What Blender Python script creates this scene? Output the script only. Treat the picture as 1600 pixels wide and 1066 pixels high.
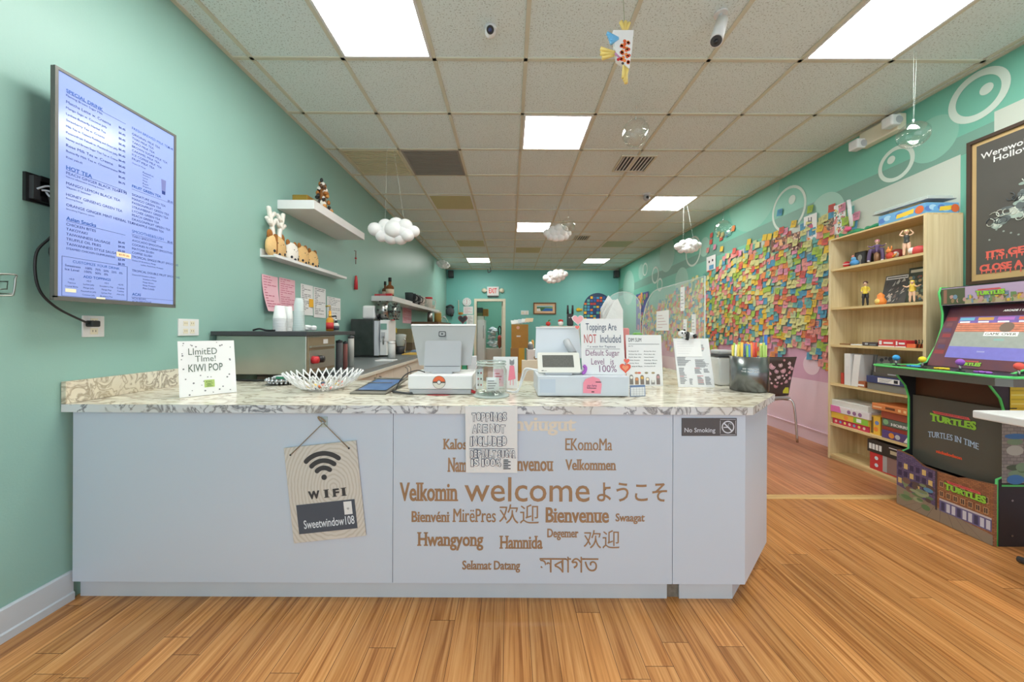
import bpy, bmesh, math, random
from mathutils import Vector as V, Matrix
rnd = random.Random(7)
S = bpy.context.scene
for _o in list(bpy.data.objects): bpy.data.objects.remove(_o)
C = S.collection
PI = math.pi
# ------------------------------------------------------------------ camera
F, CX, CY, HC, ROLL = 570.0, 796.4, 516.0, 1.158, math.radians(.25)
cd = bpy.data.cameras.new('camera'); cam = bpy.data.objects.new('camera', cd); C.objects.link(cam)
cam.location = (0, 0, HC); cam.rotation_euler = (PI/2, -ROLL, 0)
cd.sensor_width = 36; cd.lens = 36*F/1600; cd.shift_x = 3.6/1600; cd.shift_y = -17/1600
cd.clip_start = .02; cd.clip_end = 60
S.camera = cam
# ------------------------------------------------------------------ light
w = bpy.data.worlds.new('daylight'); S.world = w; w.use_nodes = True
bg = w.node_tree.nodes['Background']; bg.inputs[0].default_value = (.86, .94, 1, 1); bg.inputs[1].default_value = .95
PANEL = 17.0          # strength of the ceiling troffers' diffusers
S.view_settings.view_transform = 'Standard'; S.view_settings.look = 'None'
S.view_settings.gamma = 1; S.view_settings.use_curve_mapping = False
S.view_settings.exposure = 0.25
S.cycles.max_bounces = 10; S.cycles.diffuse_bounces = 6; S.cycles.transparent_max_bounces = 16
S.cycles.caustics_reflective = False; S.cycles.caustics_refractive = False
def light(name, loc, rot, sx, sy, energy, col=(1, 1, 1)):
    d = bpy.data.lights.new(name, 'AREA'); d.shape = 'RECTANGLE'; d.size = sx; d.size_y = sy; d.energy = energy; d.color = col
    o = bpy.data.objects.new(name, d); C.objects.link(o); o.location = loc; o.rotation_euler = rot
    return o
light('storefront_daylight', (.6, -2.4, 1.55), (PI/2, 0, 0), 4.6, 2.5, 48, (.80, .91, 1))
# ------------------------------------------------------------------ where a thing seen at a photo pixel stands
XL, XR, YB, ZC = -1.872, 3.21, 10.76, 2.971
def ray(px, py):
    dx, dy = px-CX, py-CY
    return dx+dy*ROLL, dy-dx*ROLL
def pt(px, py, d):
    x, y = ray(px, py); return V((x*d/F, d, HC-y*d/F))
def onx(px, py, x):
    a, b = ray(px, py); return pt(px, py, x*F/a)
def onz(px, py, z):
    a, b = ray(px, py); return pt(px, py, (HC-z)*F/b)
# ------------------------------------------------------------------ materials
def lin(c):
    return tuple(((x/255)/12.92 if x/255 <= .04045 else ((x/255+.055)/1.055)**2.4) for x in c)+(1,)
MATS = {}
def nt(name):
    m = bpy.data.materials.new(name); m.use_nodes = True; t = m.node_tree
    return m, t, t.nodes['Principled BSDF'], t.nodes.new, t.links.new
def mk(name, rgb, rough=.5, metal=0, var=.05, scale=9, bump=0, emit=0, alpha=1, trans=0, ior=1.45, spec=.5, rgb2=None):
    """flat colour broken up by a noise"""
    m, t, b, N, L = nt(name)
    tc = N('ShaderNodeTexCoord'); no = N('ShaderNodeTexNoise'); no.inputs['Scale'].default_value = scale; no.inputs['Detail'].default_value = 4
    L(tc.outputs['Object'], no.inputs['Vector'])
    mx = N('ShaderNodeMix'); mx.data_type = 'RGBA'
    c = lin(rgb)
    if rgb2: c1, c2 = c, lin(rgb2)
    else: c1 = tuple(min(1, x*(1+var)) for x in c[:3])+(1,); c2 = tuple(x*(1-var) for x in c[:3])+(1,)
    mx.inputs[6].default_value = c1; mx.inputs[7].default_value = c2
    L(no.outputs['Fac'], mx.inputs[0]); L(mx.outputs[2], b.inputs['Base Color'])
    b.inputs['Roughness'].default_value = rough; b.inputs['Metallic'].default_value = metal
    b.inputs['Specular IOR Level'].default_value = spec
    if bump:
        bu = N('ShaderNodeBump'); bu.inputs['Strength'].default_value = bump; bu.inputs['Distance'].default_value = .01
        L(no.outputs['Fac'], bu.inputs['Height']); L(bu.outputs[0], b.inputs['Normal'])
    if emit:
        L(mx.outputs[2], b.inputs['Emission Color']); b.inputs['Emission Strength'].default_value = emit
    if trans: b.inputs['Transmission Weight'].default_value = trans; b.inputs['IOR'].default_value = ior
    if alpha < 1: b.inputs['Alpha'].default_value = alpha
    MATS[name] = m
    return m
def M(k):
    if k not in MATS: raise KeyError('material '+str(k))
    return MATS[k]
COL = {}
def col(rgb, rough=.55, **kw):
    """plain paint/plastic/paper colour"""
    k = 'colour_%02x%02x%02x_%d' % (*rgb, int(rough*100))
    if k not in MATS: mk(k, rgb, rough, **kw)
    return k
mk('white', (226, 226, 226), .45); mk('paper', (232, 232, 232), .8, var=.03, scale=5)
mk('pinkpaper', (226, 178, 190), .8); mk('black', (28, 28, 30), .4); mk('darkgrey', (62, 63, 66), .45)
mk('ink', (40, 44, 52), .8); mk('inkgrey', (95, 95, 100), .8); mk('steel', (168, 168, 164), .3, 1, var=.1)
mk('brushed', (120, 124, 126), .32, 1, var=.12, scale=20); mk('chrome', (205, 208, 212), .15, 1)
mk('lightgrey', (176, 178, 182), .5); mk('squaregrey', (170, 170, 168), .35, .3); mk('red', (196, 44, 52), .5)
mk('string', (150, 132, 108), .8); mk('cream', (226, 218, 196), .5); mk('brass', (190, 160, 80), .35, .8)
mk('cable', (34, 34, 36), .5); mk('cardboard', (186, 140, 72), .8, var=.1)
mk('bronze', (164, 130, 98), .5, .25, var=.15, scale=30); mk('bronzesheen', (222, 212, 196), .4, .2, var=.12, scale=25)
mk('cloud', (240, 240, 240), .9, bump=.15, scale=40); mk('plush', (226, 188, 130), .95, bump=.6, scale=90, var=.12)
mk('plushwhite', (236, 232, 224), .95, bump=.6, scale=90); mk('plushbrown', (160, 104, 48), .95, bump=.6, scale=90, var=.12)
mk('acrylic', (240, 248, 246), .03, alpha=.13, spec=.6); mk('acrylicedge', (214, 226, 222), .1, alpha=.55)
mk('bag', (232, 232, 230), .35, alpha=.8, bump=.5, scale=25)
mk('lampdiffuserfar', (250, 252, 246), .6, emit=PANEL*1.5, var=.02); mk('lampdiffuser', (250, 252, 246), .6, emit=PANEL, var=.02)
def glassmat():
    m, t, b, N, L = nt('glass')
    tr = N('ShaderNodeBsdfTransparent'); gl = N('ShaderNodeBsdfGlossy'); gl.inputs['Roughness'].default_value = .03
    lw = N('ShaderNodeLayerWeight'); lw.inputs['Blend'].default_value = .35
    no = N('ShaderNodeTexNoise'); no.inputs['Scale'].default_value = 3
    bu = N('ShaderNodeBump'); bu.inputs['Strength'].default_value = .05; L(no.outputs['Fac'], bu.inputs['Height'])
    L(bu.outputs[0], gl.inputs['Normal'])
    mr = N('ShaderNodeMapRange'); L(lw.outputs['Facing'], mr.inputs[0]); mr.inputs[3].default_value = .05; mr.inputs[4].default_value = .5
    tr.inputs[0].default_value = (.97, .99, .98, 1)
    ms = N('ShaderNodeMixShader'); L(mr.outputs[0], ms.inputs[0]); L(tr.outputs[0], ms.inputs[1]); L(gl.outputs[0], ms.inputs[2])
    L(ms.outputs[0], t.nodes['Material Output'].inputs[0])
    MATS['glass'] = m
glassmat()
def woodmat(name, c1, c2, axis, rough=.5, grain=40, along=2):
    m, t, b, N, L = nt(name)
    tc = N('ShaderNodeTexCoord'); mp = N('ShaderNodeMapping')
    sc = [grain]*3; sc[axis] = along; mp.inputs['Scale'].default_value = sc
    no = N('ShaderNodeTexNoise'); no.inputs['Scale'].default_value = 1; no.inputs['Detail'].default_value = 6; no.inputs['Distortion'].default_value = .6
    L(tc.outputs['Object'], mp.inputs[0]); L(mp.outputs[0], no.inputs['Vector'])
    r = N('ShaderNodeValToRGB'); r.color_ramp.elements[0].color = lin(c1); r.color_ramp.elements[1].color = lin(c2)
    r.color_ramp.elements[0].position = .3; r.color_ramp.elements[1].position = .7
    L(no.outputs['Fac'], r.inputs[0]); L(r.outputs[0], b.inputs['Base Color']); b.inputs['Roughness'].default_value = rough
    MATS[name] = m
woodmat('birch', (210, 190, 144), (230, 214, 174), 2); woodmat('birchshelf', (208, 182, 128), (228, 206, 156), 1)
woodmat('signwood', (196, 184, 172), (212, 202, 190), 0, .6, 30, 3); woodmat('strip', (196, 156, 96), (222, 184, 126), 0, .4)
def floormat(name, ca, cb, cc):
    m, t, b, N, L = nt(name)
    tc = N('ShaderNodeTexCoord'); mp = N('ShaderNodeMapping'); mp.inputs['Rotation'].default_value = (0, 0, PI/2)
    L(tc.outputs['Object'], mp.inputs[0])
    sp = N('ShaderNodeSeparateXYZ'); L(mp.outputs[0], sp.inputs[0]); rw = N('ShaderNodeMath'); rw.operation = 'DIVIDE'; L(sp.outputs[1], rw.inputs[0]); rw.inputs[1].default_value = .098
    fl = N('ShaderNodeMath'); fl.operation = 'FLOOR'; L(rw.outputs[0], fl.inputs[0]); wn = N('ShaderNodeTexWhiteNoise'); wn.noise_dimensions = '1D'; L(fl.outputs[0], wn.inputs['W'])
    ax = N('ShaderNodeMath'); ax.operation = 'MULTIPLY_ADD'; L(wn.outputs['Value'], ax.inputs[0]); ax.inputs[1].default_value = 1.1; L(sp.outputs[0], ax.inputs[2])
    cb_ = N('ShaderNodeCombineXYZ'); L(ax.outputs[0], cb_.inputs[0]); L(sp.outputs[1], cb_.inputs[1])
    br = N('ShaderNodeTexBrick'); br.inputs['Scale'].default_value = 1; br.offset = 0
    for k, v in (('Mortar Size', .0012), ('Brick Width', 1.1), ('Row Height', .098), ('Bias', 0), ('Mortar Smooth', .3)): br.inputs[k].default_value = v
    br.inputs['Color1'].default_value = (0, 0, 0, 1); br.inputs['Color2'].default_value = (1, 1, 1, 1); br.inputs['Mortar'].default_value = (.1, .1, .1, 1)
    L(cb_.outputs[0], br.inputs['Vector'])
    m2 = N('ShaderNodeMapping'); m2.inputs['Scale'].default_value = (44, 1.5, 1); L(tc.outputs['Object'], m2.inputs[0])
    ad = N('ShaderNodeVectorMath'); ad.operation = 'ADD'; L(m2.outputs[0], ad.inputs[0]); L(br.outputs['Color'], ad.inputs[1])
    no = N('ShaderNodeTexNoise'); no.inputs['Scale'].default_value = 1; no.inputs['Detail'].default_value = 5; no.inputs['Distortion'].default_value = 1.1
    L(ad.outputs[0], no.inputs['Vector'])
    m3 = N('ShaderNodeMapping'); m3.inputs['Scale'].default_value = (150, 3, 1); L(tc.outputs['Object'], m3.inputs[0])
    n2 = N('ShaderNodeTexNoise'); n2.inputs['Detail'].default_value = 3; n2.inputs['Scale'].default_value = 1; L(m3.outputs[0], n2.inputs['Vector'])
    r = N('ShaderNodeValToRGB'); e = r.color_ramp.elements
    e[0].position = .3; e[0].color = lin(ca); e[1].position = .72; e[1].color = lin(cc); x = e.new(.5); x.color = lin(cb)
    ma = N('ShaderNodeMath'); ma.operation = 'MULTIPLY_ADD'; L(n2.outputs['Fac'], ma.inputs[0]); ma.inputs[1].default_value = .45; ma.inputs[2].default_value = -.225
    m4 = N('ShaderNodeMath'); m4.operation = 'ADD'; L(no.outputs['Fac'], m4.inputs[0]); L(ma.outputs[0], m4.inputs[1])
    L(m4.outputs[0], r.inputs[0])
    hs = N('ShaderNodeHueSaturation'); L(r.outputs[0], hs.inputs['Color'])
    mr = N('ShaderNodeMapRange'); L(br.outputs['Color'], mr.inputs[0]); mr.inputs[3].default_value = .82; mr.inputs[4].default_value = 1.16
    L(mr.outputs[0], hs.inputs['Value'])
    mm = N('ShaderNodeMix'); mm.data_type = 'RGBA'; L(br.outputs['Fac'], mm.inputs[0]); L(hs.outputs[0], mm.inputs[6]); mm.inputs[7].default_value = lin((104, 66, 36))
    L(mm.outputs[2], b.inputs['Base Color'])
    b.inputs['Roughness'].default_value = .3; b.inputs['Specular IOR Level'].default_value = .4
    MATS[name] = m
floormat('laminate', (158, 98, 48), (196, 134, 76), (216, 158, 100))
floormat('laminatefar', (150, 90, 54), (184, 122, 82), (204, 146, 104))
def ceilmat():
    m, t, b, N, L = nt('acoustic_tile')
    tc = N('ShaderNodeTexCoord'); v = N('ShaderNodeTexNoise'); v.inputs['Scale'].default_value = 110; v.inputs['Detail'].default_value = 2
    L(tc.outputs['Object'], v.inputs['Vector'])
    r = N('ShaderNodeValToRGB'); e = r.color_ramp.elements
    e[0].position = .33; e[0].color = lin((176, 186, 182)); e[1].position = .43; e[1].color = lin((222, 234, 234))
    L(v.outputs['Fac'], r.inputs[0])
    n2 = N('ShaderNodeTexNoise'); n2.inputs['Scale'].default_value = .8; L(tc.outputs['Object'], n2.inputs['Vector'])
    mx = N('ShaderNodeMix'); mx.data_type = 'RGBA'; mx.blend_type = 'MULTIPLY'; mx.inputs[0].default_value = .25
    L(r.outputs[0], mx.inputs[6]); L(n2.outputs['Color'], mx.inputs[7])
    L(r.outputs[0], b.inputs['Base Color']); b.inputs['Roughness'].default_value = .95
    MATS['tile'] = m
ceilmat()
def marble(name, base, vein, sx, sy, sz, wid=.5):
    m, t, b, N, L = nt(name)
    tc = N('ShaderNodeTexCoord'); mp = N('ShaderNodeMapping'); mp.inputs['Scale'].default_value = (sx, sy, sz); mp.inputs['Rotation'].default_value = (0, .5, .45)
    L(tc.outputs['Object'], mp.inputs[0])
    n1 = N('ShaderNodeTexNoise'); n1.inputs['Scale'].default_value = 1; n1.inputs['Detail'].default_value = 7; n1.inputs['Distortion'].default_value = 1.6
    L(mp.outputs[0], n1.inputs['Vector'])
    s = N('ShaderNodeMath'); s.operation = 'SUBTRACT'; L(n1.outputs['Fac'], s.inputs[0]); s.inputs[1].default_value = .5
    a = N('ShaderNodeMath'); a.operation = 'ABSOLUTE'; L(s.outputs[0], a.inputs[0])
    r = N('ShaderNodeValToRGB'); e = r.color_ramp.elements
    e[0].position = 0; e[0].color = lin(vein); e[1].position = .06*wid; e[1].color = lin(base)
    x = e.new(.022*wid); x.color = lin(tuple((p+q)//2 for p, q in zip(base, vein)))
    L(a.outputs[0], r.inputs[0])
    n2 = N('ShaderNodeTexNoise'); n2.inputs['Scale'].default_value = 2.2; n2.inputs['Detail'].default_value = 5; L(tc.outputs['Object'], n2.inputs['Vector'])
    mx = N('ShaderNodeMix'); mx.data_type = 'RGBA'
    r2 = N('ShaderNodeValToRGB'); r2.color_ramp.elements[0].position = .45; r2.color_ramp.elements[0].color = (0, 0, 0, 1); r2.color_ramp.elements[1].position = .7; r2.color_ramp.elements[1].color = (.45, .45, .45, 1)
    L(n2.outputs['Fac'], r2.inputs[0]); L(r2.outputs[0], mx.inputs[0]); L(r.outputs[0], mx.inputs[6]); mx.inputs[7].default_value = lin((206, 186, 148))
    L(mx.outputs[2], b.inputs['Base Color']); b.inputs['Roughness'].default_value = .18
    MATS[name] = m
marble('marble', (230, 224, 208), (150, 140, 126), 5, 14, 12, 1.1)
marble('marble_edge', (222, 224, 228), (120, 120, 128), 9, 7, 9, .8)
def wallmat(name, rgb, rough=.6):
    mk(name, rgb, rough, var=.03, scale=3)
    t = MATS[name].node_tree; b = t.nodes['Principled BSDF']
    tc = t.nodes.new('ShaderNodeTexCoord'); n = t.nodes.new('ShaderNodeTexNoise'); n.inputs['Scale'].default_value = 120
    bu = t.nodes.new('ShaderNodeBump'); bu.inputs['Strength'].default_value = .12; bu.inputs['Distance'].default_value = .004
    t.links.new(tc.outputs['Object'], n.inputs['Vector']); t.links.new(n.outputs['Fac'], bu.inputs['Height']); t.links.new(bu.outputs[0], b.inputs['Normal'])
wallmat('teal', (144, 184, 174), .42); wallmat('tealright', (116, 184, 164), .5); wallmat('tealback', (118, 188, 181), .5); wallmat('pinkmid', (210, 164, 190)); wallmat('pinklight', (228, 202, 216))
wallmat('muralband', (118, 160, 146)); wallmat('muralpanel', (196, 204, 194)); wallmat('muralpale', (136, 190, 172)); wallmat('muralpale2', (156, 198, 184)); wallmat('muralring', (206, 222, 212)); wallmat('backroom', (112, 172, 152))
mk('laminatewhite', (200, 210, 224), .4, var=.02, scale=2); mk('kickwhite', (196, 204, 212), .45, var=.04)
# ------------------------------------------------------------------ mesh building
ORG = {}
class MB:
    def __init__(s, fr=None): s.v = []; s.f = []; s.mi = []; s.sm = []; s.mats = []; s.fr = fr
    def add(s, vs, fs, mat, smooth=False, fr=None):
        fr = fr or s.fr; n = len(s.v)
        for p in vs:
            p = V(p); s.v.append(fr @ p if fr else p)
        if mat not in s.mats: s.mats.append(mat)
        k = s.mats.index(mat)
        for f in fs: s.f.append([i+n for i in f]); s.mi.append(k); s.sm.append(smooth)
        return s
    def box(s, x0, x1, y0, y1, z0, z1, mat, bev=0, fr=None, seg=2):
        if bev:
            b = bmesh.new(); bmesh.ops.create_cube(b, size=1)
            for q in b.verts: q.co = V(((x0+x1)/2+q.co.x*(x1-x0), (y0+y1)/2+q.co.y*(y1-y0), (z0+z1)/2+q.co.z*(z1-z0)))
            bmesh.ops.bevel(b, geom=b.edges[:], offset=bev, segments=seg, affect='EDGES', profile=.5)
            b.verts.index_update()
            s.add([q.co.copy() for q in b.verts], [[q.index for q in f.verts] for f in b.faces], mat, False, fr); b.free()
        else:
            s.add([(x, y, z) for x in (x0, x1) for y in (y0, y1) for z in (z0, z1)],
                  [(0, 1, 3, 2), (4, 6, 7, 5), (0, 4, 5, 1), (2, 3, 7, 6), (0, 2, 6, 4), (1, 5, 7, 3)], mat, False, fr)
        return s
    def quad(s, a, b, c, d, mat): return s.add([a, b, c, d], [(0, 1, 2, 3)], mat)
    def poly(s, pts, mat): return s.add(pts, [list(range(len(pts)))], mat)
    def prism(s, pts, lo, hi, mat, ax=2, smooth=False):
        """outline pts in the two axes other than ax, extruded lo..hi along ax"""
        def P(a, b, h): return {0: (h, a, b), 1: (a, h, b), 2: (a, b, h)}[ax]
        n = len(pts); vs = [P(a, b, lo) for a, b in pts]+[P(a, b, hi) for a, b in pts]
        s.add(vs, [list(range(n))[::-1], list(range(n, 2*n))], mat)
        s.add(vs, [(i, (i+1) % n, n+(i+1) % n, n+i) for i in range(n)], mat, smooth)
        return s
    def tube(s, pts, r, mat, n=8, closed=False):
        pts = [V(p) for p in pts]; m = len(pts); rs = r if isinstance(r, (list, tuple)) else [r]*m
        vs = []; fs = []; up = None
        for i, p in enumerate(pts):
            a = pts[(i-1) % m] if (closed or i > 0) else p; b = pts[(i+1) % m] if (closed or i < m-1) else p
            t = (b-a).normalized() if (b-a).length > 1e-9 else V((0, 0, 1))
            if up is None: up = V((0, 0, 1)) if abs(t.z) < .9 else V((1, 0, 0))
            u = t.cross(up)
            if u.length < 1e-6: u = t.orthogonal()
            u.normalize(); v = u.cross(t).normalized(); up = v
            for k in range(n):
                an = 2*PI*k/n; vs.append(p+(u*math.cos(an)+v*math.sin(an))*rs[i])
        for i in range(m if closed else m-1):
            j = (i+1) % m
            for k in range(n): fs.append((i*n+k, i*n+(k+1) % n, j*n+(k+1) % n, j*n+k))
        if not closed: fs += [list(range(n))[::-1], list(range((m-1)*n, m*n))]
        return s.add(vs, fs, mat, True)
    def cyl(s, p, q, r0, r1, mat, n=24):
        s.tube([p, q], [r0, r1], mat, n)
        k = 2
        for i in range(1, k+1): s.sm[-i] = False
        return s
    def lathe(s, prof, c, mat, n=28, fr=None):
        vs = []; fs = []; c = V(c); m = len(prof)
        for r, z in prof:
            for k in range(n): vs.append(c+V((r*math.cos(2*PI*k/n), r*math.sin(2*PI*k/n), z)))
        for i in range(m-1):
            for k in range(n): fs.append((i*n+k, i*n+(k+1) % n, (i+1)*n+(k+1) % n, (i+1)*n+k))
        if prof[0][0] > 1e-5: fs.append(list(range(n))[::-1])
        if prof[-1][0] > 1e-5: fs.append(list(range((m-1)*n, m*n)))
        return s.add(vs, fs, mat, True, fr)
    def ball(s, c, r, mat, n=16, m=10):
        r = r if isinstance(r, (tuple, list)) else (r, r, r); c = V(c); vs = [c+V((0, 0, -r[2]))]; fs = []
        for i in range(1, m):
            a = -PI/2+PI*i/m
            for k in range(n): vs.append(c+V((r[0]*math.cos(a)*math.cos(2*PI*k/n), r[1]*math.cos(a)*math.sin(2*PI*k/n), r[2]*math.sin(a))))
        vs.append(c+V((0, 0, r[2]))); L = len(vs)-1
        for k in range(n): fs.append((0, 1+(k+1) % n, 1+k)); fs.append((L, L-n+k, L-n+(k+1) % n))
        for i in range(m-2):
            for k in range(n): a = 1+i*n; fs.append((a+k, a+(k+1) % n, a+n+(k+1) % n, a+n+k))
        return s.add(vs, fs, mat, True)
    def disc(s, c, r, mat, n=28, ax=1, r2=None):
        """flat disc (or ellipse) facing along axis ax"""
        r2 = r2 or r; c = V(c); vs = []
        for k in range(n):
            a, b = r*math.cos(2*PI*k/n), r2*math.sin(2*PI*k/n)
            vs.append(c+V({0: (0, a, b), 1: (a, 0, b), 2: (a, b, 0)}[ax]))
        return s.poly(vs, mat)
    def ring(s, c, r, wd, mat, n=40, ax=1, a0=0, a1=2*PI):
        c = V(c); vs = []; full = abs(a1-a0-2*PI) < 1e-6; m = n if full else n+1
        for k in range(m):
            a = a0+(a1-a0)*k/n
            for q in (r-wd/2, r+wd/2):
                x, y = q*math.cos(a), q*math.sin(a); vs.append(c+V({0: (0, x, y), 1: (x, 0, y), 2: (x, y, 0)}[ax]))
        fs = [(2*k, 2*k+1, (2*k+3) % (2*m), (2*k+2) % (2*m)) for k in range(n)]
        return s.add(vs, fs, mat)
    def text(s, string, x, y, mat, w=None, h=None, z=.0006, slab=False, bold=0, anchor='l', fr=None, shear=0, warp=None):
        """lettering in the local xy plane: lower left corner of its box at x, y"""
        vs, fs = glyphs(string, slab, bold)
        if not vs: return s
        x0 = min(p[0] for p in vs); x1 = max(p[0] for p in vs); y0 = min(p[1] for p in vs); y1 = max(p[1] for p in vs)
        sx = w/(x1-x0) if w else h/(y1-y0); sy = h/(y1-y0) if h else sx
        W = (x1-x0)*sx; ox = x if anchor == 'l' else (x-W/2 if anchor == 'c' else x-W)
        out = []
        for p in vs:
            a = (p[0]-x0)*sx; b = (p[1]-y0)*sy
            if warp: b = warp(a/W, b)
            out.append((ox+a+shear*b, y+b, z+(p[2] if len(p) > 2 else 0)))
        return s.add(out, fs, mat, False, fr)
    def build(s, name, parent=None, smooth=None, bev=0):
        if parent is None:
            xs = [p.x for p in s.v]; ys = [p.y for p in s.v]; zs = [p.z for p in s.v]
            org = V(((min(xs)+max(xs))/2, (min(ys)+max(ys))/2, min(zs))); loc = org
        else: org = ORG[parent.name]; loc = V((0, 0, 0))
        me = bpy.data.meshes.new(name); me.from_pydata([tuple(p-org) for p in s.v], [], s.f)
        for m in s.mats: me.materials.append(M(m))
        me.polygons.foreach_set('material_index', s.mi); me.polygons.foreach_set('use_smooth', s.sm); me.update()
        o = bpy.data.objects.new(name, me); C.objects.link(o); o.location = loc
        if parent is not None: o.parent = parent
        ORG[o.name] = org
        if bev:
            b = o.modifiers.new('edge', 'BEVEL'); b.width = bev; b.segments = 2; b.limit_method = 'ANGLE'
        return o
GC = {}
def glyphs(string, slab=False, bold=0):
    k = (string, slab, bold)
    if k in GC: return GC[k]
    cu = bpy.data.curves.new('t', 'FONT'); cu.body = string; cu.size = 1; cu.resolution_u = 3; cu.offset = 0 if 'M' in string else bold
    o = bpy.data.objects.new('t', cu); C.objects.link(o); bpy.context.view_layer.update()
    dg = bpy.context.evaluated_depsgraph_get(); ev = o.evaluated_get(dg); me = ev.to_mesh()
    vs = [tuple(p.co[:2]) for p in me.vertices]; fs = [list(f.vertices) for f in me.polygons]
    if slab:
        cnt = {}
        for f in fs:
            for a, b in zip(f, f[1:]+f[:1]): e = (min(a, b), max(a, b)); cnt[e] = cnt.get(e, 0)+1
        ext, th = .07, .065; nb = {}
        for (a, b), c in cnt.items():
            if c == 1: nb.setdefault(a, []).append(b); nb.setdefault(b, []).append(a)
        def steep(a, b):
            return all(abs(vs[q][0]-vs[a][0]) < .32*abs(vs[q][1]-vs[a][1]) for q in nb[a] if q != b)
        for (a, b), c in cnt.items():
            if c != 1: continue
            (ax, ay), (bx, by) = vs[a], vs[b]
            if abs(ay-by) > .004 or not .05 < abs(ax-bx) < .22: continue
            if not (steep(a, b) and steep(b, a)): continue
            if 'M' in string and abs(ax-bx) > 9: continue
            if abs(ay) < .02 or abs(ay+bold) < .02: lo, hi = ay, ay+th
            elif ay > .45: lo, hi = ay-th, ay
            else: continue
            n = len(vs); l, r = min(ax, bx)-ext, max(ax, bx)+ext
            zo = -.0002-.000004*(n % 60); vs += [(l, lo, zo), (r, lo, zo), (r, hi, zo), (l, hi, zo)]; fs.append([n, n+1, n+2, n+3])
    if slab:
        n = len(vs); vs += [(v[0]+.034, v[1], (v[2] if len(v) > 2 else 0)-.00035) for v in vs]; fs += [[q+n for q in f] for f in fs]
    ev.to_mesh_clear(); bpy.data.objects.remove(o); bpy.data.curves.remove(cu)
    GC[k] = (vs, fs)
    return GC[k]
def frame(o, u, v):
    u = V(u).normalized(); v = V(v); v = (v-u*v.dot(u)).normalized(); n = u.cross(v)
    m = Matrix.Identity(4)
    for i in range(3): m[i][0] = u[i]; m[i][1] = v[i]; m[i][2] = n[i]; m[i][3] = o[i]
    return m
FRONT = lambda o: frame(o, (1, 0, 0), (0, 0, 1))      # faces the shop front
def tag(o, label, cat, group=None, kind=None):
    o['label'] = label; o['category'] = cat
    if group: o['group'] = group
    if kind: o['kind'] = kind
    return o
def thing(name, label, cat, loc, group=None):
    o = bpy.data.objects.new(name, None); C.objects.link(o); o.location = loc; o.empty_display_size = .05
    ORG[o.name] = V(loc); return tag(o, label, cat, group)
def struct(o, label=None, cat='room'):
    o['kind'] = 'structure'
    o['label'] = label or o.name.replace('_', ' ')+' of the tea shop'; o['category'] = cat
    return o
def curve(pts, k=6):
    """smooth path through pts"""
    pts = [V(p) for p in pts]; out = []
    for i in range(len(pts)-1):
        p0 = pts[max(i-1, 0)]; p1 = pts[i]; p2 = pts[i+1]; p3 = pts[min(i+2, len(pts)-1)]
        for j in range(k):
            t = j/k; out.append(.5*((2*p1)+(p2-p0)*t+(2*p0-5*p1+4*p2-p3)*t*t+(3*p1-p0-3*p2+p3)*t**3))
    return out+[pts[-1]]
# ------------------------------------------------------------------ the room
Y0 = -2.4
def wall(name, f, label):
    m = MB(); f(m); return struct(m.build(name), label)
floor_o = struct(MB().box(XL, XR, Y0, 2.55, -.06, 0, 'laminate').build('floor'), 'honey coloured laminate plank floor in front of and beside the counter')
far = struct(MB().box(XL, XR, 2.55, YB+3.2, -.06, 0, 'laminatefar').build('floor_back'), 'redder laminate plank floor behind the threshold strip')
strip = struct(MB().prism([(2.52, 0), (2.58, 0), (2.572, .007), (2.528, .007)], 1.35, 2.93, 'strip', 0).build('trim_1'), 'pale wooden threshold strip across the floor beside the counter')
struct(MB().box(XL-.1, XL, Y0, YB, 0, ZC, 'teal').build('wall_left'), 'left wall painted teal green')
m = MB().box(XR, XR+.1, Y0, YB, 1.0, ZC, 'tealright').box(XR, XR+.1, Y0, YB, .64, 1.0, 'pinkmid').box(XR, XR+.1, Y0, YB, 0, .64, 'pinklight')
def RW(y, z, e=.001): return V((XR-e, y, z))
def rdisc(px, py, rpx_h, mat, e):       # round spot of the mural; radius from its height in the photo
    c = onx(px, py, XR); r = rpx_h*c.y/F; m.disc((XR-e, c.y, c.z), r, mat, 36, 0); return c, r
def rring(px, py, rpx_h, wd, mat, e):
    c = onx(px, py, XR); r = rpx_h*c.y/F; m.ring((XR-e, c.y, c.z), r, wd, mat, 44, 0)
m.quad(RW(Y0, 2.47), RW(YB, 2.2), RW(YB, 2.05), RW(Y0, 2.38), 'muralband') if 0 else None
m.poly([RW(2.42, 2.56, .001), RW(2.42, 2.42, .001), RW(YB, 2.16, .001), RW(YB, 2.36, .001)], 'muralband')
m.poly([RW(2.60, 2.425, .0015), RW(2.60, 1.0, .0015), RW(5.2, 1.0, .0015), RW(5.2, 2.28, .0015)], 'muralpanel')
m.poly([RW(Y0, 2.66, .0015), RW(Y0, 1.2, .0015), RW(2.42, 1.2, .0015), RW(2.42, 2.62, .0015)], 'muralpanel')
rdisc(1175, 300, 60, 'muralpale', .002); rdisc(1290, 335, 33, 'muralpale2', .0022); rdisc(1457, 218, 34, 'muralpale', .002)
rdisc(1042, 398, 27, 'muralpale2', .002); rdisc(982, 450, 27, 'muralpale2', .002); rdisc(1065, 440, 22, 'muralpale2', .0022); rdisc(1101, 386, 15, 'muralpale2', .002)
rdisc(1002, 425, 12, 'muralpale2', .002)
rring(1528, 150, 33, .045, 'muralring', .003); rdisc(1542, 139, 8.5, 'muralring', .003)
rring(1400, 256, 24, .032, 'muralring', .003); rdisc(1393, 250, 6, 'muralring', .003)
rring(1232, 327, 33, .03, 'muralring', .003); rdisc(1238, 312, 7, 'muralring', .003)
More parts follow.
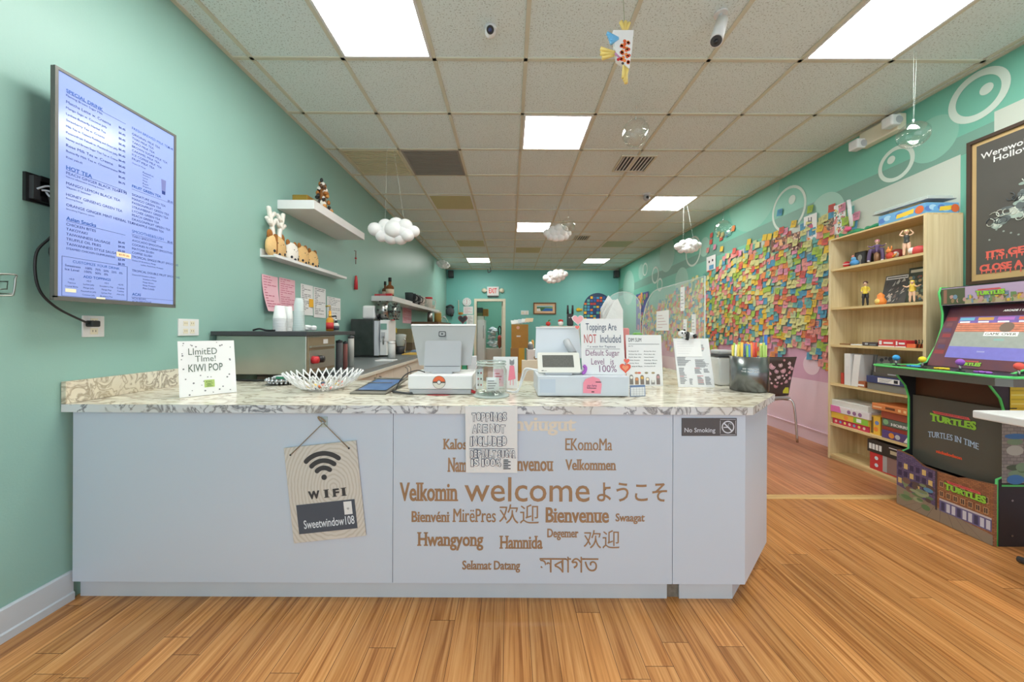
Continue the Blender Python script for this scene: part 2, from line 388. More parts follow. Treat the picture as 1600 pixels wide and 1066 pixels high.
rring(1083, 393, 22, .035, 'muralring', .003); rring(1008, 421, 9, .04, 'muralring', .003); rring(1024, 430, 12, .04, 'muralring', .003); rring(1031, 445, 9, .04, 'muralring', .003)
rdisc(1268, 570, 16, 'pinklight', .002)
struct(m.build('wall_right'), 'right wall with a mural of pale bubbles over teal and pink')
DX0, DX1, DZ = -.975, -.20, 2.005
m = MB().box(XL, DX0, YB, YB+.12, 0, ZC, 'tealback').box(DX1, XR, YB, YB+.12, 0, ZC, 'tealback').box(DX0, DX1, YB, YB+.12, DZ, ZC, 'tealback')
m.box(XL, XR, YB-.012, YB, ZC-.035, ZC, 'cream')
struct(m.build('wall_back'), 'teal back wall with the doorway')
m = MB().box(XL, XL+.05, YB+3.1, YB+3.2, 0, ZC, 'backroom').box(XL, XR, YB+3.1, YB+3.2, 0, ZC, 'backroom').box(-1.75, -1.65, YB+.12, YB+3.1, 0, ZC, 'backroom').box(.9, 1.0, YB+.12, YB+3.1, 0, ZC, 'backroom').box(-1.7, 1, YB+.12, YB+3.1, ZC, ZC+.05, 'tile')
struct(m.build('wall_storeroom'), 'green walls of the storeroom seen through the doorway')
m = MB().box(DX0-.075, DX0, YB-.02, YB+.14, 0, DZ, 'cream').box(DX1, DX1+.075, YB-.02, YB+.14, 0, DZ, 'cream').box(DX0-.075, DX1+.075, YB-.02, YB+.14, DZ, DZ+.075, 'cream')
struct(m.build('door_1'), 'cream frame of the open doorway in the back wall')
d = MB().box(DX1-.045, DX1-.005, YB+.15, YB+.95, .01, DZ-.01, 'cream'); d.cyl((DX1-.09, YB+.86, 1), (DX1-.04, YB+.86, 1), .02, .02, 'steel', 12)
tag(d.build('door_leaf'), 'cream door swung open into the storeroom behind the doorway', 'door')
m = MB().prism([(XL, 0), (XL+.018, 0), (XL+.018, .03), (XL+.012, .035), (XL+.012, .118), (XL+.006, .124), (XL, .124)], Y0, 1.56, 'kickwhite', 1)
struct(m.build('baseboard_left'), 'white baseboard along the left wall before the counter')
m = MB().box(XR-.014, XR, 3.37, YB, 0, .125, 'pinklight').box(XR-.02, XR, 3.37, YB, .118, .128, 'pinklight').box(XR-.014, XR, Y0, 1.9, 0, .125, 'pinklight')
struct(m.build('baseboard_right'), 'pink baseboard along the right wall')
# ceiling of lay-in tiles
T = .6096; GX = [-1.12+T*k for k in range(-1, 8)]; GY = [2.434+T*k for k in range(-7, 14)]
m = MB().box(XL, XR, Y0, YB, ZC, ZC+.06, 'tile')
mk('grid', (208, 206, 188), .6)
for x in GX:
    if XL < x < XR: m.box(x-.013, x+.013, Y0, YB, ZC-.009, ZC, 'grid')
for y in GY:
    if y < YB: m.box(XL, XR, y-.013, y+.013, ZC-.009, ZC, 'grid')
m.box(XL, XL+.024, Y0, YB, ZC-.010, ZC, 'grid').box(XR-.024, XR, Y0, YB, ZC-.010, ZC, 'grid')
struct(m.build('ceiling'), 'suspended ceiling of speckled tiles in a beige grid')
mk('offpanel', (190, 186, 140), .6); mk('offgreen', (170, 190, 158), .6); mk('grille', (146, 142, 134), .6); mk('ribbed', (208, 200, 172), .6)
def lamp(cx, ry, n, label, mat='lampdiffuser'):
    """troffer filling grid column cx, rows ry..ry+n"""
    x0, x1 = GX[cx]+.014, GX[cx+1]-.014; y0 = 2.434+T*ry+.014; y1 = 2.434+T*(ry+n)-.014
    t = thing('ceiling_light', label, 'ceiling light', ((x0+x1)/2, (y0+y1)/2, ZC-.012), 'lit troffers in the tiled ceiling' if 'lamp' in mat else 'unlit light panels in the tiled ceiling')
    e = .016; m = MB()
    m.box(x0, x1, y0, y0+e, ZC-.012, ZC-.001, 'white').box(x0, x1, y1-e, y1, ZC-.012, ZC-.001, 'white').box(x0, x0+e, y0+e, y1-e, ZC-.012, ZC-.001, 'white').box(x1-e, x1, y0+e, y1-e, ZC-.012, ZC-.001, 'white')
    m.build('frame', t)
    MB().box(x0+e, x1-e, y0+e, y1-e, ZC-.008, ZC-.001, mat).build('diffuser', t)
lamp(1, -2, 2, 'long lit ceiling light at the top left, nearest the wall screen')
lamp(6, -2, 2, 'long lit ceiling light at the top right, above the arcade machine')
lamp(3, 1, 1, 'square lit ceiling light above the middle of the counter')
lamp(6, 4, 1, 'square lit ceiling light near the note-covered wall, right of the small air vent', 'lampdiffuserfar')
lamp(3, 6, 1, 'small lit ceiling light beside a hanging cloud, middle of the room', 'lampdiffuserfar')
lamp(1, 11, 1, 'far lit ceiling light near the back wall above the exit sign', 'lampdiffuserfar')
lamp(6, 11, 1, 'far lit ceiling light near the back wall, the right one of the pair', 'lampdiffuserfar')
lamp(1, 4, 1, 'unlit olive ceiling panel beyond the dark grille', 'offpanel')
lamp(1, 8, 1, 'unlit olive ceiling panel left of centre, far from the counter', 'offpanel')
lamp(3, 9, 1, 'unlit olive ceiling panel in the middle column near the back wall', 'offpanel')
lamp(6, 8, 1, 'unlit greenish ceiling panel at the right side near the back', 'offgreen')
def grille(x0, x1, y0, y1, label, mat, n, frame_mat='grid', along=0, dark='black'):
    t = thing('air_vent', label, 'air vent', ((x0+x1)/2, (y0+y1)/2, ZC-.013))
    e = .02; m = MB()
    m.box(x0, x1, y0, y0+e, ZC-.013, ZC-.001, frame_mat).box(x0, x1, y1-e, y1, ZC-.013, ZC-.001, frame_mat).box(x0, x0+e, y0+e, y1-e, ZC-.013, ZC-.001, frame_mat).box(x1-e, x1, y0+e, y1-e, ZC-.013, ZC-.001, frame_mat)
    m.box(x0+e, x1-e, y0+e, y1-e, ZC-.003, ZC-.001, dark)
    m.build('frame', t); m = MB()
    for k in range(n):
        a = (k+.5)/n
        if along == 0: y = y0+e+(y1-y0-2*e)*a; m.box(x0+e, x1-e, y-.006, y+.004, ZC-.011, ZC-.003, mat)
        else: x = x0+e+(x1-x0-2*e)*a; m.box(x-.006, x+.004, y0+e, y1-e, ZC-.011, ZC-.003, mat)
    m.build('louvre', t)
grille(GX[1]+.014, GX[2]-.014, GY[9]+.014, GY[10]-.014, 'dark grey return air grille filling a ceiling tile', 'grille', 22, 'grille', 0, 'grille')
grille(GX[0]+.014, GX[1]-.014, GY[9]+.014, GY[10]-.014, 'beige ribbed ceiling panel beside the left wall', 'ribbed', 16, 'ribbed', 0, 'offpanel')
grille(1.15, 1.52, 3.76, 4.14, 'square ceiling vent with cream louvres near the ceiling centre', 'white', 9, 'grid', 1)
grille(1.24, 1.54, 6.95, 7.3, 'far small ceiling vent beside the hanging cloud', 'cream', 6, 'grid', 1)
# ------------------------------------------------------------------ counter
YF, CTOP, CBOT, YC = 1.549, .841, .808, 1.521
ct = thing('service_counter', 'white L-shaped service counter with welcome lettering under a marble top', 'counter', (-.3, 1.6, 0))
MB().box(XL+.004, .335, YF, 1.60, .082, CBOT-.001, 'laminatewhite').build('front_panel', ct) if 0 else None
sx1, sx2 = pt(614, 780, YF).x, pt(1051, 780, YF).x
m = MB()
m.box(XL+.02, sx1-.0012, YF, YF+.018, .082, CBOT-.001, 'laminatewhite'); m.build('panel', ct)
MB().box(sx1+.0012, sx2-.0012, YF, YF+.018, .082, CBOT-.001, 'laminatewhite').build('panel', ct)
MB().box(sx2+.0012, 1.003, YF, YF+.018, .082, CBOT-.001, 'laminatewhite').build('panel', ct)
MB().prism([(1.003, YF), (1.315, 1.861), (1.302, 1.874), (.99, 1.562)], .082, CBOT-.001, 'laminatewhite').build('corner_panel', ct)
MB().box(1.297, 1.315, 1.865, 3.4, .082, CBOT-.001, 'laminatewhite').build('side_panel', ct)
m = MB().box(XL+.02, pt(1042, 925, 1.578).x, 1.578, 1.6, 0, .0825, 'kickwhite').box(pt(1061, 925, 1.578).x, .968, 1.578, 1.6, 0, .0825, 'kickwhite')
m.prism([(.968, 1.578), (1.29, 1.90), (1.275, 1.915), (.95, 1.595)], 0, .0825, 'kickwhite').box(1.27, 1.29, 1.9, 3.4, 0, .0825, 'kickwhite')
m.build('toe_kick', ct)
mk('rawboard', (120, 112, 100), .9, var=.5, scale=60)
MB().box(pt(1040, 925, 1.59).x, pt(1064, 925, 1.59).x, 1.588, 1.62, 0, .0825, 'rawboard').box(sx1-.003, sx1+.003, YF+.01, YF+.025, .082, CBOT, 'black').box(sx2-.003, sx2+.003, YF+.01, YF+.025, .082, CBOT, 'black').build('exposed_core', ct)
fr = FRONT((0, YF, 0))
def zt(X0, X1, Y0_, Y1_, s, mat='bronze', slab=True, bold=.016, **k):
    a = pt(600+X0/3.478, 640+Y1_/3.478, YF); c = pt(600+X1/3.478, 640+Y0_/3.478, YF)
    o = MB(fr).text(s, a.x, a.z, mat, c.x-a.x, c.z-a.z, .0012, slab, bold, **k).build('welcome_word', ct); o['label'] = 'gold lettering reading '+s
zt(85, 403, 398, 498, 'Velkomin'); zt(437, 1118, 370, 500, 'welcome', slab=False, bold=.004)
zt(1157, 1538, 398, 500, 'ようこそ', slab=False, bold=.012); zt(150, 357, 553, 612, 'Bienvéni'); zt(372, 608, 540, 612, 'MirëPres')
zt(625, 842, 515, 620, '欢迎', slab=False, bold=.0); zt(878, 1223, 533, 615, 'Bienvenue'); zt(1258, 1418, 565, 622, 'Swaagat')
zt(180, 540, 668, 765, 'Hwangyong'); zt(627, 862, 687, 757, 'Hamnida'); zt(887, 1057, 648, 710, 'Degemer'); zt(1085, 1280, 655, 755, '欢迎', slab=False, bold=0)
zt(425, 740, 822, 885, 'Selamat Datang'); zt(845, 1165, 800, 885, 'সবাগত', slab=False, bold=0)
zt(700, 1045, 45, 140, 'nviugut', 'bronzesheen'); zt(320, 450, 160, 217, 'Kalos'); zt(985, 1240, 158, 222, 'EKomoMa'); zt(345, 452, 262, 340, 'Nam')  # whitish reflection on the first word is painted in as a paler bronze
zt(720, 920, 280, 335, 'nvenou'); zt(985, 1262, 272, 330, 'Velkommen')
cw = MB()
BK = 2.27
out = [(XL+.003, YC), (1.016, YC), (1.338, 1.838), (1.338, 3.42), (.70, 3.42), (.70, BK), (XL+.003, BK)]
cw.prism(out, CBOT, CTOP-.0006, 'marble_edge')
cw.poly([(x, y, CTOP) for x, y in out], 'marble')
cwo = cw.build('marble_countertop'); tag(cwo, 'cream marble-look countertop with grey veins running over the white counter', 'countertop')
bs = MB().box(XL+.003, XL+.022, YC, 2.29, CTOP+.001, CTOP+.094, 'marble'); tag(bs.build('backsplash'), 'low marble-look upstand on the left wall behind the kiwi pop sign', 'backsplash')
# ------------------------------------------------------------------ left wall: screen, sockets
mk('screen', (138, 156, 214), .15, emit=.30, var=.04, scale=2); mk('navy', (38, 62, 140), .6, emit=.05); mk('blueink', (40, 92, 178), .6, emit=.08)
tvx, tvz, tvH, tvW, tvy = -1.765, 1.267, .91, .5125, 1.41
tv = thing('wall_screen', 'tall portrait menu screen with blue drink list on the left wall', 'menu screen', (tvx, tvy+tvW/2, tvz))
fr = frame((tvx, tvy, tvz), (0, 1, 0), (0, 0, 1))
mk('tvgrey', (104, 104, 100), .4, .2); MB(fr).box(0, tvW, 0, tvH, -.016, -.004, 'tvgrey', .002).box(.06, tvW-.05, .1, tvH-.1, -.07, -.016, 'black').build('housing', tv)
m = MB(fr); e = .011
m.box(0, tvW, 0, e+.006, -.004, .004, 'tvgrey').box(0, tvW, tvH-e, tvH, -.004, .004, 'tvgrey').box(0, e, e, tvH-e, -.004, .004, 'tvgrey').box(tvW-e, tvW, e, tvH-e, -.004, .004, 'tvgrey')
m.build('bezel', tv)
MB(fr).box(e, tvW-e, e, tvH-e, -.004, .0005, 'screen').build('screen', tv)
m = MB(fr)
def tvt(py, s, h=.0115, sx=103, mat='navy', w=None, bold=0):
    p = onx(sx, py, tvx); m.text(s, p.y-tvy, p.z-tvz-.002, mat, w, h if not w else h, .0012, False, bold)
def tline(py, s0, s1, sx=103):
    p = onx(sx, py, tvx); z = p.z-tvz; m.box(s0, s1, z, z+.0012, .0006, .001, 'navy')
Z1 = lambda z: 100+z/5.33
Z2 = lambda z: 300+z/5.33
tvt(Z1(228), 'SPECIAL DRINK', .014, bold=.02, mat='blueink'); tline(Z1(236), .04, .262)
PR = .232
def price(py, s='$6.45', h=.011, x=PR):
    p = onx(103, py, tvx); m.text(s, x, p.z-tvz-.004, 'navy', None, h, .0012, False, .02)
rows = ['Flaming Brown Sugar Milk', 'Matcha Latte w. Creama', 'Mango Sago w. Coconut Jelly', 'Lychee Butterfly Herbal Tea', 'Strawberry Tea w. Creama', 'Milk Tea w. Tapioca Pudding and Grass Jelly', 'Passionfruit Yakult w. Passionfruit Jelly', 'Honey and Brown Sugar Thai Tea w. Creme', 'Rose Milk Tea w. Creama', 'Butterfly Milk Tea w. Cheesemousse', 'Kiwi yakult']
for i, s in enumerate(rows):
    py = Z1(268+51.6*i); tvt(py, s, .0115, w=min(.19, .0062*len(s)) if len(s) > 30 else None); price(Z1(300+52*i), '$6.45' if i != 10 else '$6.75')
tvt(Z1(872), 'HOT TEA', .016, mat='blueink', bold=.02); tline(Z1(880), .04, .262); price(Z1(905), '$3.95', .014)
for y, s, h in ((912, 'PEACH GINGER BLACK TEA', .011), (942, 'Natural inflammation blocking function', .008), (997, 'MANGO LEMON BLACK TEA', .011), (1028, 'Vitamin C booster', .008)): tvt(Z1(y), s, h)
for y, s, h in ((25, 'HONEY GINSENG GREEN TEA', .011), (55, 'Boosting Energy', .008), (112, 'ORANGE GINGER MINT HERBAL TEA', .011), (145, 'Smoothing Digestive system', .008)): tvt(Z2(y), s, h)
tvt(Z2(228), 'Asian Snacks', .015, mat='blueink', bold=.02); tline(Z2(240), .04, .262)
for i, s in enumerate(['CHICKEN BITES', 'TAKOYAKI', 'TAIWANNESS SAUSAGE', 'TRUFFLE OIL FRIES', 'TAIWANNESS STYLE SAUSAGE', 'STEAMED CHICKEN DUMPLINGS(6)']):
    tvt(Z2(273+41*i), s, .0105, w=.18 if len(s) > 26 else None); price(Z2(322+41*i), ['$6.45', '$4.95', '$3.50', '$5.95', '', '$6.95'][i] or '$3.99')
p = onx(103, Z2(540), tvx); bz1 = p.z-tvz; p = onx(103, Z2(868), tvx); bz0 = p.z-tvz
for a in ((.026, .272, bz0, bz0+.0012), (.026, .272, bz1, bz1+.0012), (.026, .0272, bz0, bz1), (.2708, .272, bz0, bz1)): m.box(a[0], a[1], a[2], a[3], .0006, .001, 'navy')
zz = bz1-.02
m.text('CUSTOMIZE YOUR DRINK', .15, zz, 'blueink', None, .0105, .0012, anchor='c', bold=.01)
m.text('Sweetness    100%   75%   50%   25%   0%', .036, zz-.018, 'navy', .215, .009, .0012); m.text('Ice Level    100%   50%   0%', .036, zz-.033, 'navy', .155, .009, .0012)
m.text('ADD TOPPINGS', .15, zz-.055, 'blueink', None, .0105, .0012, anchor='c', bold=.01)
for c, (hd, ls) in enumerate([('+0.5', ['Tapioca', 'Crystal Boba']), ('+0.5', ['Lychee Jelly', 'Mango Jelly', 'Passionfruit Jelly', 'Coconut Jelly']), ('+0.5', ['Strawberry Pop', 'Mango Pop', 'Lychee Pop', 'Blueberry Pop']), ('+0.75', ['Creme', 'Pudding', 'Aloe Jelly'])]):
    x = (.058, .118, .185, .243)[c]; m.text(hd, x, zz-.07, 'navy', None, .007, .0012, anchor='c')
    for k, s in enumerate(ls): m.text(s, x, zz-.086-.0145*k, 'navy', None, .0078, .0012, anchor='c')
def tvr(py, s, h=.0115, ind=0, mat='navy', bold=0):
    p = onx(206, py, tvx); m.text(s, p.y-tvy+ind, p.z-tvz-.004, mat, None, h, .0012, False, bold)
tvr(Z1(535), 'FRESH BREWED MILK TEA', .0115, mat='blueink', bold=.015); m.text('$5.45', .468, onx(206, Z1(535), tvx).z-tvz-.004, 'navy', None, .011, .0012, bold=.02)
for i, s in enumerate(['ORIGINAL MILK TEA', 'THAI MILK TEA', 'TARO MILK TEA', 'BROWN SUGAR MILK TEA', 'CARAMEL MILK TEA', 'ICE COFFEE MILK TEA', 'FRUIT MILK TEA', 'Choice Of: Mango']): tvr(Z1(582+34.5*i), s, .0105 if i < 7 else .008)
for i, s in enumerate(['Passionfruit', 'Strawberry', 'Lychee', 'Mango', 'Peach', 'Dragonfruit']): tvr(Z1(862+24*i), s, .008, .05)
for y, s, pr in ((1020, 'FRUIT GREEN TEA', '$5.45'), (1396, 'SMOOTHIE&SLUSH', '$6.45'), (1921, 'ACAI', '')):
    py = 100+y/5.33; tvr(py, s, .013, 0, 'blueink', .02); z = onx(206, py+2, tvx).z-tvz; m.box(.29, .50, z-.006, z-.005, .0006, .001, 'navy')
    if pr: m.text(pr, .468, z-.004, 'navy', None, .011, .0012, bold=.02)
for i, s in enumerate(['SIGNATURE GREEN TEA', 'MANGO GREEN TEA', 'PASSIONFRUIT GREEN TEA', 'STRAWBERRY GREEN TEA', 'LYCHEE GREEN TEA', 'PEACH GREEN TEA', 'DRAGONFRUIT GREEN TEA', 'PINEAPPLE GREEN TEA']): tvr(Z2(22+34.3*i), s, .0108)
for i, s in enumerate(['TARO SMOOTHIE', 'AVOCADO SMOOTHIE', 'COOKIES N CREAM SMOOTHIE', 'MATCHA SLUSH', 'COFFEE SLUSH', 'TROPICAL SINGLE FRUIT SMOOTHIE']): tvr(Z2(370+34*i), s, .0102)
for y, s, i in ((570, 'Choice Of: Strawberry, Mango', 0), (596, 'Lychee, Passionfruit, Pineapple', .04), (690, 'Choice Of: Strawberry Banana', 0), (716, 'Strawberry Mango', .05), (742, 'Mango Banana', .05), (768, 'Mango Pineapple', .05), (792, 'Pina Colada', .05), (886, 'ACAI BOWL', 0), (910, 'ACAI SMOOTHIE', 0)): tvr(Z2(y), s, .0085, i)
tvr(Z2(655), 'TROPICAL DOUBLE FRUIT SMOOTHIE', .0102)
p = onx(255, 295, tvx); s0 = p.y-tvy; z0 = p.z-tvz
m.poly([(s0-.012, z0+.045, .0012), (s0-.008, z0-.03, .0012), (s0+.010, z0-.03, .0012), (s0+.014, z0+.045, .0012)], col((120, 128, 190))); m.poly([(s0-.0075, z0-.028, .0014), (s0+.0095, z0-.028, .0014), (s0+.010, z0-.012, .0014), (s0-.008, z0-.012, .0014)], 'navy')
m.build('menu_text', tv)
for px, py, ww, hh, mt in ((193, 399, .062, .022, (255, 226, 190)), (110, 454, .036, .014, (250, 244, 214)), (157, 467, .034, .012, (250, 244, 214))):
    p = onx(px, py, tvx); m = MB(fr).box(p.y-tvy-ww/2, p.y-tvy+ww/2, p.z-tvz-hh/2, p.z-tvz+hh/2, .0014, .002, col(mt))
    if px == 193: m.text('$3.95 (6)', p.y-tvy-.022, p.z-tvz-.006, col((200, 130, 60)), .045, .010, .0024, bold=.02)
    o = m.build('price_sticker', tv); o['label'] = ('orange' if px == 193 else 'cream')+' paper sticker covering old print'
# its bracket, beside and behind
a = onx(35, 300, XL)
br = thing('screen_bracket', 'black wall bracket holding the menu screen', 'bracket', (XL+.02, 1.42, 1.7))
MB().box(XL, XL+.012, a.y, a.y+.09, 1.65, 1.76, 'black').box(XL+.012, XL+.03, a.y+.01, a.y+.03, 1.66, 1.75, 'darkgrey').build('wall_plate', br)
m = MB().box(XL+.008, XL+.034, a.y+.03, 1.95, 1.735, 1.755, 'black').box(XL+.008, XL+.034, a.y+.03, 1.95, 1.655, 1.675, 'black')
for z in (1.6, 1.645, 1.69): m.box(tvx-.05, tvx-.03, 1.93, 1.955, z-.006, z+.006, 'steel')
m.box(XL+.03, tvx-.0701, 1.6, 1.64, 1.45, 1.9, 'black').build('rail', br)
m = MB(); 
for q in range(3): m.tube(curve([(XL+.03, a.y+.02+.014*q, 1.70), (XL+.045, a.y+.05, 1.72-.02*q), (XL+.05, a.y+.08, 1.68)]), .004, col((190, 196, 204)), 6)
m.build('cable_bundle', br)
p1, p2, p3, p4 = pt(68, 322, 1.46), pt(60, 400, 1.42), pt(68, 470, 1.45), onx(142, 506, XL+.02)
m = MB().tube(curve([(XL+.04, 1.45, 1.68), (XL+.05, 1.46, 1.55), (XL+.035, 1.415, 1.45), (XL+.035, 1.42, 1.32), (XL+.04, 1.47, 1.245), (XL+.035, 1.57, 1.19), p4], 8), .0045, 'cable', 8)
m.tube(curve([(XL+.05, 1.46, 1.68), (XL+.04, 1.48, 1.55), (XL+.03, 1.46, 1.46), (XL+.04, 1.5, 1.36), (XL+.05, 1.52, 1.3)], 6), .004, 'cable', 8).box(XL+.012, XL+.045, p4.y-.016, p4.y+.018, p4.z-.014, p4.z+.014, 'cable', .005)
tag(m.build('drooping_cable'), 'black power cord drooping from the screen bracket to the wall socket', 'cord')
def socket(px0, px1, py0, py1, label, two=False):
    c0 = onx(px0, (py0+py1)/2, XL); c1 = onx(px1, (py0+py1)/2, XL); z0 = onx(px0, py1, XL).z; z1 = onx(px0, py0, XL).z
    t = thing('wall_socket', label, 'wall socket', (XL, (c0.y+c1.y)/2, z0))
    MB().box(XL, XL+.007, c0.y, c1.y, z0, z1, 'white', .002).build('cover_plate', t)
    f = frame((XL+.0075, (c0.y+c1.y)/2, (z0+z1)/2), (0, 1, 0), (0, 0, 1)); m = MB(f)
    for ox in ((-.022, .022) if two else (0,)):
        for oy in (-.022, .022):
            m.box(ox-.015, ox+.015, oy-.014, oy+.014, -.001, .001, 'cream', .0005)
            for q in (-.006, .006): m.box(ox+q-.001, ox+q+.001, oy-.003, oy+.006, .001, .0013, 'black')
    m.build('outlet_face', t)
socket(127, 161, 493, 527, 'white wall socket under the menu screen with a plug in it')
socket(277, 309, 498, 525, 'white double wall socket right above the kiwi pop sign', True)
m = MB(); q = [onx(x, y, XL+.05) for x, y in ((-30, 428), (22, 429), (24, 436), (21, 458), (14, 462), (-30, 461))]
m.tube(curve(q, 5), .003, 'steel', 8); q = [onx(x, y, XL+.03) for x, y in ((-30, 440), (12, 440), (11, 452), (-30, 452))]; m.tube(q, .0025, 'steel', 6)
m.tube([onx(22, 429, XL+.05), onx(22, 429, XL+.05)+V((-.05, 0, 0))], .0025, 'steel', 6).tube([onx(20, 459, XL+.05), onx(20, 459, XL+.05)+V((-.05, 0, 0))], .0025, 'steel', 6)
tag(m.build('wire_rack'), 'small steel wire rack on the left wall at the picture edge', 'wire rack')
# ------------------------------------------------------------------ shelves on the left wall
us = MB().box(XL, -1.574, 2.93, 3.945, 2.125, 2.198, 'white', .003); tag(us.build('floating_shelf'), 'upper thick white floating shelf on the left wall', 'shelf')
pl = MB().box(XL, XL+.012, 2.73, 3.93, 1.70, 1.762, 'white').box(XL+.012, -1.757, 2.73, 3.93, 1.70, 1.712, 'white').box(-1.769, -1.757, 2.73, 3.93, 1.712, 1.722, 'white')
tag(pl.build('picture_ledge'), 'narrow white picture ledge carrying the row of plush toys', 'shelf')
s3 = MB().box(XL, -1.583, 4.93, 5.94, 1.545, 1.615, 'white', .003); tag(s3.build('floating_shelf'), 'white floating shelf with a brown bottle, above the coffee machine', 'shelf')
s4 = MB().box(XL, -1.60, 5.96, 8.3, 1.545, 1.60, 'white', .003); tag(s4.build('floating_shelf'), 'far white floating shelf carrying dark cups', 'shelf')
def plush(y, r, h, mat, mat2, label, deer=False):
    t = thing('plush_toy', label, 'plush toy', (-1.816, y, 1.713), 'plush toys in a row on the ledge'); x = -1.816; z0 = 1.7135
    m = MB(); m.lathe([(.001, 0), (r*.62, .002), (r*.92, h*.14), (r, h*.35), (r*.97, h*.6), (r*.78, h*.82), (r*.45, h*.95), (.001, h)], (x, y, z0), mat, 26)
    for v in range(len(m.v)):
        p = m.v[v]; m.v[v] = V((x+(p.x-x)*min(1, .041/r), p.y, p.z))
    m.build('body', t)
    m = MB()
    for s in (-1, 1): m.ball((x+.0, y+s*r*.62, z0+h*.93), (.012, r*.3, r*.34), 'plushbrown', 12, 8)
    m.build('ear', t)
    m = MB()
    for dy, dz, q in ((-.55, .22, .012), (.5, .2, .012), (-.1, .12, .012), (.75, .36, .008)): m.ball((x+.036*max(.25, 1-abs(dy)**2*.7), y+dy*r, z0+dz*h), (.010, q, q), 'ink', 10, 6)
    m.build('boba_spot', t)
    m = MB()
    for s in (-1, 1): m.ball((x+.036, y+s*r*.28, z0+h*.6), (.005, .005, .005), 'black', 8, 6)
    m.ball((x+.038, y, z0+h*.53), (.004, .005, .004), 'plushbrown', 8, 6); m.build('face', t)
    if deer:
        MB().box(x-.041, x+.0405, y-r*.44, y-r*.34, z0+.02, z0+h*.97, 'plushbrown', .01).build('stripe', t)
        for s in (-1, 1):
            m = MB(); b0 = V((x, y+s*r*.32, z0+h*.97)); tp = b0+V((0, s*.05, .185)); mid = b0+V((0, s*.012, .06)); md2 = b0+V((0, s*.032, .12))
            m.tube(curve([b0+V((0, 0, -.01)), mid, md2, tp], 5), .017, 'plushwhite', 12).ball(tp, .0175, 'plushwhite')
            for bp, q in ((mid, V((0, s*.058, .045))), (mid+V((0, 0, .01)), V((0, -s*.05, .05))), (md2, V((0, -s*.048, .045)))):
                m.tube([bp, bp+q], [.016, .0145], 'plushwhite', 12).ball(bp+q, .0148, 'plushwhite')
            m.build('antler', t)
plush(2.83, .115, .175, 'plush', 0, 'tan plush deer with white antlers at the near end of the ledge', True)
plush(3.03, .078, .165, 'plushwhite', 0, 'white plush toy with dark spots, second in the ledge row')
plush(3.19, .078, .175, 'plush', 0, 'tan plush toy with a white head, third in the ledge row')
plush(3.35, .078, .165, 'plush', 0, 'tan plush toy at the far end of the ledge row')
# ornaments on the upper shelf
c = onx(473, 309, -1.74); m = MB(); t = thing('gold_basket', 'small golden woven basket on the upper white shelf', 'basket', (-1.74, c.y, 2.199))
yy = c.y
MB().box(-1.79, -1.67, yy-.06, yy+.07, 2.1995, 2.265, 'brass', .004).build('body', t)
m = MB()
for k in range(6): m.box(-1.792, -1.668, yy-.062, yy+.072, 2.204+.0105*k, 2.2075+.0105*k, col((150, 110, 30)))
for k in range(8): m.box(-1.668, -1.6665, yy-.055+.0165*k, yy-.05+.0165*k, 2.2, 2.265, col((150, 110, 30)))
m.build('weave', t)
c = onx(505, 325, -1.70); t = thing('figurine_cluster', 'tall brown, white and black cluster of little ornaments on upper shelf', 'ornament', (-1.7, c.y, 2.199))
m = MB(); r2 = random.Random(3); y = c.y
m.cyl((-1.7, y, 2.199), (-1.7, y, 2.21), .07, .07, col((120, 80, 40))); m.tube([(-1.7, y, 2.21), (-1.7, y-.02, 2.46)], [.045, .015], col((150, 96, 50)))
m.build('base', t); pal = [(176, 112, 50), (236, 230, 220), (44, 40, 40), (200, 140, 70), (228, 222, 214), (90, 60, 40)]
for kk, nm in ((0, 'brown_piece'), (1, 'white_piece'), (2, 'black_piece')):
    m = MB()
    for k in range(26):
        h = r2.random(); an = r2.random()*6.28; rr = (.075*(1-h)+.02)
        q = (-1.7+rr*math.cos(an)*.8, y+rr*math.sin(an)*.9-.02*h, 2.215+.26*h)
        m.ball(q, (.012+.008*r2.random(), .012+.01*r2.random(), .016+.008*r2.random()), col(pal[kk+3*(k % 2)]), 8, 6)
    m.build(nm, t)
MB().ball((-1.7, y-.03, 2.50), (.014, .014, .022), 'black', 8, 6).tube([(-1.7, y-.025, 2.46), (-1.7, y-.03, 2.51)], .008, 'black').build('top_piece', t)
# red tassel
c0, c1 = onx(556, 392, XL+.02), onx(556, 453, XL+.02); t = thing('red_tassel', 'red knotted tassel hanging on the left wall', 'tassel', (XL+.02, c0.y, c1.z))
MB().tube([(XL+.02, c0.y, c0.z), (XL+.02, c0.y, c0.z-.16)], .004, col((110, 40, 44)), 6).ball((XL+.02, c0.y, c0.z-.09), .012, 'red', 10, 6).build('cord', t)
MB().lathe([(.006, .0), (.022, .003), (.019, .10), (.012, .16), (.007, .17)], (XL+.024, c0.y, c1.z), 'red', 14).build('fringe', t)
MB().cyl((XL, c0.y, c0.z), (XL+.025, c0.y, c0.z), .004, .004, 'steel', 8).build('hook', t)
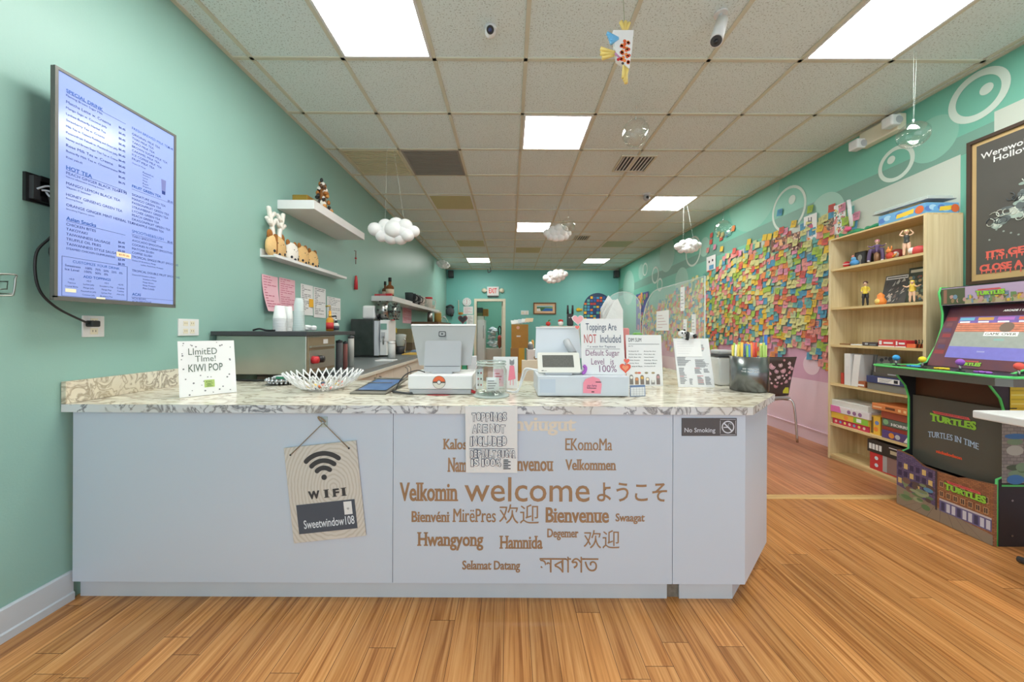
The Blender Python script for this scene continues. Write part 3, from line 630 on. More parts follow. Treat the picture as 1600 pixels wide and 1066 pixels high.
# sheets pinned to the left wall
def sheet(px0, px1, ytl, ybl, label, mat='paper', lines=14, inkm='inkgrey', curl=.015, seed=1, extra=None, x=None, name='paper_sheet', wall='L'):
    X = XL+.003; a = onx(px0, ytl, X); b = onx(px0, ybl, X); c = onx(px1, ytl, X); w_ = c.y-a.y; h_ = a.z-b.z
    f = frame((X, a.y, b.z), (0, 1, 0), (0, 0, 1)); t = thing(name, label, 'paper sheet', (X, a.y+w_/2, b.z)); r = random.Random(seed)
    vs = []; n = 6
    for i in range(n+1):
        k = i/n; e = curl*(1-k)**2
        vs += [(0, h_*k, e), (w_, h_*k, e*.6)]
    m = MB(f).add(vs, [(2*i, 2*i+1, 2*i+3, 2*i+2) for i in range(n)], mat, True); m.build('sheet', t)
    m = MB(f)
    for i in range(lines):
        y = h_*(.94-.88*i/lines); k = y/h_; e = curl*(1-k)**2+.0012
        x0 = w_*.08
        while x0 < w_*.85:
            ln = w_*(.08+.22*r.random())
            m.add([(x0, y, e), (min(x0+ln, w_*.93), y, e), (min(x0+ln, w_*.93), y+h_*.018, e), (x0, y+h_*.018, e)], [(0, 1, 2, 3)], inkm)
            x0 += ln+w_*.04
            if r.random() < .35: break
    m.build('writing', t)
    return t, f, w_, h_
sheet(409, 434, 428, 486, 'pink handwritten sheet curling off the left wall, nearest the menu screen', 'pinkpaper', 12, col((190, 90, 120)), .05, 2)
sheet(436, 461, 433, 484, 'second pink handwritten sheet beside the first on the left wall', 'pinkpaper', 13, col((190, 90, 120)), .01, 3)
t, f, w_, h_ = sheet(470, 489, 443, 492, 'white recipe sheet with an orange sticky note on the left wall', 'paper', 16, 'inkgrey', .004, 4)
MB(f).box(w_*.62, w_*.98, h_*.28, h_*.55, .006, .0075, col((240, 180, 40))).build('sticky_note', t)
sheet(490, 509, 448, 496, 'white recipe sheet second from the orange sticky note', 'paper', 16, 'inkgrey', .004, 5)
sheet(511, 532, 463, 499, 'smaller white sheet furthest along the recipe row', 'paper', 12, 'inkgrey', .004, 6)
sheet(629, 643, 474, 505, 'pink sheet under the shelf with the brown bottle', 'pinkpaper', 12, 'red', .003, 7)
# ------------------------------------------------------------------ hung on the counter front
def quadframe(bl, br_, tl):
    f = frame(bl, br_-bl, tl-bl); return f, (br_-bl).length, (tl-bl).length
D = 1.538
f, W, H = quadframe(pt(459, 849.5, D), pt(571.5, 837.5, D), pt(445.5, 700.5, D))
t = thing('wifi_sign', 'wooden wifi plaque hanging crooked on the counter front', 'sign', f @ V((W/2, 0, 0)))
mk('signboard', (196, 186, 176), .7); 
def rings():
    m, tt, b, N, L = nt('ringwood'); tc = N('ShaderNodeTexCoord'); wv = N('ShaderNodeTexWave'); wv.wave_type = 'RINGS'; wv.rings_direction = 'Y'
    mp = N('ShaderNodeMapping'); mp.inputs['Location'].default_value = (-.02, 0, -.22); mp.inputs['Scale'].default_value = (1.35, 1, 1)
    wv.inputs['Scale'].default_value = 17; wv.inputs['Distortion'].default_value = 3; wv.inputs['Detail'].default_value = 2; wv.inputs['Detail Scale'].default_value = 1.2
    L(tc.outputs['Object'], mp.inputs[0]); L(mp.outputs[0], wv.inputs['Vector'])
    r = N('ShaderNodeValToRGB'); r.color_ramp.elements[0].color = lin((198, 190, 178)); r.color_ramp.elements[1].color = lin((212, 206, 198)); r.color_ramp.elements[0].position = .1; r.color_ramp.elements[1].position = .5
    L(wv.outputs['Fac'], r.inputs[0]); L(r.outputs[0], b.inputs['Base Color']); b.inputs['Roughness'].default_value = .6; MATS['ringwood'] = m
rings()
MB(f).box(0, W, 0, H, -.008, 0, 'ringwood', .001).build('board', t)
m = MB(f); c = (W*.515, H*.655)
for r_ in (.099, .069, .039):
    m.ring((c[0], c[1], .0008), r_*W/.3, .0195*W/.3, 'darkgrey', 24, 2, math.radians(47), math.radians(133))
    for a in (47, 133): m.disc((c[0]+r_*W/.3*math.cos(math.radians(a)), c[1]+r_*W/.3*math.sin(math.radians(a)), .0005), .00975*W/.3, 'darkgrey', 14, 2)
m.disc((c[0], c[1], .0008), .0115*W/.3, 'darkgrey', 20, 2)
m.build('wifi_symbol', t); m = MB(f)
for k_, s_ in enumerate('WIFI'): m.text(s_, W*(.27, .485, .60, .725)[k_], H*(.44+.004*0), 'darkgrey', W*(.16, .075, .10, .075)[k_], H*.085, .0008, True, .04)
m.build('wifi_lettering', t)
MB(f).box(W*.09, W*.90, H*.09, H*.395, .0, .0015, col((84, 88, 98), 70), .0005).build('chalk_panel', t)
m = MB(f).text('Sweetwindow108', W*.17, H*.14, col((226, 232, 240)), W*.70, H*.09, .0022, False, .01); m.build('chalk_writing', t)
m = MB(f).box(W*.745, W*.855, H*.245, H*.38, .0015, .0022, 'paper')
for r_ in (.009, .006, .003): m.ring((W*.8, H*.29, .0028), r_, .0014, 'ink', 14, 2, .9, 2.2)
m.build('tag', t)
kn = pt(505, 661, D); h1 = f @ V((W*.09, H*.925, .003)); h2 = f @ V((W*.90, H*.93, .003))
m = MB().tube([h1, kn, h2], .0022, 'string', 6).ball(h1, .004, 'ink', 8, 6).ball(h2, .004, 'ink', 8, 6)
m.tube(curve([kn, kn+V((-.012, -.004, .012)), kn+V((-.02, -.004, .026)), kn+V((-.006, -.003, .02)), kn+V((.01, 0, .004))], 4), .003, 'string', 6)
m.build('string', t)
MB().cyl(kn+V((0, .011, .002)), kn+V((0, -.006, .002)), .004, .004, 'lightgrey', 10).box(kn.x-.014, kn.x+.014, kn.y+.0065, kn.y+.0105, kn.z-.02, kn.z+.024, 'acrylicedge').build('hook', t)
# paper taped over the counter edge
D = 1.515; f, W, H = quadframe(pt(727, 741.5, D), pt(808.5, 741.5, D), pt(727, 634.5, D))
t = thing('taped_notice', 'white notice with bubble letters taped over the counter edge', 'notice', f @ V((W/2, 0, 0)))
MB(f).add([(0, 0, -.02), (W, 0, -.016), (W, H*.5, -.008), (0, H*.5, -.01), (W, H*.93, 0), (0, H*.93, 0), (W, H, 0), (0, H, 0), ], [(0, 1, 2, 3), (3, 2, 4, 5), (5, 4, 6, 7)], 'paper', True).build('sheet', t)
m = MB(f)
mk('bubbleink', (58, 62, 88), .8)
def bub(s, x0, x1, y0, y1, zc):
    X0, X1, Yb, Yt = x0*W, x1*W, y0*H, y1*H
    wd = [(.5 if q in 'I1' else (.4 if q == ' ' else 1)) for q in s]; k_ = (X1-X0)/sum(wd); x = X0
    for i_, q in enumerate(s):
        if q != ' ':
            ww = k_*wd[i_]; up = .0015*((i_*5) % 3-1)
            m.text(q, x, Yb+up, 'bubbleink', ww*1.0, Yt-Yb, zc+.00002*i_, False, .05); m.text(q, x+.0021, Yb+up+.002, 'paper', ww-.0042, Yt-Yb-.004, zc+.0006+.00002*i_, False, .02)
        x += k_*wd[i_]
bub('TOPPINGS', .12, .80, .775, .905, .001); bub('ARE NOT', .13, .77, .60, .73, -.003); bub('INCLUDED', .09, .80, .405, .55, -.006)
m.box(.07*W, .94*W, .36*H, .366*H, -.009, -.0085, 'bubbleink'); bub('DEFAULT SUGAR', .09, .97, .23, .345, -.0085); bub('IS 100%', .10, .69, .10, .22, -.011)
for i in range(6): m.box(.73*W, .87*W-(i % 2)*.01, .06*H+i*.026*H, .072*H+i*.026*H, -.0125+.0004*i, -.012+.0004*i, 'ink')
m.build('bubble_lettering', t)
m = MB().box(f[0][3]+.01, f[0][3]+W-.01, 1.5135, 1.53, CTOP+.0006, CTOP+.0012, 'acrylicedge'); m.build('tape', t)
# no smoking
D = YF-.0035; f, W, H = quadframe(pt(1065.5, 681.5, D), pt(1151.5, 681.5, D), pt(1065.5, 653.5, D))
t = thing('no_smoking_sign', 'dark no smoking plate on the counter front', 'sign', f @ V((W/2, 0, 0)))
mk('signbrown', (86, 82, 84), .5); mk('signtext', (214, 216, 226), .5)
MB(f).box(0, W, 0, H, -.003, 0, 'signbrown', .001).build('plate', t)
m = MB(f).text('No Smoking', W*.045, H*.13, 'signtext', W*.56, H*.33, .0008, False, .01); qx, qy, q = W*.835, H*.5, H*.36
for a in ((-q-.006, q+.006, -q-.006, -q-.0045), (-q-.006, q+.006, q+.0045, q+.006), (-q-.006, -q-.0045, -q, q), (q+.0045, q+.006, -q, q)): m.box(qx+a[0], qx+a[1], qy+a[2], qy+a[3], .0004, .0008, 'signtext')
m.ring((qx, qy, .0009), q-.003, .005, 'signtext', 32, 2)
s45 = .7071*(q-.003); m.add([(qx-s45-.002, qy+s45-.002, .0012), (qx-s45+.002, qy+s45+.002, .0012), (qx+s45+.002, qy-s45+.002, .0012), (qx+s45-.002, qy-s45-.002, .0012)], [(0, 1, 2, 3)], 'signtext')
m.box(qx-q*.68, qx+q*.2, qy-.003, qy+.001, .0006, .001, 'signtext').ring((qx+q*.25, qy+q*.35, .001), .006, .0015, 'signtext', 12, 2, 0, 4.2)
m.build('no_smoking_symbol', t)
# ------------------------------------------------------------------ on the counter
Z = CTOP+.0006
ON = lambda px, py: onz(px, py, Z)
def leaning(name, bl, br_, tl, label, cat, thick=.002, mat='paper', part='sheet', base=True):
    f, W, H = quadframe(bl, br_, tl)
    t = thing(name, label, cat, f @ V((W/2, 0, 0))); MB(f).box(0, W, 0, H, -thick, 0, mat).build(part, t)
    return t, f, W, H
bl, br_ = ON(280.5, 622.5)+V((0, 0, .0015)), ON(370, 613)+V((0, 0, .0015)); tl = pt(275, 533.5, bl.y+.03)
t, f, W, H = leaning('kiwi_sign', bl, br_, tl, 'speckled white limited time kiwi pop card leaning at the left end of counter', 'sign', .003)
mk('greenink', (96, 112, 100), .8); m = MB(f)
m.text('LImitED', W*.17, H*.745, 'greenink', W*.50, H*.12, .0008); m.text('TIme!', W*.28, H*.615, 'greenink', W*.36, H*.11, .0008); m.text('KIWI POP', W*.16, H*.435, 'greenink', W*.60, H*.14, .0008, bold=.008)
r = random.Random(5)
for k in range(46):
    x, y = W*(.05+.9*r.random()), H*(.03+.94*r.random())
    if .42*H < y < .87*H and W*.12 < x < W*.8: continue
    m.disc((x, y, .0008), .0018+.0022*r.random(), col((120, 122, 126)), 8, 2)
m.build('hand_lettering', t)
m = MB(f).box(W*.42, W*.60, H*.14, H*.275, .0004, .0012, col((176, 200, 116))); m.text('KIWI', W*.45, H*.225, col((70, 100, 50)), W*.1, H*.03, .0018)
for k in range(4): m.box(W*(.45+.02*(k % 2)), W*(.57-.02*(k % 3)), H*(.155+.016*k), H*(.162+.016*k), .0013, .0016, col((70, 100, 50)))
o = m.build('price_patch', t)
MB(f).box(W*.3, W*.7, 0, .002, -.06, -.003, 'paper').build('easel_back', t)
# woven bowl
c = ON(507, 606); c = V((c.x, 1.935, Z)); c.x = (507-CX)*1.935/F
t = thing('woven_bowl', 'white bowl of woven ceramic loops holding sweets', 'bowl', c)
m = MB(); n = 30
for k in range(n):
    for s in (1, -1):
        a0 = 2*PI*k/n; pts = []
        for i in range(6):
            q = i/5; rr = .075+.118*q**.75; a = a0+s*q*.32; pts.append(c+V((rr*math.cos(a), rr*math.sin(a), .004+.088*q**1.3)))
        m.tube(pts, .0038, 'white', 6)
m.ring(c+V((0, 0, .003)), .06, .04, 'white', 40, 2); m.tube([c+V((.077*math.cos(2*PI*k/30), .077*math.sin(2*PI*k/30), .004)) for k in range(30)], .005, 'white', 8, True)
m.build('basket', t)
r = random.Random(9)
for k in range(14):
    a = r.random()*6.28; q = .10*math.sqrt(r.random()); p = c+V((q*math.cos(a), q*math.sin(a), .016+.012*r.random())); cc = r.choice([(222, 196, 120), (210, 110, 60), (80, 90, 110), (226, 150, 140), (236, 232, 220)])
    nm = {(222, 196, 120): 'yellow', (210, 110, 60): 'orange', (80, 90, 110): 'blue', (226, 150, 140): 'pink', (236, 232, 220): 'cream'}[cc]
    tag(MB().ball(p, (.014, .010, .008), col(cc), 10, 6).build('wrapped_sweet'), nm+' wrapped sweet inside the woven white bowl', 'sweet', nm+' sweets in the woven bowl')
# small beaded dish behind it
p = pt(443, 593, 2.12); p = V((p.x, 2.12, Z)); t = thing('beaded_dish', 'silver beaded dish with a green and white packet behind the bowl', 'dish', p)
m = MB().lathe([(.03, .0), (.07, .012), (.085, .03), (.078, .03), (.0, .012)], p, 'steel', 24)
for k in range(22):
    for z, rr in ((.012, .073), (.026, .085)): m.ball(p+V((rr*math.cos(2*PI*k/22), rr*math.sin(2*PI*k/22), z)), .009, 'chrome', 8, 6)
m.build('dish', t); MB().box(p.x-.05, p.x+.05, p.y-.02, p.y+.03, p.z+.03, p.z+.045, 'white', .004).box(p.x-.03, p.x+.05, p.y-.022, p.y-.0195, p.z+.03, p.z+.043, col((70, 160, 120))).build('packet', t)
# tablet in a case lying on the counter
a, b_, d_ = ON(546, 616), ON(602, 617), ON(560, 601); up = V((0, 0, .035)); f, W, H = quadframe(a+V((0, 0, .004)), b_+V((0, 0, .004)), d_+up)
t = thing('tablet', 'tablet in a brown grey case propped beside the woven bowl', 'tablet', a)
MB(f).box(0, W, 0, H, -.006, .004, col((120, 116, 106)), .003).build('case', t)
mk('tabscreen', (58, 84, 128), .2, emit=.25, scale=14, rgb2=(96, 120, 160)); m = MB(f).box(W*.06, W*.94, H*.1, H*.9, .004, .0046, 'black').box(W*.1, W*.9, H*.16, H*.84, .0046, .005, 'tabscreen'); m.build('screen', t)
m = MB(f); m.text('Scan to Pay', W*.2, H*.62, 'white', W*.6, H*.12, .0056)
for k in range(3): m.box(W*.2, W*(.75-.1*k), H*(.5-.1*k), H*(.53-.1*k), .005, .0055, col((170, 190, 220)))
m.build('screen_text', t) if 0 else None
MB().box(a.x+.02, a.x+W-.03, a.y+H*.55, a.y+H*.6, Z, Z+.03, col((90, 86, 80))).build('stand', t)
tag(MB().tube(curve([b_+V((.02, .05, .006)), b_+V((.05, .03, .008)), b_+V((.11, .0, .007)), b_+V((.14, .03, .006))], 5), .0055, 'darkgrey').build('charging_cord'), 'short dark charging lead between the tablet and the white box', 'cord')
# ---- left register: white box + screen stand
y0 = 1.775; x0, x1 = pt(637, 600, y0).x, pt(738, 600, y0).x; z1 = pt(690, 586.5, y0).z
t = thing('cash_drawer', 'white cash drawer with a round red and white emblem', 'cash drawer', ((x0+x1)/2, y0, Z))
MB().box(x0, x1, y0, y0+.27, Z+.027, z1, 'white', .006).build('lid', t); MB().box(x0+.006, x1-.006, y0+.004, y0+.268, Z+.002, Z+.026, 'lightgrey', .004).build('base', t)
ex, ez, er = pt(686, 600, y0).x, pt(686, 597.5, y0).z, 10.2*y0/F; fr = FRONT((ex, y0-.0012, ez)); m = MB(fr)
def half(r_, a0, a1, mat, z): m.poly([(r_*math.cos(a0+(a1-a0)*k/20), r_*math.sin(a0+(a1-a0)*k/20), z) for k in range(21)], mat)
m.disc((0, 0, 0), er, col((120, 112, 100)), 36, 2); half(er*.93, .12, PI-.12, col((232, 104, 56)), .0005); half(er*.93, PI+.12, 2*PI-.12, col((216, 212, 200)), .0005)
m.box(-er*.93, er*.93, -er*.09, er*.09, .0002, .0007, col((70, 60, 54))); m.disc((0, 0, .0009), er*.34, col((70, 60, 54)), 24, 2); m.disc((0, 0, .0012), er*.25, 'white', 24, 2)
m.build('round_emblem', t)
tag(MB().disc((pt(685, 617, y0-.01).x, y0-.012, Z+.0012), .055, 'red', 24, 2, .012).build('red_sticker'), 'thin red sticker on the countertop below the white drawer', 'sticker')
t = thing('register_stand', 'grey register with a big rear screen and tablet stand on the white drawer', 'register', ((x0+x1)/2, y0+.13, z1))
yb = 1.93; P = lambda px, py, d: pt(px, py, d)
q = [P(642, 509, yb+.05), P(743.5, 509, yb+.05), P(736, 571, yb), P(655, 571, yb)]
m = MB(); nn = V((0, .016, .004)); m.add(q+[p+nn for p in q], [(0, 1, 2, 3), (7, 6, 5, 4), (0, 4, 5, 1), (1, 5, 6, 2), (2, 6, 7, 3), (3, 7, 4, 0)], 'squaregrey'); m.add([q[0]+V((0, -.002, .001)), q[1]+V((0, -.002, .001)), q[1]+nn*1.1+V((0, 0, .004)), q[0]+nn*1.1+V((0, 0, .004))], [(0, 1, 2, 3)], 'white')
m.build('rear_screen', t)
lf = frame(P(691, 522, yb+.032), q[1]-q[0], q[0]-q[3]); m = MB(lf); s_ = .0185
def rrect(w_, h_, r_, n=6):
    o = []
    for cx_, cy_, a in ((w_-r_, h_-r_, 0), (-w_+r_, h_-r_, PI/2), (-w_+r_, -h_+r_, PI), (w_-r_, -h_+r_, 1.5*PI)):
        o += [(cx_+r_*math.cos(a+PI/2*k/n), cy_+r_*math.sin(a+PI/2*k/n)) for k in range(n+1)]
    return o
m.poly([(x, y, .001) for x, y in rrect(.019, .0145, .005)], 'darkgrey'); m.poly([(x, y, .0015) for x, y in rrect(.0145, .010, .003)], 'squaregrey'); m.poly([(x, y, .002) for x, y in rrect(.006, .004, .001)], 'darkgrey')
m.build('logo', t)
ys = 1.845; q0, q1, q2 = P(662, 581, ys), P(719.5, 581, ys), P(664.5, 532.5, ys+.035); f, W, H = quadframe(q0, q1, q2)
m = MB(f); o = [(x+W/2, y+H/2) for x, y in rrect(W/2, H/2, .012)]; m.prism(o, -.012, 0, 'lightgrey', 2); m.build('tablet_stand', t)
m = MB(f); m.box(W*.02, W*.98, H*.165, H*.18, 0, .0006, 'darkgrey'); o2 = [(x+W/2, y+H/2) for x, y in rrect(W/2-.0005, H/2-.0005, .012)]
m.build('seam', t)
MB().prism([(ys-.012, z1+.0005), (ys+.1, z1+.0005), (ys+.1, z1+.012), (ys+.05, z1+.012), (ys+.06, z1+.10), (ys+.045, z1+.10), (ys+.025, z1+.012), (ys-.012, z1+.012)], (x0+x1)/2-.05, (x0+x1)/2+.05, 'lightgrey', 0).build('foot', t)
mk('cablew', (222, 224, 226), .5)
tag(MB().tube(curve([(x0+.07, ys-.016, z1+.008), (x0+.02, ys+.03, z1+.012), (x0-.03, ys+.02, z1-.005), (x0-.06, ys, z1-.04), (x0-.075, ys-.02, Z+.012)], 6), .0028, 'cable').build('power_lead'), 'thin dark lead curving off the left side of the white drawer', 'cord')
# ---- jar
c = ON(767.5, 619); c = V((pt(767.5, 600, 1.755).x, 1.758, Z)); t = thing('glass_jar', 'glass tip jar with cards and notes inside', 'jar', c); R = .076
MB().lathe([(.088, .001), (.09, .006), (.075, .0095), (.001, .0095)], c, 'acrylicedge', 36).build('coaster', t)
pr = [(.001, .011), (R-.012, .011), (R, .02), (R, .125), (R-.012, .145), (R-.012, .158), (R-.006, .160), (R-.006, .168), (R-.012, .169)]
MB().lathe(pr+[(r_-.003, z_) for r_, z_ in pr[::-1][:-1]]+[(.001, .014)], c, 'glass', 40).build('glass_body', t)
m = MB()
for z_ in (.150, .163): m.tube([c+V(((R-.007)*math.cos(2*PI*k/36), (R-.007)*math.sin(2*PI*k/36), z_)) for k in range(36)], .0035, 'acrylicedge', 8, True)
m.build('rim', t)
def cardin(px, py0, py1, wpx, d, label, mat, draw):
    p = pt(px, py1, d); w_ = wpx*d/F; h_ = (py1-py0)*d/F; f = frame((p.x, p.y, max(p.z, Z+.016)), (1, .12, 0), (0, .15, 1))
    t2 = thing('tip_note', label, 'card', p); MB(f).box(0, w_, 0, h_, -.0008, 0, mat).build('card', t2); m = MB(f); draw(m, w_, h_); m.build('print', t2)
def hearts(m, w_, h_):
    for i in range(3):
        for j in range(2): m.ball((w_*(.3+.4*j), h_*(.2+.3*i), 0), (.004, .005, .001), 'red' if (i+j) % 2 else 'ink', 8, 6)
cardin(744, 577, 608, 11, 1.715, 'playing card with red and dark pips inside the tip jar', 'paper', hearts)
def lines(mt):
    def g(m, w_, h_):
        for k in range(4): m.box(w_*.1, w_*(.6+.3*((k*7) % 3)/3), h_*(.2+.17*k), h_*(.25+.17*k), 0, .0006, mt)
    return g
cardin(760, 590, 612, 20, 1.74, 'white banknote sized slip with grey print inside the tip jar', 'paper', lines('inkgrey'))
cardin(772, 577, 604, 15, 1.765, 'pink slip inside the tip jar', 'pinkpaper', lines('red'))
r = random.Random(4)
for k in range(14):
    a, q = r.random()*6.28, .05*math.sqrt(r.random()); p = c+V((q*math.cos(a), q*math.sin(a), .018+.004*r.random()))
    tag(MB().cyl(p, p+V((.002, .001, .002)), .0095, .0095, 'steel', 14).build('coin'), 'silver coin on the bottom of the tip jar', 'coin', 'coins in the tip jar')
p = pt(737, 613, 1.79); tag(MB().tube(curve([V((p.x-.012, 1.80, Z+.008)), V((p.x, 1.79, Z+.016)), V((p.x+.016, 1.795, Z+.008))], 4), .008, 'red').build('red_ribbon'), 'small red ribbon scrap beside the tip jar', 'ribbon')
# cat card behind the jar
d = 1.98; bl = V((pt(776, 590, d).x, d, Z)); br_ = V((pt(809, 590, d).x, d, Z)); tl = pt(776, 557.5, d+.03); f, W, H = quadframe(bl, br_, tl)
t = thing('cat_card', 'white card with a grey cat drawn in a pink dress behind the jar', 'card', bl); MB(f).box(-.02, W, 0, H, -.003, 0, 'paper').build('card', t)
m = MB(f); cx_, cy_ = W*.72, H*.80
m.disc((cx_, cy_, .0006), .0135, col((150, 150, 152)), 18, 2); m.poly([(cx_-.013, cy_+.004, .0006), (cx_-.012, cy_+.022, .0006), (cx_-.002, cy_+.012, .0006)], col((150, 150, 152))); m.poly([(cx_+.013, cy_+.004, .0006), (cx_+.012, cy_+.022, .0006), (cx_+.002, cy_+.012, .0006)], col((150, 150, 152)))
for s in (-1, 1): m.disc((cx_+s*.005, cy_, .001), .002, 'ink', 8, 2)
m.poly([(cx_-.012, cy_-.014, .0006), (cx_+.012, cy_-.014, .0006), (cx_+.02, H*.3, .0006), (cx_-.02, H*.24, .0006)], col((244, 140, 160)))
m.box(W*.02, W*.3, H*.1, H*.12, 0, .0007, 'inkgrey').box(cx_-.01, cx_-.007, H*.1, H*.27, 0, .0007, col((244, 140, 160))).box(cx_+.006, cx_+.009, H*.1, H*.28, 0, .0007, col((244, 140, 160)))
m.build('cat_drawing', t); MB(f).box(W*.3, W*.6, 0, .002, -.05, -.003, 'paper').build('easel_back', t)
# ---- right register
y0 = 1.733; x0, x1 = pt(840, 600, y0).x, pt(983, 600, y0).x; z1 = pt(900, 588, y0).z
t = thing('cash_drawer', 'longer white cash drawer with a pink sticky note on its front', 'cash drawer', ((x0+x1)/2, y0, Z))
mk('registerwhite', (206, 212, 220), .45)
MB().box(x0, x1, y0, y0+.30, Z+.004, z1, 'registerwhite', .004).build('body', t)
m = MB()
for a in (x0+.02, x1-.02):
    for b_ in (y0+.03, y0+.27): m.cyl((a, b_, Z), (a, b_, Z+.005), .012, .012, 'black', 10)
m.build('foot', t)
MB().box(x0+.01, x0+.085, y0-.001, y0+.001, Z+.02, z1-.015, col((196, 206, 220), 30)).build('clear_sticker', t)
f, W, H = quadframe(pt(911, 615, y0-.003), pt(940, 615.5, y0-.003), pt(912, 588, y0-.003)); m = MB(f)
m.poly([(0, .002, 0), (W*.95, 0, 0), (W, H*.55, .001), (W*.86, H*.86, .003), (W*.5, H*1.0, .003), (W*.12, H*.84, .002), (0, H*.6, 0)], col((246, 150, 170)))
o = m.build('sticky_note', t); m = MB(f)
m.text('pay here', W*.2, H*.35, col((110, 60, 110)), W*.5, H*.2, .0022, shear=.2); m.box(W*.45, W*.6, H*.08, H*.13, .001, .0022, 'ink').box(W*.66, W*.96, H*.66, H*.70, .003, .0038, 'ink'); m.build('note_writing', t) if 0 else None
m.box(W*.2, W*.7, H*.3, H*.33, .001, .0022, 'ink').build('note_writing', t)
# white monitor turned away, its arm, and the card reader
t = thing('register_monitor', 'white monitor seen from behind with a grey arm, on the long drawer', 'monitor', (pt(870, 560, 1.9).x, 1.9, z1))
q = [pt(838, 512, 1.96), pt(903.5, 512, 1.96), pt(910, 560, 1.90), pt(836, 560, 1.90)]; nn = V((0, .012, .004)); m = MB()
m.add(q+[p+nn for p in q], [(0, 1, 2, 3), (7, 6, 5, 4), (0, 4, 5, 1), (1, 5, 6, 2), (2, 6, 7, 3), (3, 7, 4, 0)], 'registerwhite'); e = pt(838, 514.5, 1.957)
m.build('screen_back', t); MB().box(q[0].x-.002, q[1].x+.002, 1.955, 1.974, q[0].z-.004, q[0].z+.004, 'white', .002).build('top_edge', t)
m = MB().cyl(pt(885, 533, 1.925), pt(896, 553, 1.86), .019, .019, 'lightgrey', 24); m.tube([pt(896, 553, 1.86), V((pt(898, 570, 1.86).x, 1.87, z1+.002))], [.019, .022], 'lightgrey', 20); m.cyl(V((pt(898, 570, 1.86).x, 1.87, z1+.0005)), V((pt(898, 570, 1.86).x, 1.87, z1+.008)), .06, .06, 'lightgrey', 30); m.build('arm', t)
ya = 1.765; f, W, H = quadframe(pt(841, 582, ya), pt(908, 582, ya), pt(841.5, 551, ya+.055))
t = thing('card_reader', 'white card reader with a dark grey screen on the long drawer', 'card reader', f @ V((W/2, 0, 0)))
m = MB(f); o = [(x+W/2, y+H/2) for x, y in rrect(W/2, H/2, .008)]; m.prism(o, -.016, 0, col((226, 224, 216), 40), 2); m.build('shell', t)
mk('readerscreen', (104, 104, 100), .35, var=.35, scale=160); MB(f).box(W*.11, W*.85, H*.25, H*.86, 0, .0007, 'readerscreen').build('screen', t)
MB(f).box(W*.08, W*.13, H*.07, H*.1, 0, .0006, 'ink').box(W*.14, W*.2, H*.07, H*.085, 0, .0006, 'inkgrey').build('maker_mark', t)
b0 = f @ V((W*.16, .003, -.016)); b1 = f @ V((W*.8, .003, -.016)); MB().box(b0.x, b1.x, ya+.004, ya+.05, z1+.0005, b0.z+.004, 'lightgrey', .002).build('foot', t)
pf = pt(914, 573, ya+.02); m = MB().tube(curve([V((pf.x-.014, ya+.02, z1+.008)), V((pf.x-.002, ya+.02, z1+.014)), V((pf.x+.004, ya+.022, z1+.034)), V((pf.x-.006, ya+.024, z1+.046))], 6), [.008]*19, col((176, 96, 196))); tag(m.build('purple_band'), 'purple rubber band standing between card reader and toppings sign', 'band')
m = MB()
for k in range(2): m.tube(curve([f @ V((W*.05, .008+.01*k, -.012)), pt(822+3*k, 576+2*k, 1.80), pt(815+3*k, 590, 1.83), V((pt(808, 600, 1.83).x, 1.83, Z+.006+.006*k)), V((pt(790, 603, 1.86).x, 1.86, Z+.006)), V((pt(752, 606, 1.87).x, 1.88, Z+.006))], 7), .0042, 'cablew')
tag(m.build('reader_cord'), 'pair of white leads looping from the card reader towards the jar', 'cord')
# toppings sign
yb = 1.79; bl, br_ = V((pt(909.5, 586, yb).x, yb, z1+.001)), V((pt(977.5, 586, yb).x, yb, z1+.001)); tl = pt(904.5, 498, yb+.05); f, W, H = quadframe(bl, br_, tl)
t = thing('toppings_sign', 'white hand lettered toppings board standing on the long drawer', 'sign', (bl+br_)/2); MB(f).box(0, W, 0, H, -.004, 0, 'paper', .001).build('board', t)
m = MB(f); bi = 'bubbleink'; 
mk('blueinkpen', (66, 82, 110), .8); mk('purpleink', (140, 96, 130), .8); mk('redink', (190, 84, 84), .8)
m.text('Toppings Are', W*.12, H*.745, 'blueinkpen', W*.72, H*.17, .0008); m.text('NOT', W*.07, H*.555, 'redink', W*.29, H*.16, .0008); m.text('Included', W*.45, H*.565, 'blueinkpen', W*.48, H*.14, .0008)
m.text('* a wait for Tapioca', W*.14, H*.465, 'blueinkpen', W*.66, H*.05, .0008); m.box(W*.1, W*.9, H*.45, H*.455, 0, .0007, 'inkgrey')
m.text('Default Sugar', W*.10, H*.30, 'purpleink', W*.78, H*.135, .0008); m.text('Level   is', W*.22, H*.175, 'purpleink', W*.52, H*.11, .0008); m.text('100%', W*.40, H*.045, 'purpleink', W*.40, H*.12, .0008)
m.build('hand_lettering', t)
def heart(m, x, y, s, mat, z):
    o = []
    for k in range(30):
        a = 2*PI*k/30; o.append((x+s*16*math.sin(a)**3/17, y+s*(13*math.cos(a)-5*math.cos(2*a)-2*math.cos(3*a)-math.cos(4*a))/17, z))
    m.poly(o, mat)
for x, y, s, c1 in ((-.06, .98, .032, (240, 170, 176)), (-.08, .84, .014, (236, 120, 110)), (1.0, .12, .034, (232, 90, 60)), (1.04, .24, .018, (236, 110, 90))):
    m = MB(f); heart(m, W*x, H*y, s, 'paper', .0012); heart(m, W*x, H*y, s*.86, col(c1), .0018)
    if s > .03 and x > .5: heart(m, W*x, H*y, s*.5, col((240, 150, 110)), .0024)
    m.build('heart_sticker', t)
MB(f).box(W*.3, W*.7, 0, .003, -.06, -.004, 'paper').build('easel_back', t)
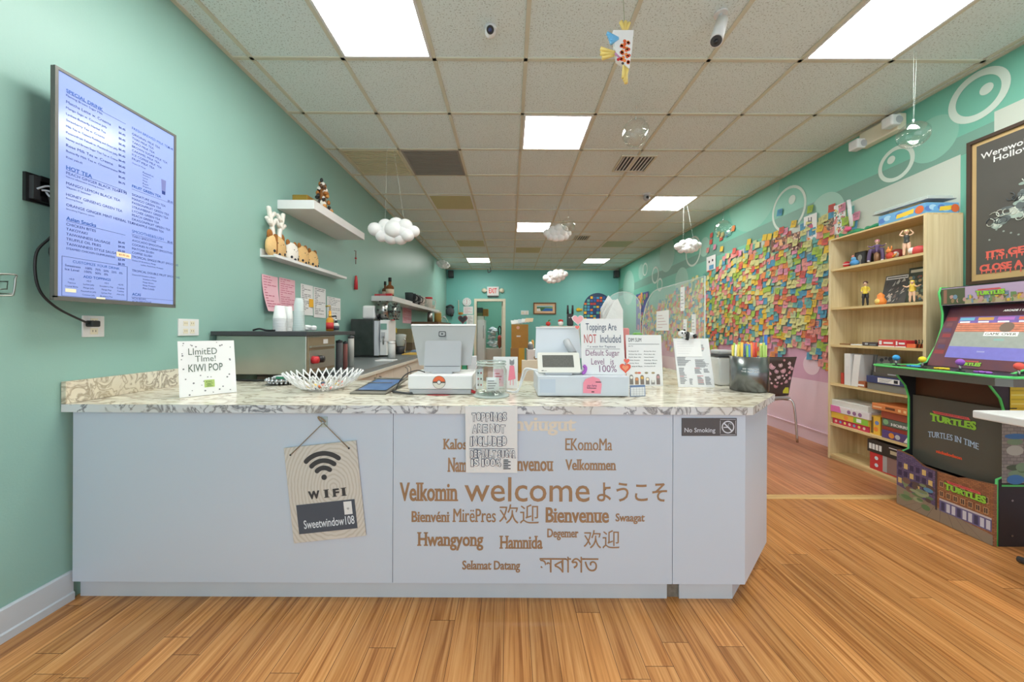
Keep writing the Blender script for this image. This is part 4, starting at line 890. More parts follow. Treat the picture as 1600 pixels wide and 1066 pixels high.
# small calendar card
f, W, H = quadframe(ON(985, 620), ON(1008.5, 619), pt(984, 602.5, 1.75)); t = thing('small_calendar', 'small blue edged calendar card at the right end of the long drawer', 'calendar', f @ V((W/2, 0, 0)))
MB(f).box(0, W, 0, H, -.004, 0, col((108, 130, 168))).box(W*.03, W*.95, H*.05, H*.82, 0, .0006, 'paper').build('card', t); m = MB(f)
for k in range(1, 5): m.box(W*(.03+.19*k), W*(.035+.19*k), H*.06, H*.8, .0006, .001, 'inkgrey')
for k in range(1, 4): m.box(W*.04, W*.94, H*(.05+.19*k), H*(.058+.19*k), .0006, .001, 'inkgrey')
m.build('grid', t); MB(f).box(W*.4, W*.6, 0, .002, -.03, -.004, 'paper').build('easel_back', t)
# dim sum sheet
bl, br_ = ON(980.5, 603.5), ON(1039.5, 604.5); br_.y = bl.y+.01; tl = pt(978, 523.5, bl.y+.03); f, W, H = quadframe(bl, br_, tl)
t = thing('dim_sum_sign', 'white dim sum price sheet with drawn steamer cups along its bottom', 'sign', (bl+br_)/2); MB(f).box(0, W, 0, H, -.003, 0, 'paper').build('sheet', t)
m = MB(f).text('DIM SUM', W*.07, H*.865, 'ink', W*.36, H*.075, .0008).box(W*.06, W*.94, H*.815, H*.822, 0, .0007, 'ink').text('$6.95', W*.06, H*.765, 'inkgrey', W*.13, H*.025, .0008)
for k in range(6):
    for j in range(2):
        y = H*(.665-.0585*k); m.text(['Pork Shumai (4)  6.95', 'Shrimp Har Gow', 'Pork Bun (2)', 'Chicken Dumpling', 'Sticky Rice', 'Custard Bun'][(k+j) % 6], W*(.06+.43*j), y, 'ink', W*(.28+.09*((k*3+j*2) % 4)/3), H*.022, .0008, bold=.02)
m.build('price_list', t); m = MB(f)
for k in range(6):
    x = W*(.115+.15*k); hh = H*(.19, .14, .18, .14, .09, .2)[k]; wd = W*.052; cc = [(140, 134, 130), (170, 140, 116), (140, 124, 112), (150, 140, 132), (160, 158, 156), (140, 126, 122)][k]
    o = [(x+dx*wd, y) for dx, y in ((-1, .03*H), (1, .03*H), (1, .03*H+hh*.8), (.6, .03*H+hh), (-.6, .03*H+hh), (-1, .03*H+hh*.8))]; m.poly([(a, b_, .0008) for a, b_ in o], col(cc))
    m.disc((x, .03*H+hh*.72, .0013), wd*.75, col([(236, 234, 228), (220, 150, 100), (226, 180, 90), (240, 226, 200), (238, 236, 232), (200, 150, 150)][k]), 16, 2)
    for q in range(3): m.box(x-wd*.8, x+wd*.8, H*(.04+.025*q), H*(.047+.025*q), .0009, .0013, col((110, 104, 100)))
for x, c1 in ((.34, (214, 110, 90)), (.26, (190, 140, 100)), (.54, (150, 140, 110)), (.73, (170, 150, 110))): m.disc((W*x, H*.255, .001), W*.05, col(c1), 14, 2, H*.02)
m.build('food_drawings', t); MB(f).box(W*.3, W*.7, 0, .003, -.07, -.003, 'paper').build('easel_back', t)
# menu sheet with panda
bl, br_ = ON(1060.5, 605), ON(1125, 607.5); br_.y = bl.y; tl = pt(1051.5, 529, bl.y+.07); f, W, H = quadframe(bl, br_, tl)
t = thing('menu_sheet', 'white printed menu in a clear stand beside the straw holder', 'menu', (bl+br_)/2); MB(f).box(0, W, 0, H, -.003, 0, 'paper').build('sheet', t); m = MB(f); r = random.Random(8)
for (x0_, x1_, y0_, y1_) in ((.04, .42, .42, .60), (.06, .26, .05, .38), (.32, .42, .05, .16), (.54, .94, .40, .55), (.50, .72, .26, .38), (.75, .95, .28, .36), (.55, .72, .05, .22), (.76, .95, .05, .20), (.74, .86, .72, .86)):
    y = y1_
    while y > y0_: m.box(W*x0_, W*(x0_+(x1_-x0_)*(.55+.45*r.random())), H*y, H*(y+.009), 0, .0007, 'redink' if r.random() < .08 else 'inkgrey'); y -= .021
m.build('printed_text', t); m = MB(f).box(W*.03, W*.76, H*.62, H*.98, .001, .0018, col((244, 242, 240)))
for k in range(6): m.box(W*.08, W*(.4+.05*(k % 4)), H*(.68+.05*k), H*(.684+.05*k), .0018, .0022, col((206, 204, 204)))
m.build('overlay_slip', t); MB(f).box(-.003, W+.003, -.0, H+.003, -.006, -.003, 'acrylic').box(W*.1, W*.9, 0, .003, -.08, -.003, 'acrylic').build('acrylic_holder', t)
pc = f @ V((W*.36, H+.003, -.004)); t = thing('panda_figure', 'small black and white panda lying on top of the menu sheet', 'panda figure', pc); m = MB(); k = .9
m.ball(pc+V((.02, 0, .018)), (.036*k, .019, .019*k), 'white', 18, 12); m.ball(pc+V((-.022, -.004, .026)), (.024*k, .021, .022*k), 'white', 18, 12); m.build('body', t); m = MB()
for s in (-1, 1): m.ball(pc+V((-.024+s*.016, -.002, .047)), (.007, .005, .007), 'black', 10, 6)
m.ball(pc+V((-.030, -.023, .03)), (.005, .003, .006), 'black', 8, 6).ball(pc+V((-.014, -.024, .03)), (.005, .003, .006), 'black', 8, 6).ball(pc+V((-.023, -.026, .021)), (.003, .003, .002), 'black', 8, 6); m.build('face_and_ears', t)
MB().tube([pc+V((.004, -.016, .028)), pc+V((.002, -.02, .004)), pc+V((-.002, -.021, -.01))], [.010, .0085, .009], 'black', 10).tube([pc+V((.044, -.012, .02)), pc+V((.05, -.02, .002))], [.012, .010], 'black', 10).ball(pc+V((.012, 0, .021)), (.011, .0195, .019), 'black', 14, 10).build('dark_legs', t)
for k, (px0, px1, py0, cc, lb) in enumerate(((716, 721.5, 556, (206, 196, 150), 'yellowish small carton standing beside the green carton behind the register'), (722, 729, 556, (60, 150, 110), 'green small carton standing behind the register'), (731, 744, 557, (214, 214, 220), 'white card box standing behind the register'))):
    d_ = 2.16; a_, b2_ = pt(px0, 590, d_), pt(px1, py0, d_); tag(MB().box(a_.x, b2_.x, d_, d_+.05, Z, b2_.z, col(cc), .002).box(a_.x+.003, b2_.x-.003, d_-.001, d_-.0002, Z+.03, Z+.05, 'paper').build('small_carton'), lb, 'carton')
# small white appliance
c = V((pt(1133, 590, 2.14).x, 2.16, Z)); t = thing('ice_crusher', 'white table appliance with a grey lid between menu and straw holder', 'appliance', c)
MB().box(c.x-.055, c.x+.05, c.y-.05, c.y+.06, Z, Z+.165, 'white', .012, seg=3).build('body', t); MB().box(c.x-.058, c.x+.053, c.y-.053, c.y+.063, Z+.166, Z+.178, 'darkgrey', .004).box(c.x-.05, c.x+.045, c.y-.045, c.y+.055, Z+.178, Z+.205, 'lightgrey', .01).build('lid', t)
MB().box(c.x+.025, c.x+.04, c.y-.052, c.y-.0495, Z+.11, Z+.14, 'inkgrey').build('label', t)
# straw holder
c = V((pt(1171, 590, 1.95).x, 1.955, Z)); R = .090; t = thing('straw_holder', 'dark metal straw tin with printed words at the counter corner', 'straw holder', c)
mk('tin', (126, 130, 130), .26, .9, var=.15, scale=4)
MB().lathe([(.001, .001), (R-.003, .001), (R-.003, .003), (R, .004), (R, .182), (R-.003, .183), (R-.003, .01), (.001, .01)], c, 'tin', 44).build('tin', t)
m = MB()
for s, zz, ww in (("SEE YOU ON", .117, .072), ("THE FLIP SIDE.", .1035, .084)):
    vs, fs = glyphs(s, False, .02); xa = min(v[0] for v in vs); xb = max(v[0] for v in vs); k = ww/(xb-xa); ra = -.50
    m.add([c+V(((R+.0008)*math.sin(((v[0]-xa)*k-ww/2)/R+ra), -(R+.0008)*math.cos(((v[0]-xa)*k-ww/2)/R+ra), zz+v[1]*.012)) for v in vs], fs, col((206, 208, 208)))
m.build('printed_words', t)
r = random.Random(12); sc = [(232, 214, 96), (150, 200, 90), (70, 130, 200), (240, 160, 60), (230, 90, 70), (244, 200, 80), (180, 210, 110), (240, 236, 226)]
nmz = ['yellow', 'green', 'blue', 'orange', 'red', 'golden', 'lime', 'white']
for k in range(34):
    ci = min(7, int(k*8/34)) if k % 3 else r.randrange(8); a = r.random()*6.28; q = (R-.014)*math.sqrt(r.random()); p = c+V((-.075+.15*k/33, 0, 0)); yy = math.sqrt(max(0, (R-.016)**2-(p.x-c.x)**2))*(r.random()*2-1)
    p = V((p.x, c.y+yy, Z+.011)); h_ = .225+.022*r.random(); tp = p+V(((r.random()-.5)*.012, (r.random()-.5)*.012, h_)); m = MB().tube([p, tp], .0058, col(sc[ci]), 9)
    ts = MB().tube([p, tp-V((0, 0, .03))], .0058, col(sc[ci]), 9); ts = m; g = nmz[ci]
    o = ts.build('drinking_straw'); tag(o, g+' wrapped drinking straw standing in the dark tin', 'straw', g+' straws in the tin')
pb = c+V((.066, -.02, .012)); tag(MB().tube([pb, pb+V((.006, -.006, .285))], .0075, col((54, 110, 190)), 10).build('tall_straw'), 'tallest straw, deep blue, at the right of the dark tin', 'straw')
pb = c+V((.080, .02, .012)); 
# table cards lying flat on the counter
for k, (px, py, cc, lb) in enumerate(((1040, 612, (196, 170, 140), 'brown'), (1065, 617, (206, 150, 130), 'reddish'), (1105, 617, (150, 190, 170), 'greenish'), (1090, 612, (170, 120, 100), 'dark red'))):
    pass
# ------------------------------------------------------------------ toaster oven unit at the left end of the counter
mk('ovensteel', (176, 178, 168), .28, .85, var=.12, scale=7); mk('ovenbrown', (150, 134, 108), .4, .3)
xf, ya, yb_ = -1.283, 2.30, 2.68
t = thing('counter_oven', 'low stainless steel counter oven with a black top slab at the left wall', 'oven', (-1.56, 2.49, CTOP))
zb, zt_ = .87, 1.115
MB().box(-1.85, xf, ya, yb_, zb, zt_, 'ovensteel', .003).build('body', t)
MB().box(-1.862, xf+.02, ya-.03, 2.98, zt_+.001, zt_+.028, 'darkgrey', .002).build('top_slab', t)
m = MB(); fr = frame((xf, ya, zb), (0, 1, 0), (0, 0, 1)); f = fr
MB(f).box(.012, .36, .012, .235, 0, .006, 'ovenbrown').build('front_panel', t)
m = MB(f).box(.025, .345, .03, .15, .006, .012, 'ovensteel').box(.025, .345, .17, .18, .006, .02, 'ovensteel').box(.20, .26, .19, .22, .006, .008, 'white'); m.build('door', t)
m = MB(f)
for k, c_ in ((.06, 'red'), (.13, 'black')):
    m.tube([(k, .09, .012), (k, .09, .045)], [.026, .022], c_, 16)
m.build('knob', t)
m = MB()
for a in (-1.8, -1.4):
    for b_ in (ya+.04, yb_-.04): m.cyl((a, b_, CTOP+.001), (a, b_, zb), .018, .022, 'black', 10)
m.build('foot', t)
tag(MB().tube(curve([(xf+.12, ya+.02, CTOP+.0066), (xf+.035, ya-.05, CTOP+.0066), (xf-.05, ya-.08, CTOP+.0066), (xf-.25, ya-.10, CTOP+.0066), (xf-.45, ya-.07, CTOP+.0066)], 6), .006, 'cable').build('oven_lead'), 'black cord trailing in front of the counter oven on the marble', 'cord')
# canisters between oven and coffee machine, under the slab's end
for k, (px0, px1, py0, py1, d, cc, lb) in enumerate(((525, 535, 531, 562, 2.86, (120, 120, 122), 'grey metal canister beside the counter oven'), (536, 543, 533, 560, 2.90, (150, 96, 90), 'dull red canister beside the counter oven'), (544, 553, 524, 562, 3.1, (196, 196, 190), 'pale metal pitcher between the oven and the coffee machine'))):
    a, b_ = pt(px0, py1, d), pt(px1, py0, d); r_ = (b_.x-a.x)/2; c = V(((a.x+b_.x)/2, d, CTOP+.0006)); h_ = b_.z-c.z
    t = thing('canister', lb, 'canister', c); MB().lathe([(.001, 0), (r_, .001), (r_, h_*.9), (r_*.85, h_*.94)], c, col(cc, 35), 20).build('body', t); MB().lathe([(r_*1.02, h_*.90), (r_*1.02, h_*.97), (r_*.3, h_*.985), (r_*.3, h_), (.001, h_)], c, 'darkgrey', 20).build('lid', t)
# cups and bottles on the slab
zs = zt_+.0286
def stack(px, w_, py0, d, n, label, mat, group=None):
    c = pt(px, 500, d); c = V((c.x, d, zs)); r_ = w_*d/F/2; H = pt(px, py0, d).z-zs; ch = H*.52; st = (H-ch)/(n-1)
    for k in range(n):
        z = st*k; m = MB().lathe([(r_, z), (r_, z+.003), (r_*.98, z+.005), (r_*.72, z+ch), (.001, z+ch)], c, mat, 26)
        tag(m.build('paper_cup'), label, 'cup', group)
stack(437.5, 19.5, 478, 2.50, 9, 'white paper cup upside down in the nearer tall stack on the oven top', 'white', 'nearer stack of white cups')
stack(450.5, 13.5, 479, 2.72, 9, 'white paper cup upside down in the farther stack on the oven top', 'white', 'farther stack of white cups')
mk('clearcup', (226, 236, 236), .25, alpha=.55)
c = pt(467, 500, 2.56); c = V((c.x, 2.56, zs)); H = pt(467, 466, 2.56).z-zs
m = MB().lathe([(.040, 0), (.040, .01), (.036, .05), (.031, H*.8), (.024, H), (.001, H)], c, 'clearcup', 26)
for k in range(12): m.tube([c+V(((.040-.0006*k)*math.cos(2*PI*q/26), (.040-.0006*k)*math.sin(2*PI*q/26), .012*k+.006)) for q in range(26)], .0016, 'acrylicedge', 6, True)
tag(m.build('clear_cup_stack'), 'tall nested column of clear plastic cups beside the white cup stacks', 'cup stack')
def bottle(px, d, py0, w_, label, cc, cap, z0, lab=None, pump=False, name='bottle', alpha_mat=None):
    c = pt(px, 500, d); c = V((c.x, d, z0)); H = pt(px, py0, d).z-z0; r_ = w_*d/F/2; t = thing(name, label, 'bottle', c); b0 = alpha_mat or col(cc, 25)
    hb = H*(.55 if pump else .62)
    MB().lathe([(.001, .0), (r_, .001), (r_, hb*.8), (r_*.75, hb*.92), (r_*.36, hb), (r_*.36, H*.8)], c, b0, 20).build('body', t)
    if lab: MB().lathe([(r_*1.02, hb*.15), (r_*1.02, hb*.62)], c, col(lab), 20).build('label', t)
    if pump:
        MB().lathe([(r_*.45, hb), (r_*.45, hb+.02), (r_*.14, hb+.022), (r_*.14, H-.012)], c, cap, 14).tube([c+V((0, 0, H-.01)), c+V((.0, -.0, H)), c+V((-.03, -.005, H-.004))], .006, cap, 8).build('pump', t)
    else: MB().lathe([(r_*.42, H*.79), (r_*.42, H), (.001, H)], c, cap, 14).build('cap', t)
bottle(515.5, 2.80, 478, 11, 'amber syrup bottle with a gold pump and red label on the oven top', (196, 140, 50), 'brass', zs, (190, 50, 50), True)
bottle(525, 2.90, 494, 9, 'clear syrup bottle with a dark pump on the oven top', (200, 206, 200), 'ink', zs, (60, 70, 80), True)
c = pt(482, 500, 2.66); c = V((c.x, 2.66, zs)); t = thing('folded_cloth', 'small crumpled white cloth on the oven top', 'cloth', c); m = MB(); r = random.Random(2)
for k in range(9): m.ball(c+V((-.03+.06*r.random(), -.02+.04*r.random(), .016+.022*r.random())), (.022, .018, .014), 'paper', 10, 7)
m.build('cloth_folds', t)
m = MB().tube(curve([V((-1.66, 2.36, zs+.006)), V((-1.62, 2.36, zs+.016)), V((-1.58, 2.37, zs+.006)), V((-1.52, 2.36, zs+.006))], 5), .006, 'black'); tag(m.build('black_clip'), 'small black clip lying on the oven top near the kiwi pop sign', 'clip')
# ------------------------------------------------------------------ work counter along the left wall
t = thing('work_counter', 'grey topped work counter with cream cupboards along the left wall', 'counter', (-1.5, 4.4, 0)); mk('worktop', (128, 134, 136), .3, var=.15, scale=30); mk('cupboard', (216, 214, 204), .5)
MB().box(XL+.003, -1.145, 2.70, 6.4, CTOP-.035, CTOP, 'worktop').build('worktop', t); MB().box(XL+.003, -1.13, 2.70, 6.4, CTOP-.06, CTOP-.036, 'cupboard').build('edge_band', t)
MB().box(XL+.003, -1.18, 2.72, 6.4, .1, CTOP-.061, 'cupboard').box(XL+.003, -1.24, 2.72, 6.4, 0, .1, 'darkgrey').build('carcass', t)
for k in range(6):
    y0 = 2.74+.46*k; d_ = MB().box(-1.18, -1.163, y0+.003, y0+.455, .11, CTOP-.07, 'cupboard', .002).build('door', t); ORG[d_.name] = ORG[t.name]
    yh = y0+(.40 if k % 2 == 0 else .06); h = MB().tube(curve([(-1.164, yh, .62), (-1.135, yh, .64), (-1.135, yh, .72), (-1.164, yh, .74)], 5), .0055, 'steel').build('handle', d_)
# coffee machine
mk('machineblack', (52, 56, 54), .12, var=.6, scale=9)
xa, xb = pt(545, 540, 4.15).x+.02, pt(584, 540, 4.15).x; zt2 = pt(560, 498.5, 4.15).z; Zw = CTOP+.0006
t = thing('coffee_machine', 'large black coffee machine with a white dispensing front', 'coffee machine', ((xa+xb)/2, 4.3, Zw)); zq = zt2
MB().box(xa, xb, 4.15, 4.52, Zw+.02, zq, 'machineblack', .006).build('body', t)
xc = pt(606, 540, 4.15).x
m = MB().prism([(xb+.001, Zw+.02), (xb+.05, Zw+.02), (xb+.035, Zw+.2), (xb+.05, zq-.02), (xb+.001, zq-.02)], 4.16, 4.51, col((196, 200, 208), 35), 1); m.build('front_shell', t)
MB().box(xb+.052, xc-.01, 4.20, 4.47, Zw+.18, zq-.01, 'white', .006).box(xb+.052, xc-.03, 4.20, 4.47, Zw+.02, Zw+.178, 'white', .005).build('dispenser', t)
MB().box(xb+.06, xc-.03, 4.193, 4.1995, zq-.12, zq-.05, col((120, 160, 150))).box(xb+.07, xc-.05, 4.185, 4.199, zq-.22, zq-.15, 'lightgrey').build('display', t); MB().tube([(xb+.1, 4.18, zq-.2), (xb+.1, 4.165, zq-.24), (xb+.1, 4.18, zq-.29)], .008, 'steel').build('spout', t)
MB().box(xa, xb+.05, 4.15, 4.52, Zw, Zw+.019, 'black').build('base', t)
# cup sealing machine on top
z0 = zq+.001; xs = pt(590, 490, 4.3).x; t = thing('cup_sealer', 'white cup sealing machine with two silver perforated reels above the coffee machine', 'machine', (xs-.1, 4.32, z0))
MB().box(pt(567, 490, 4.25).x, xs, 4.22, 4.46, z0, pt(570, 477.5, 4.25).z, 'white', .025, seg=3).build('body', t)
for k, (xx, rr, wd) in enumerate(((xs+.075, .105, .14), (xs+.215, .09, .05))):
    zc = pt(600, 487, 4.3).z; zc = max(zc, z0+rr+.001); m = MB().cyl((xx-wd/2, 4.32, zc), (xx+wd/2, 4.32, zc), rr, rr, 'steel', 30)
    for s in range(10):
        a = 2*PI*s/10
        for e_ in (-.3, .3): m.ball((xx+wd*e_, 4.32+rr*math.cos(a), zc+rr*math.sin(a)), (.012, .012, .012), 'black', 8, 6)
        m.ball((xx+wd/2, 4.32+rr*.65*math.cos(a), zc+rr*.65*math.sin(a)), (.004, .014, .014), 'inkgrey', 8, 6)
    m.build('film_reel', t)
MB().cyl((xs-.01, 4.32, zc), (xs+.26, 4.32, zc), .015, .015, 'black', 10).build('spindle', t)
# smaller things along the work counter
def jar(px, d, py0, py1, w_, label, cc, lid, name='jar', cat='jar', z0=None, rough=40):
    c = pt(px, py1, d); z = z0 if z0 is not None else c.z; c = V((c.x, d, z)); H = pt(px, py0, d).z-z; r_ = w_*d/F/2
    t = thing(name, label, cat, c); MB().lathe([(.001, .0), (r_, .001), (r_, H*.82), (r_*.9, H*.86)], c, col(cc, rough), 22).build('body', t); MB().lathe([(r_*.98, H*.84), (r_*.98, H*.98), (.001, H)], c, lid, 22).build('lid', t)
jar(612, 4.02, 533, 556, 11, 'white mug beside the coffee machine', (226, 226, 224), 'white', 'mug', 'mug', Zw)
jar(613, 4.75, 499, 530, 7, 'dark sauce bottle with a red cap behind the coffee machine', (70, 58, 50), 'red', 'bottle', 'bottle', Zw)
b = MB().box(-1.80, -1.47, 5.5, 5.75, Zw+.12, Zw+.33, col((150, 136, 104)), .004); t = thing('till_box', 'olive box with a yellow tag standing behind the coffee machine', 'box', (-1.63, 5.6, Zw)); b.build('body', t)
MB().box(-1.80, -1.47, 5.5, 5.75, Zw, Zw+.118, col((110, 90, 66))).build('lower_crate', t); MB().box(-1.76, -1.70, 5.492, 5.499, Zw+.27, Zw+.34, col((236, 200, 60))).build('tag', t)
t = thing('blender_jug', 'clear blender jug with a silver tap on the work counter', 'blender', (-1.42, 4.75, Zw)); MB().lathe([(.001, 0), (.06, .001), (.055, .09), (.045, .1)], (-1.42, 4.75, Zw), 'darkgrey', 20).build('base', t); MB().lathe([(.045, .102), (.07, .22), (.072, .25), (.03, .262), (.001, .262)], (-1.42, 4.75, Zw), 'clearcup', 20).build('jug', t)
MB().tube(curve([(-1.36, 4.72, Zw+.02), (-1.34, 4.7, Zw+.16), (-1.36, 4.68, Zw+.2)], 5), .008, 'chrome').build('tap', t)
tag(MB().box(-1.33, -1.16, 3.6, 3.78, Zw, Zw+.012, 'white', .003).build('white_tray'), 'small white tray at the worktop edge before the coffee machine', 'tray')
tag(MB().box(-1.36, -1.16, 4.6, 4.95, Zw, Zw+.01, col((230, 186, 84)), .002).build('yellow_mat'), 'flat yellow mat on the worktop edge beyond the coffee machine', 'mat')
tag(MB().box(-1.36, -1.16, 5.0, 5.5, Zw, Zw+.03, col((120, 144, 176)), .006).build('blue_tray'), 'blue tray on the worktop beyond the yellow mat', 'tray')
c2 = MB().box(XL+.01, -1.2, 6.45, 8.8, 0, .90, col((178, 182, 184), 35)).box(XL+.01, -1.18, 6.45, 8.8, .901, .949, 'steel'); tag(c2.build('steel_fridge'), 'low grey fridge with a steel top past the work counter', 'fridge')
zf = .9496
xx, yy = pt(672, 500, 7.1).x, 7.1; zk = pt(672, 503, 7.1).z
tag(MB().box(XL+.01, -1.35, 6.9, 8.4, zk-.04, zk-.003, col((110, 86, 62))).box(XL+.01, -1.35, 6.9, 6.95, zf, zk-.04, col((110, 86, 62))).box(XL+.01, -1.35, 8.35, 8.4, zf, zk-.04, col((110, 86, 62))).build('riser_shelf'), 'brown riser rack standing on the steel fridge top', 'rack')
m = MB().lathe([(.001, 0), (.055, .001), (.055, .16), (.04, .175)], (xx, yy, zk-.002), 'steel', 20)
t = thing('steel_kettle', 'shiny steel pot on the brown riser under the far shelf', 'pot', (xx, yy, zk-.002)); m.build('body', t); MB().lathe([(.05, .176), (.045, .19), (.012, .195), (.012, .21), (.001, .212)], (xx, yy, zk-.002), 'darkgrey', 18).build('lid', t)
jar(684, 7.6, 487, 503, 11, 'golden tin on the brown riser under the far shelf', (180, 150, 80), 'cream', 'tin', 'tin', zk-.002)
c = pt(694, 503, 7.9); m = MB()
for k in range(3): m.tube(curve([V((c.x-.10, 7.9, zk-.002)), V((c.x-.07+.03*k, 7.9, zk+.10+.02*k)), V((c.x+.04, 7.9, zk+.09)), V((c.x+.10, 7.9, zk-.002))], 6), .008, 'cablew' if k else col((120, 170, 110)))
tag(m.build('white_hose'), 'white looped hose on the riser under the far shelf', 'hose')
# on the third shelf
bottle(609, 5.05, 434, 12, 'brown glass bottle with dark cap on the shelf above the coffee machine', (120, 74, 40), 'black', 1.616, (214, 196, 170))
bottle(601.5, 5.30, 440, 9, 'shorter brown bottle behind the brown bottle with pale label', (96, 62, 40), 'black', 1.616, (190, 170, 150))
for k, (px, cc, lb) in enumerate(((591, (200, 60, 70), 'red packet lying at the near end of the shelf with the brown bottle'), (600, (190, 96, 110), 'pinkish packet behind the red packet on the shelf with the brown bottle'), (608, (206, 44, 54), 'bright red packet at the front edge of the shelf with the brown bottle'))):
    c = pt(px, 462, 4.98); tag(MB().box(c.x-.04, c.x+.04, 4.945+.0, 4.99, 1.6156, 1.64+.004*k, col(cc), .002).build('snack_packet'), lb, 'packet')
# dark cups
for k in range(6):
    y = 6.05+.17*k; cc, nm = [((50, 60, 62), 'dark green'), ((36, 40, 44), 'black'), ((120, 124, 124), 'grey'), ((52, 52, 54), 'charcoal'), ((176, 172, 164), 'pale grey'), ((214, 208, 198), 'white')][k]
    c = V((-1.67, y, 1.6006)); t = thing('cup', nm+' cup in the row on the far white shelf', 'cup', c, 'cups on the far shelf'); m = MB().lathe([(.001, 0), (.055, .001), (.068, .17), (.063, .17), (.05, .01), (.001, .01)], c, col(cc, 35), 22); m.build('body', t)
    MB().tube(curve([c+V((.06, -.0, .15)), c+V((.105, 0, .12)), c+V((.10, 0, .06)), c+V((.055, 0, .04))], 5), .008, col(cc, 35)).build('handle', t)
c = V((-1.67, 7.5, 1.6006)); t = thing('storage_jar', 'clear jar with a red lid and handle on the far white shelf', 'jar', c); MB().lathe([(.001, 0), (.075, .001), (.075, .18), (.07, .19)], c, col((214, 206, 196), 30), 20).build('body', t); MB().lathe([(.08, .19), (.08, .225), (.001, .226)], c, 'red', 20).build('lid', t); MB().tube(curve([c+V((.07, 0, .17)), c+V((.14, 0, .15)), c+V((.13, 0, .05)), c+V((.07, 0, .03))], 5), .01, 'white').build('handle', t)
c = V((-1.68, 8.0, 1.6006)); tag(MB().ball(c+V((0, 0, .05)), (.05, .06, .05), 'cream').build('cream_bowl'), 'small cream bowl at the end of the far white shelf', 'bowl')
# ------------------------------------------------------------------ back wall things
YW = YB-.002
def bx(px0, px1, py0, py1, y, dep, mat, m=None, bev=0):
    a, b_ = pt(px0, py1, y), pt(px1, py0, y); m = m or MB(); return m.box(a.x, b_.x, y, y+dep, a.z, b_.z, mat, bev)
t = thing('exit_sign', 'white EXIT sign with red letters above the back doorway', 'exit sign', pt(770, 462, YW-.06)); a, b_ = pt(761, 462, YW-.06), pt(779.5, 448, YW-.06)
MB().box(a.x, b_.x, YW-.06, YW, a.z, b_.z, 'white', .006).build('housing', t); f = FRONT((a.x, YW-.061, a.z)); W, H = b_.x-a.x, b_.z-a.z
mk('exitred', (206, 48, 44), .5, emit=.3); MB(f).text('EXIT', W*.16, H*.26, 'exitred', W*.66, H*.56, .001, False, .02).build('lettering', t)
for s, xc_ in ((0, a.x-.085), (1, b_.x+.085)): MB().ball((xc_, YW-.05, (a.z+b_.z)/2+.02), (.075, .05, .065), 'cream', 14, 10).box(min(xc_, a.x+.0), max(xc_, b_.x*1 if s else a.x), YW-.03, YW-.01, (a.z+b_.z)/2, (a.z+b_.z)/2+.04, 'white').build('emergency_lamp', t)
MB().box(a.x+.02, b_.x-.02, YW-.05, YW, a.z-.04, a.z-.002, 'darkgrey').build('mount', t)
for px0, px1, lb in ((700, 708, 'small black speaker in the upper left corner of the back wall'), (960.5, 968, 'small black speaker in the upper right corner of the back wall')):
    a, b_ = pt(px0, 433.5, YW-.15), pt(px1, 422.5, YW-.15); t = thing('wall_speaker', lb, 'speaker', (a.x, YW-.15, a.z)); MB().box(a.x, b_.x, YW-.14, YW, a.z, b_.z, 'black', .008).build('cabinet', t); MB().box(a.x+.012, b_.x-.012, YW-.146, YW-.141, a.z+.012, b_.z-.012, 'darkgrey').build('grille', t)
c = pt(729.5, 472, YW-.03); t = thing('wall_clock', 'round white clock on the back wall left of the doorway', 'clock', c); R = 6.6*YW/F
MB().cyl((c.x, YW, c.z), (c.x, YW-.035, c.z), R, R, 'white', 32).build('case', t); m = MB().disc((c.x, YW-.0352, c.z), R*.9, 'paper', 32, 1); m.box(c.x-.005, c.x+.005, YW-.038, YW-.0356, c.z-.02, c.z+R*.6, 'red').box(c.x-.03, c.x+.01, YW-.038, YW-.0356, c.z-.05, c.z-.04, 'red')
for k in range(12): m.disc((c.x+R*.75*math.cos(k*PI/6), YW-.0356, c.z+R*.75*math.sin(k*PI/6)), .008, 'ink', 8, 1)
m.build('face', t)
for px0, px1, py0, py1, lb in ((724, 739, 479, 491, 'white sheet with pink print under the wall clock'), (729, 740, 492, 507, 'lower white sheet on the back wall beside the doorway')):
    t = thing('notice_sheet', lb, 'paper sheet', pt(px0, py1, YW-.005)); bx(px0, px1, py0, py1, YW-.006, .004, 'paper').build('sheet', t); m = MB(); a, b_ = pt(px0, py1, YW-.008), pt(px1, py0, YW-.008)
    for k in range(6): m.box(a.x+.03, a.x+.03+(b_.x-a.x-.06)*(.5+.5*((k*5) % 3)/2), YW-.008, YW-.0065, a.z+(b_.z-a.z)*(.12+.13*k), a.z+(b_.z-a.z)*(.15+.13*k), col((210, 120, 140)) if py0 < 490 else 'inkgrey')
    m.build('print', t)
m = MB().tube(curve([pt(697, 480, YW-.05), pt(704, 477.5, YW-.09), pt(709, 481, YW-.05)], 6), .03, 'darkgrey'); c = pt(703, 487, YW-.06); m.ball(c, (.13, .05, .13), col((66, 74, 80)), 18, 12).ball(c+V((.05, -.02, -.1)), (.06, .05, .05), 'black'); tag(m.build('baseball_cap'), 'dark cap hanging on the back wall at the left corner', 'cap')
tag(MB().tube([pt(716.5, 469, YW-.03), pt(716.5, 492, YW-.03)], .012, 'cream').build('white_rod'), 'thin white rod on the back wall beside the clock', 'rod')
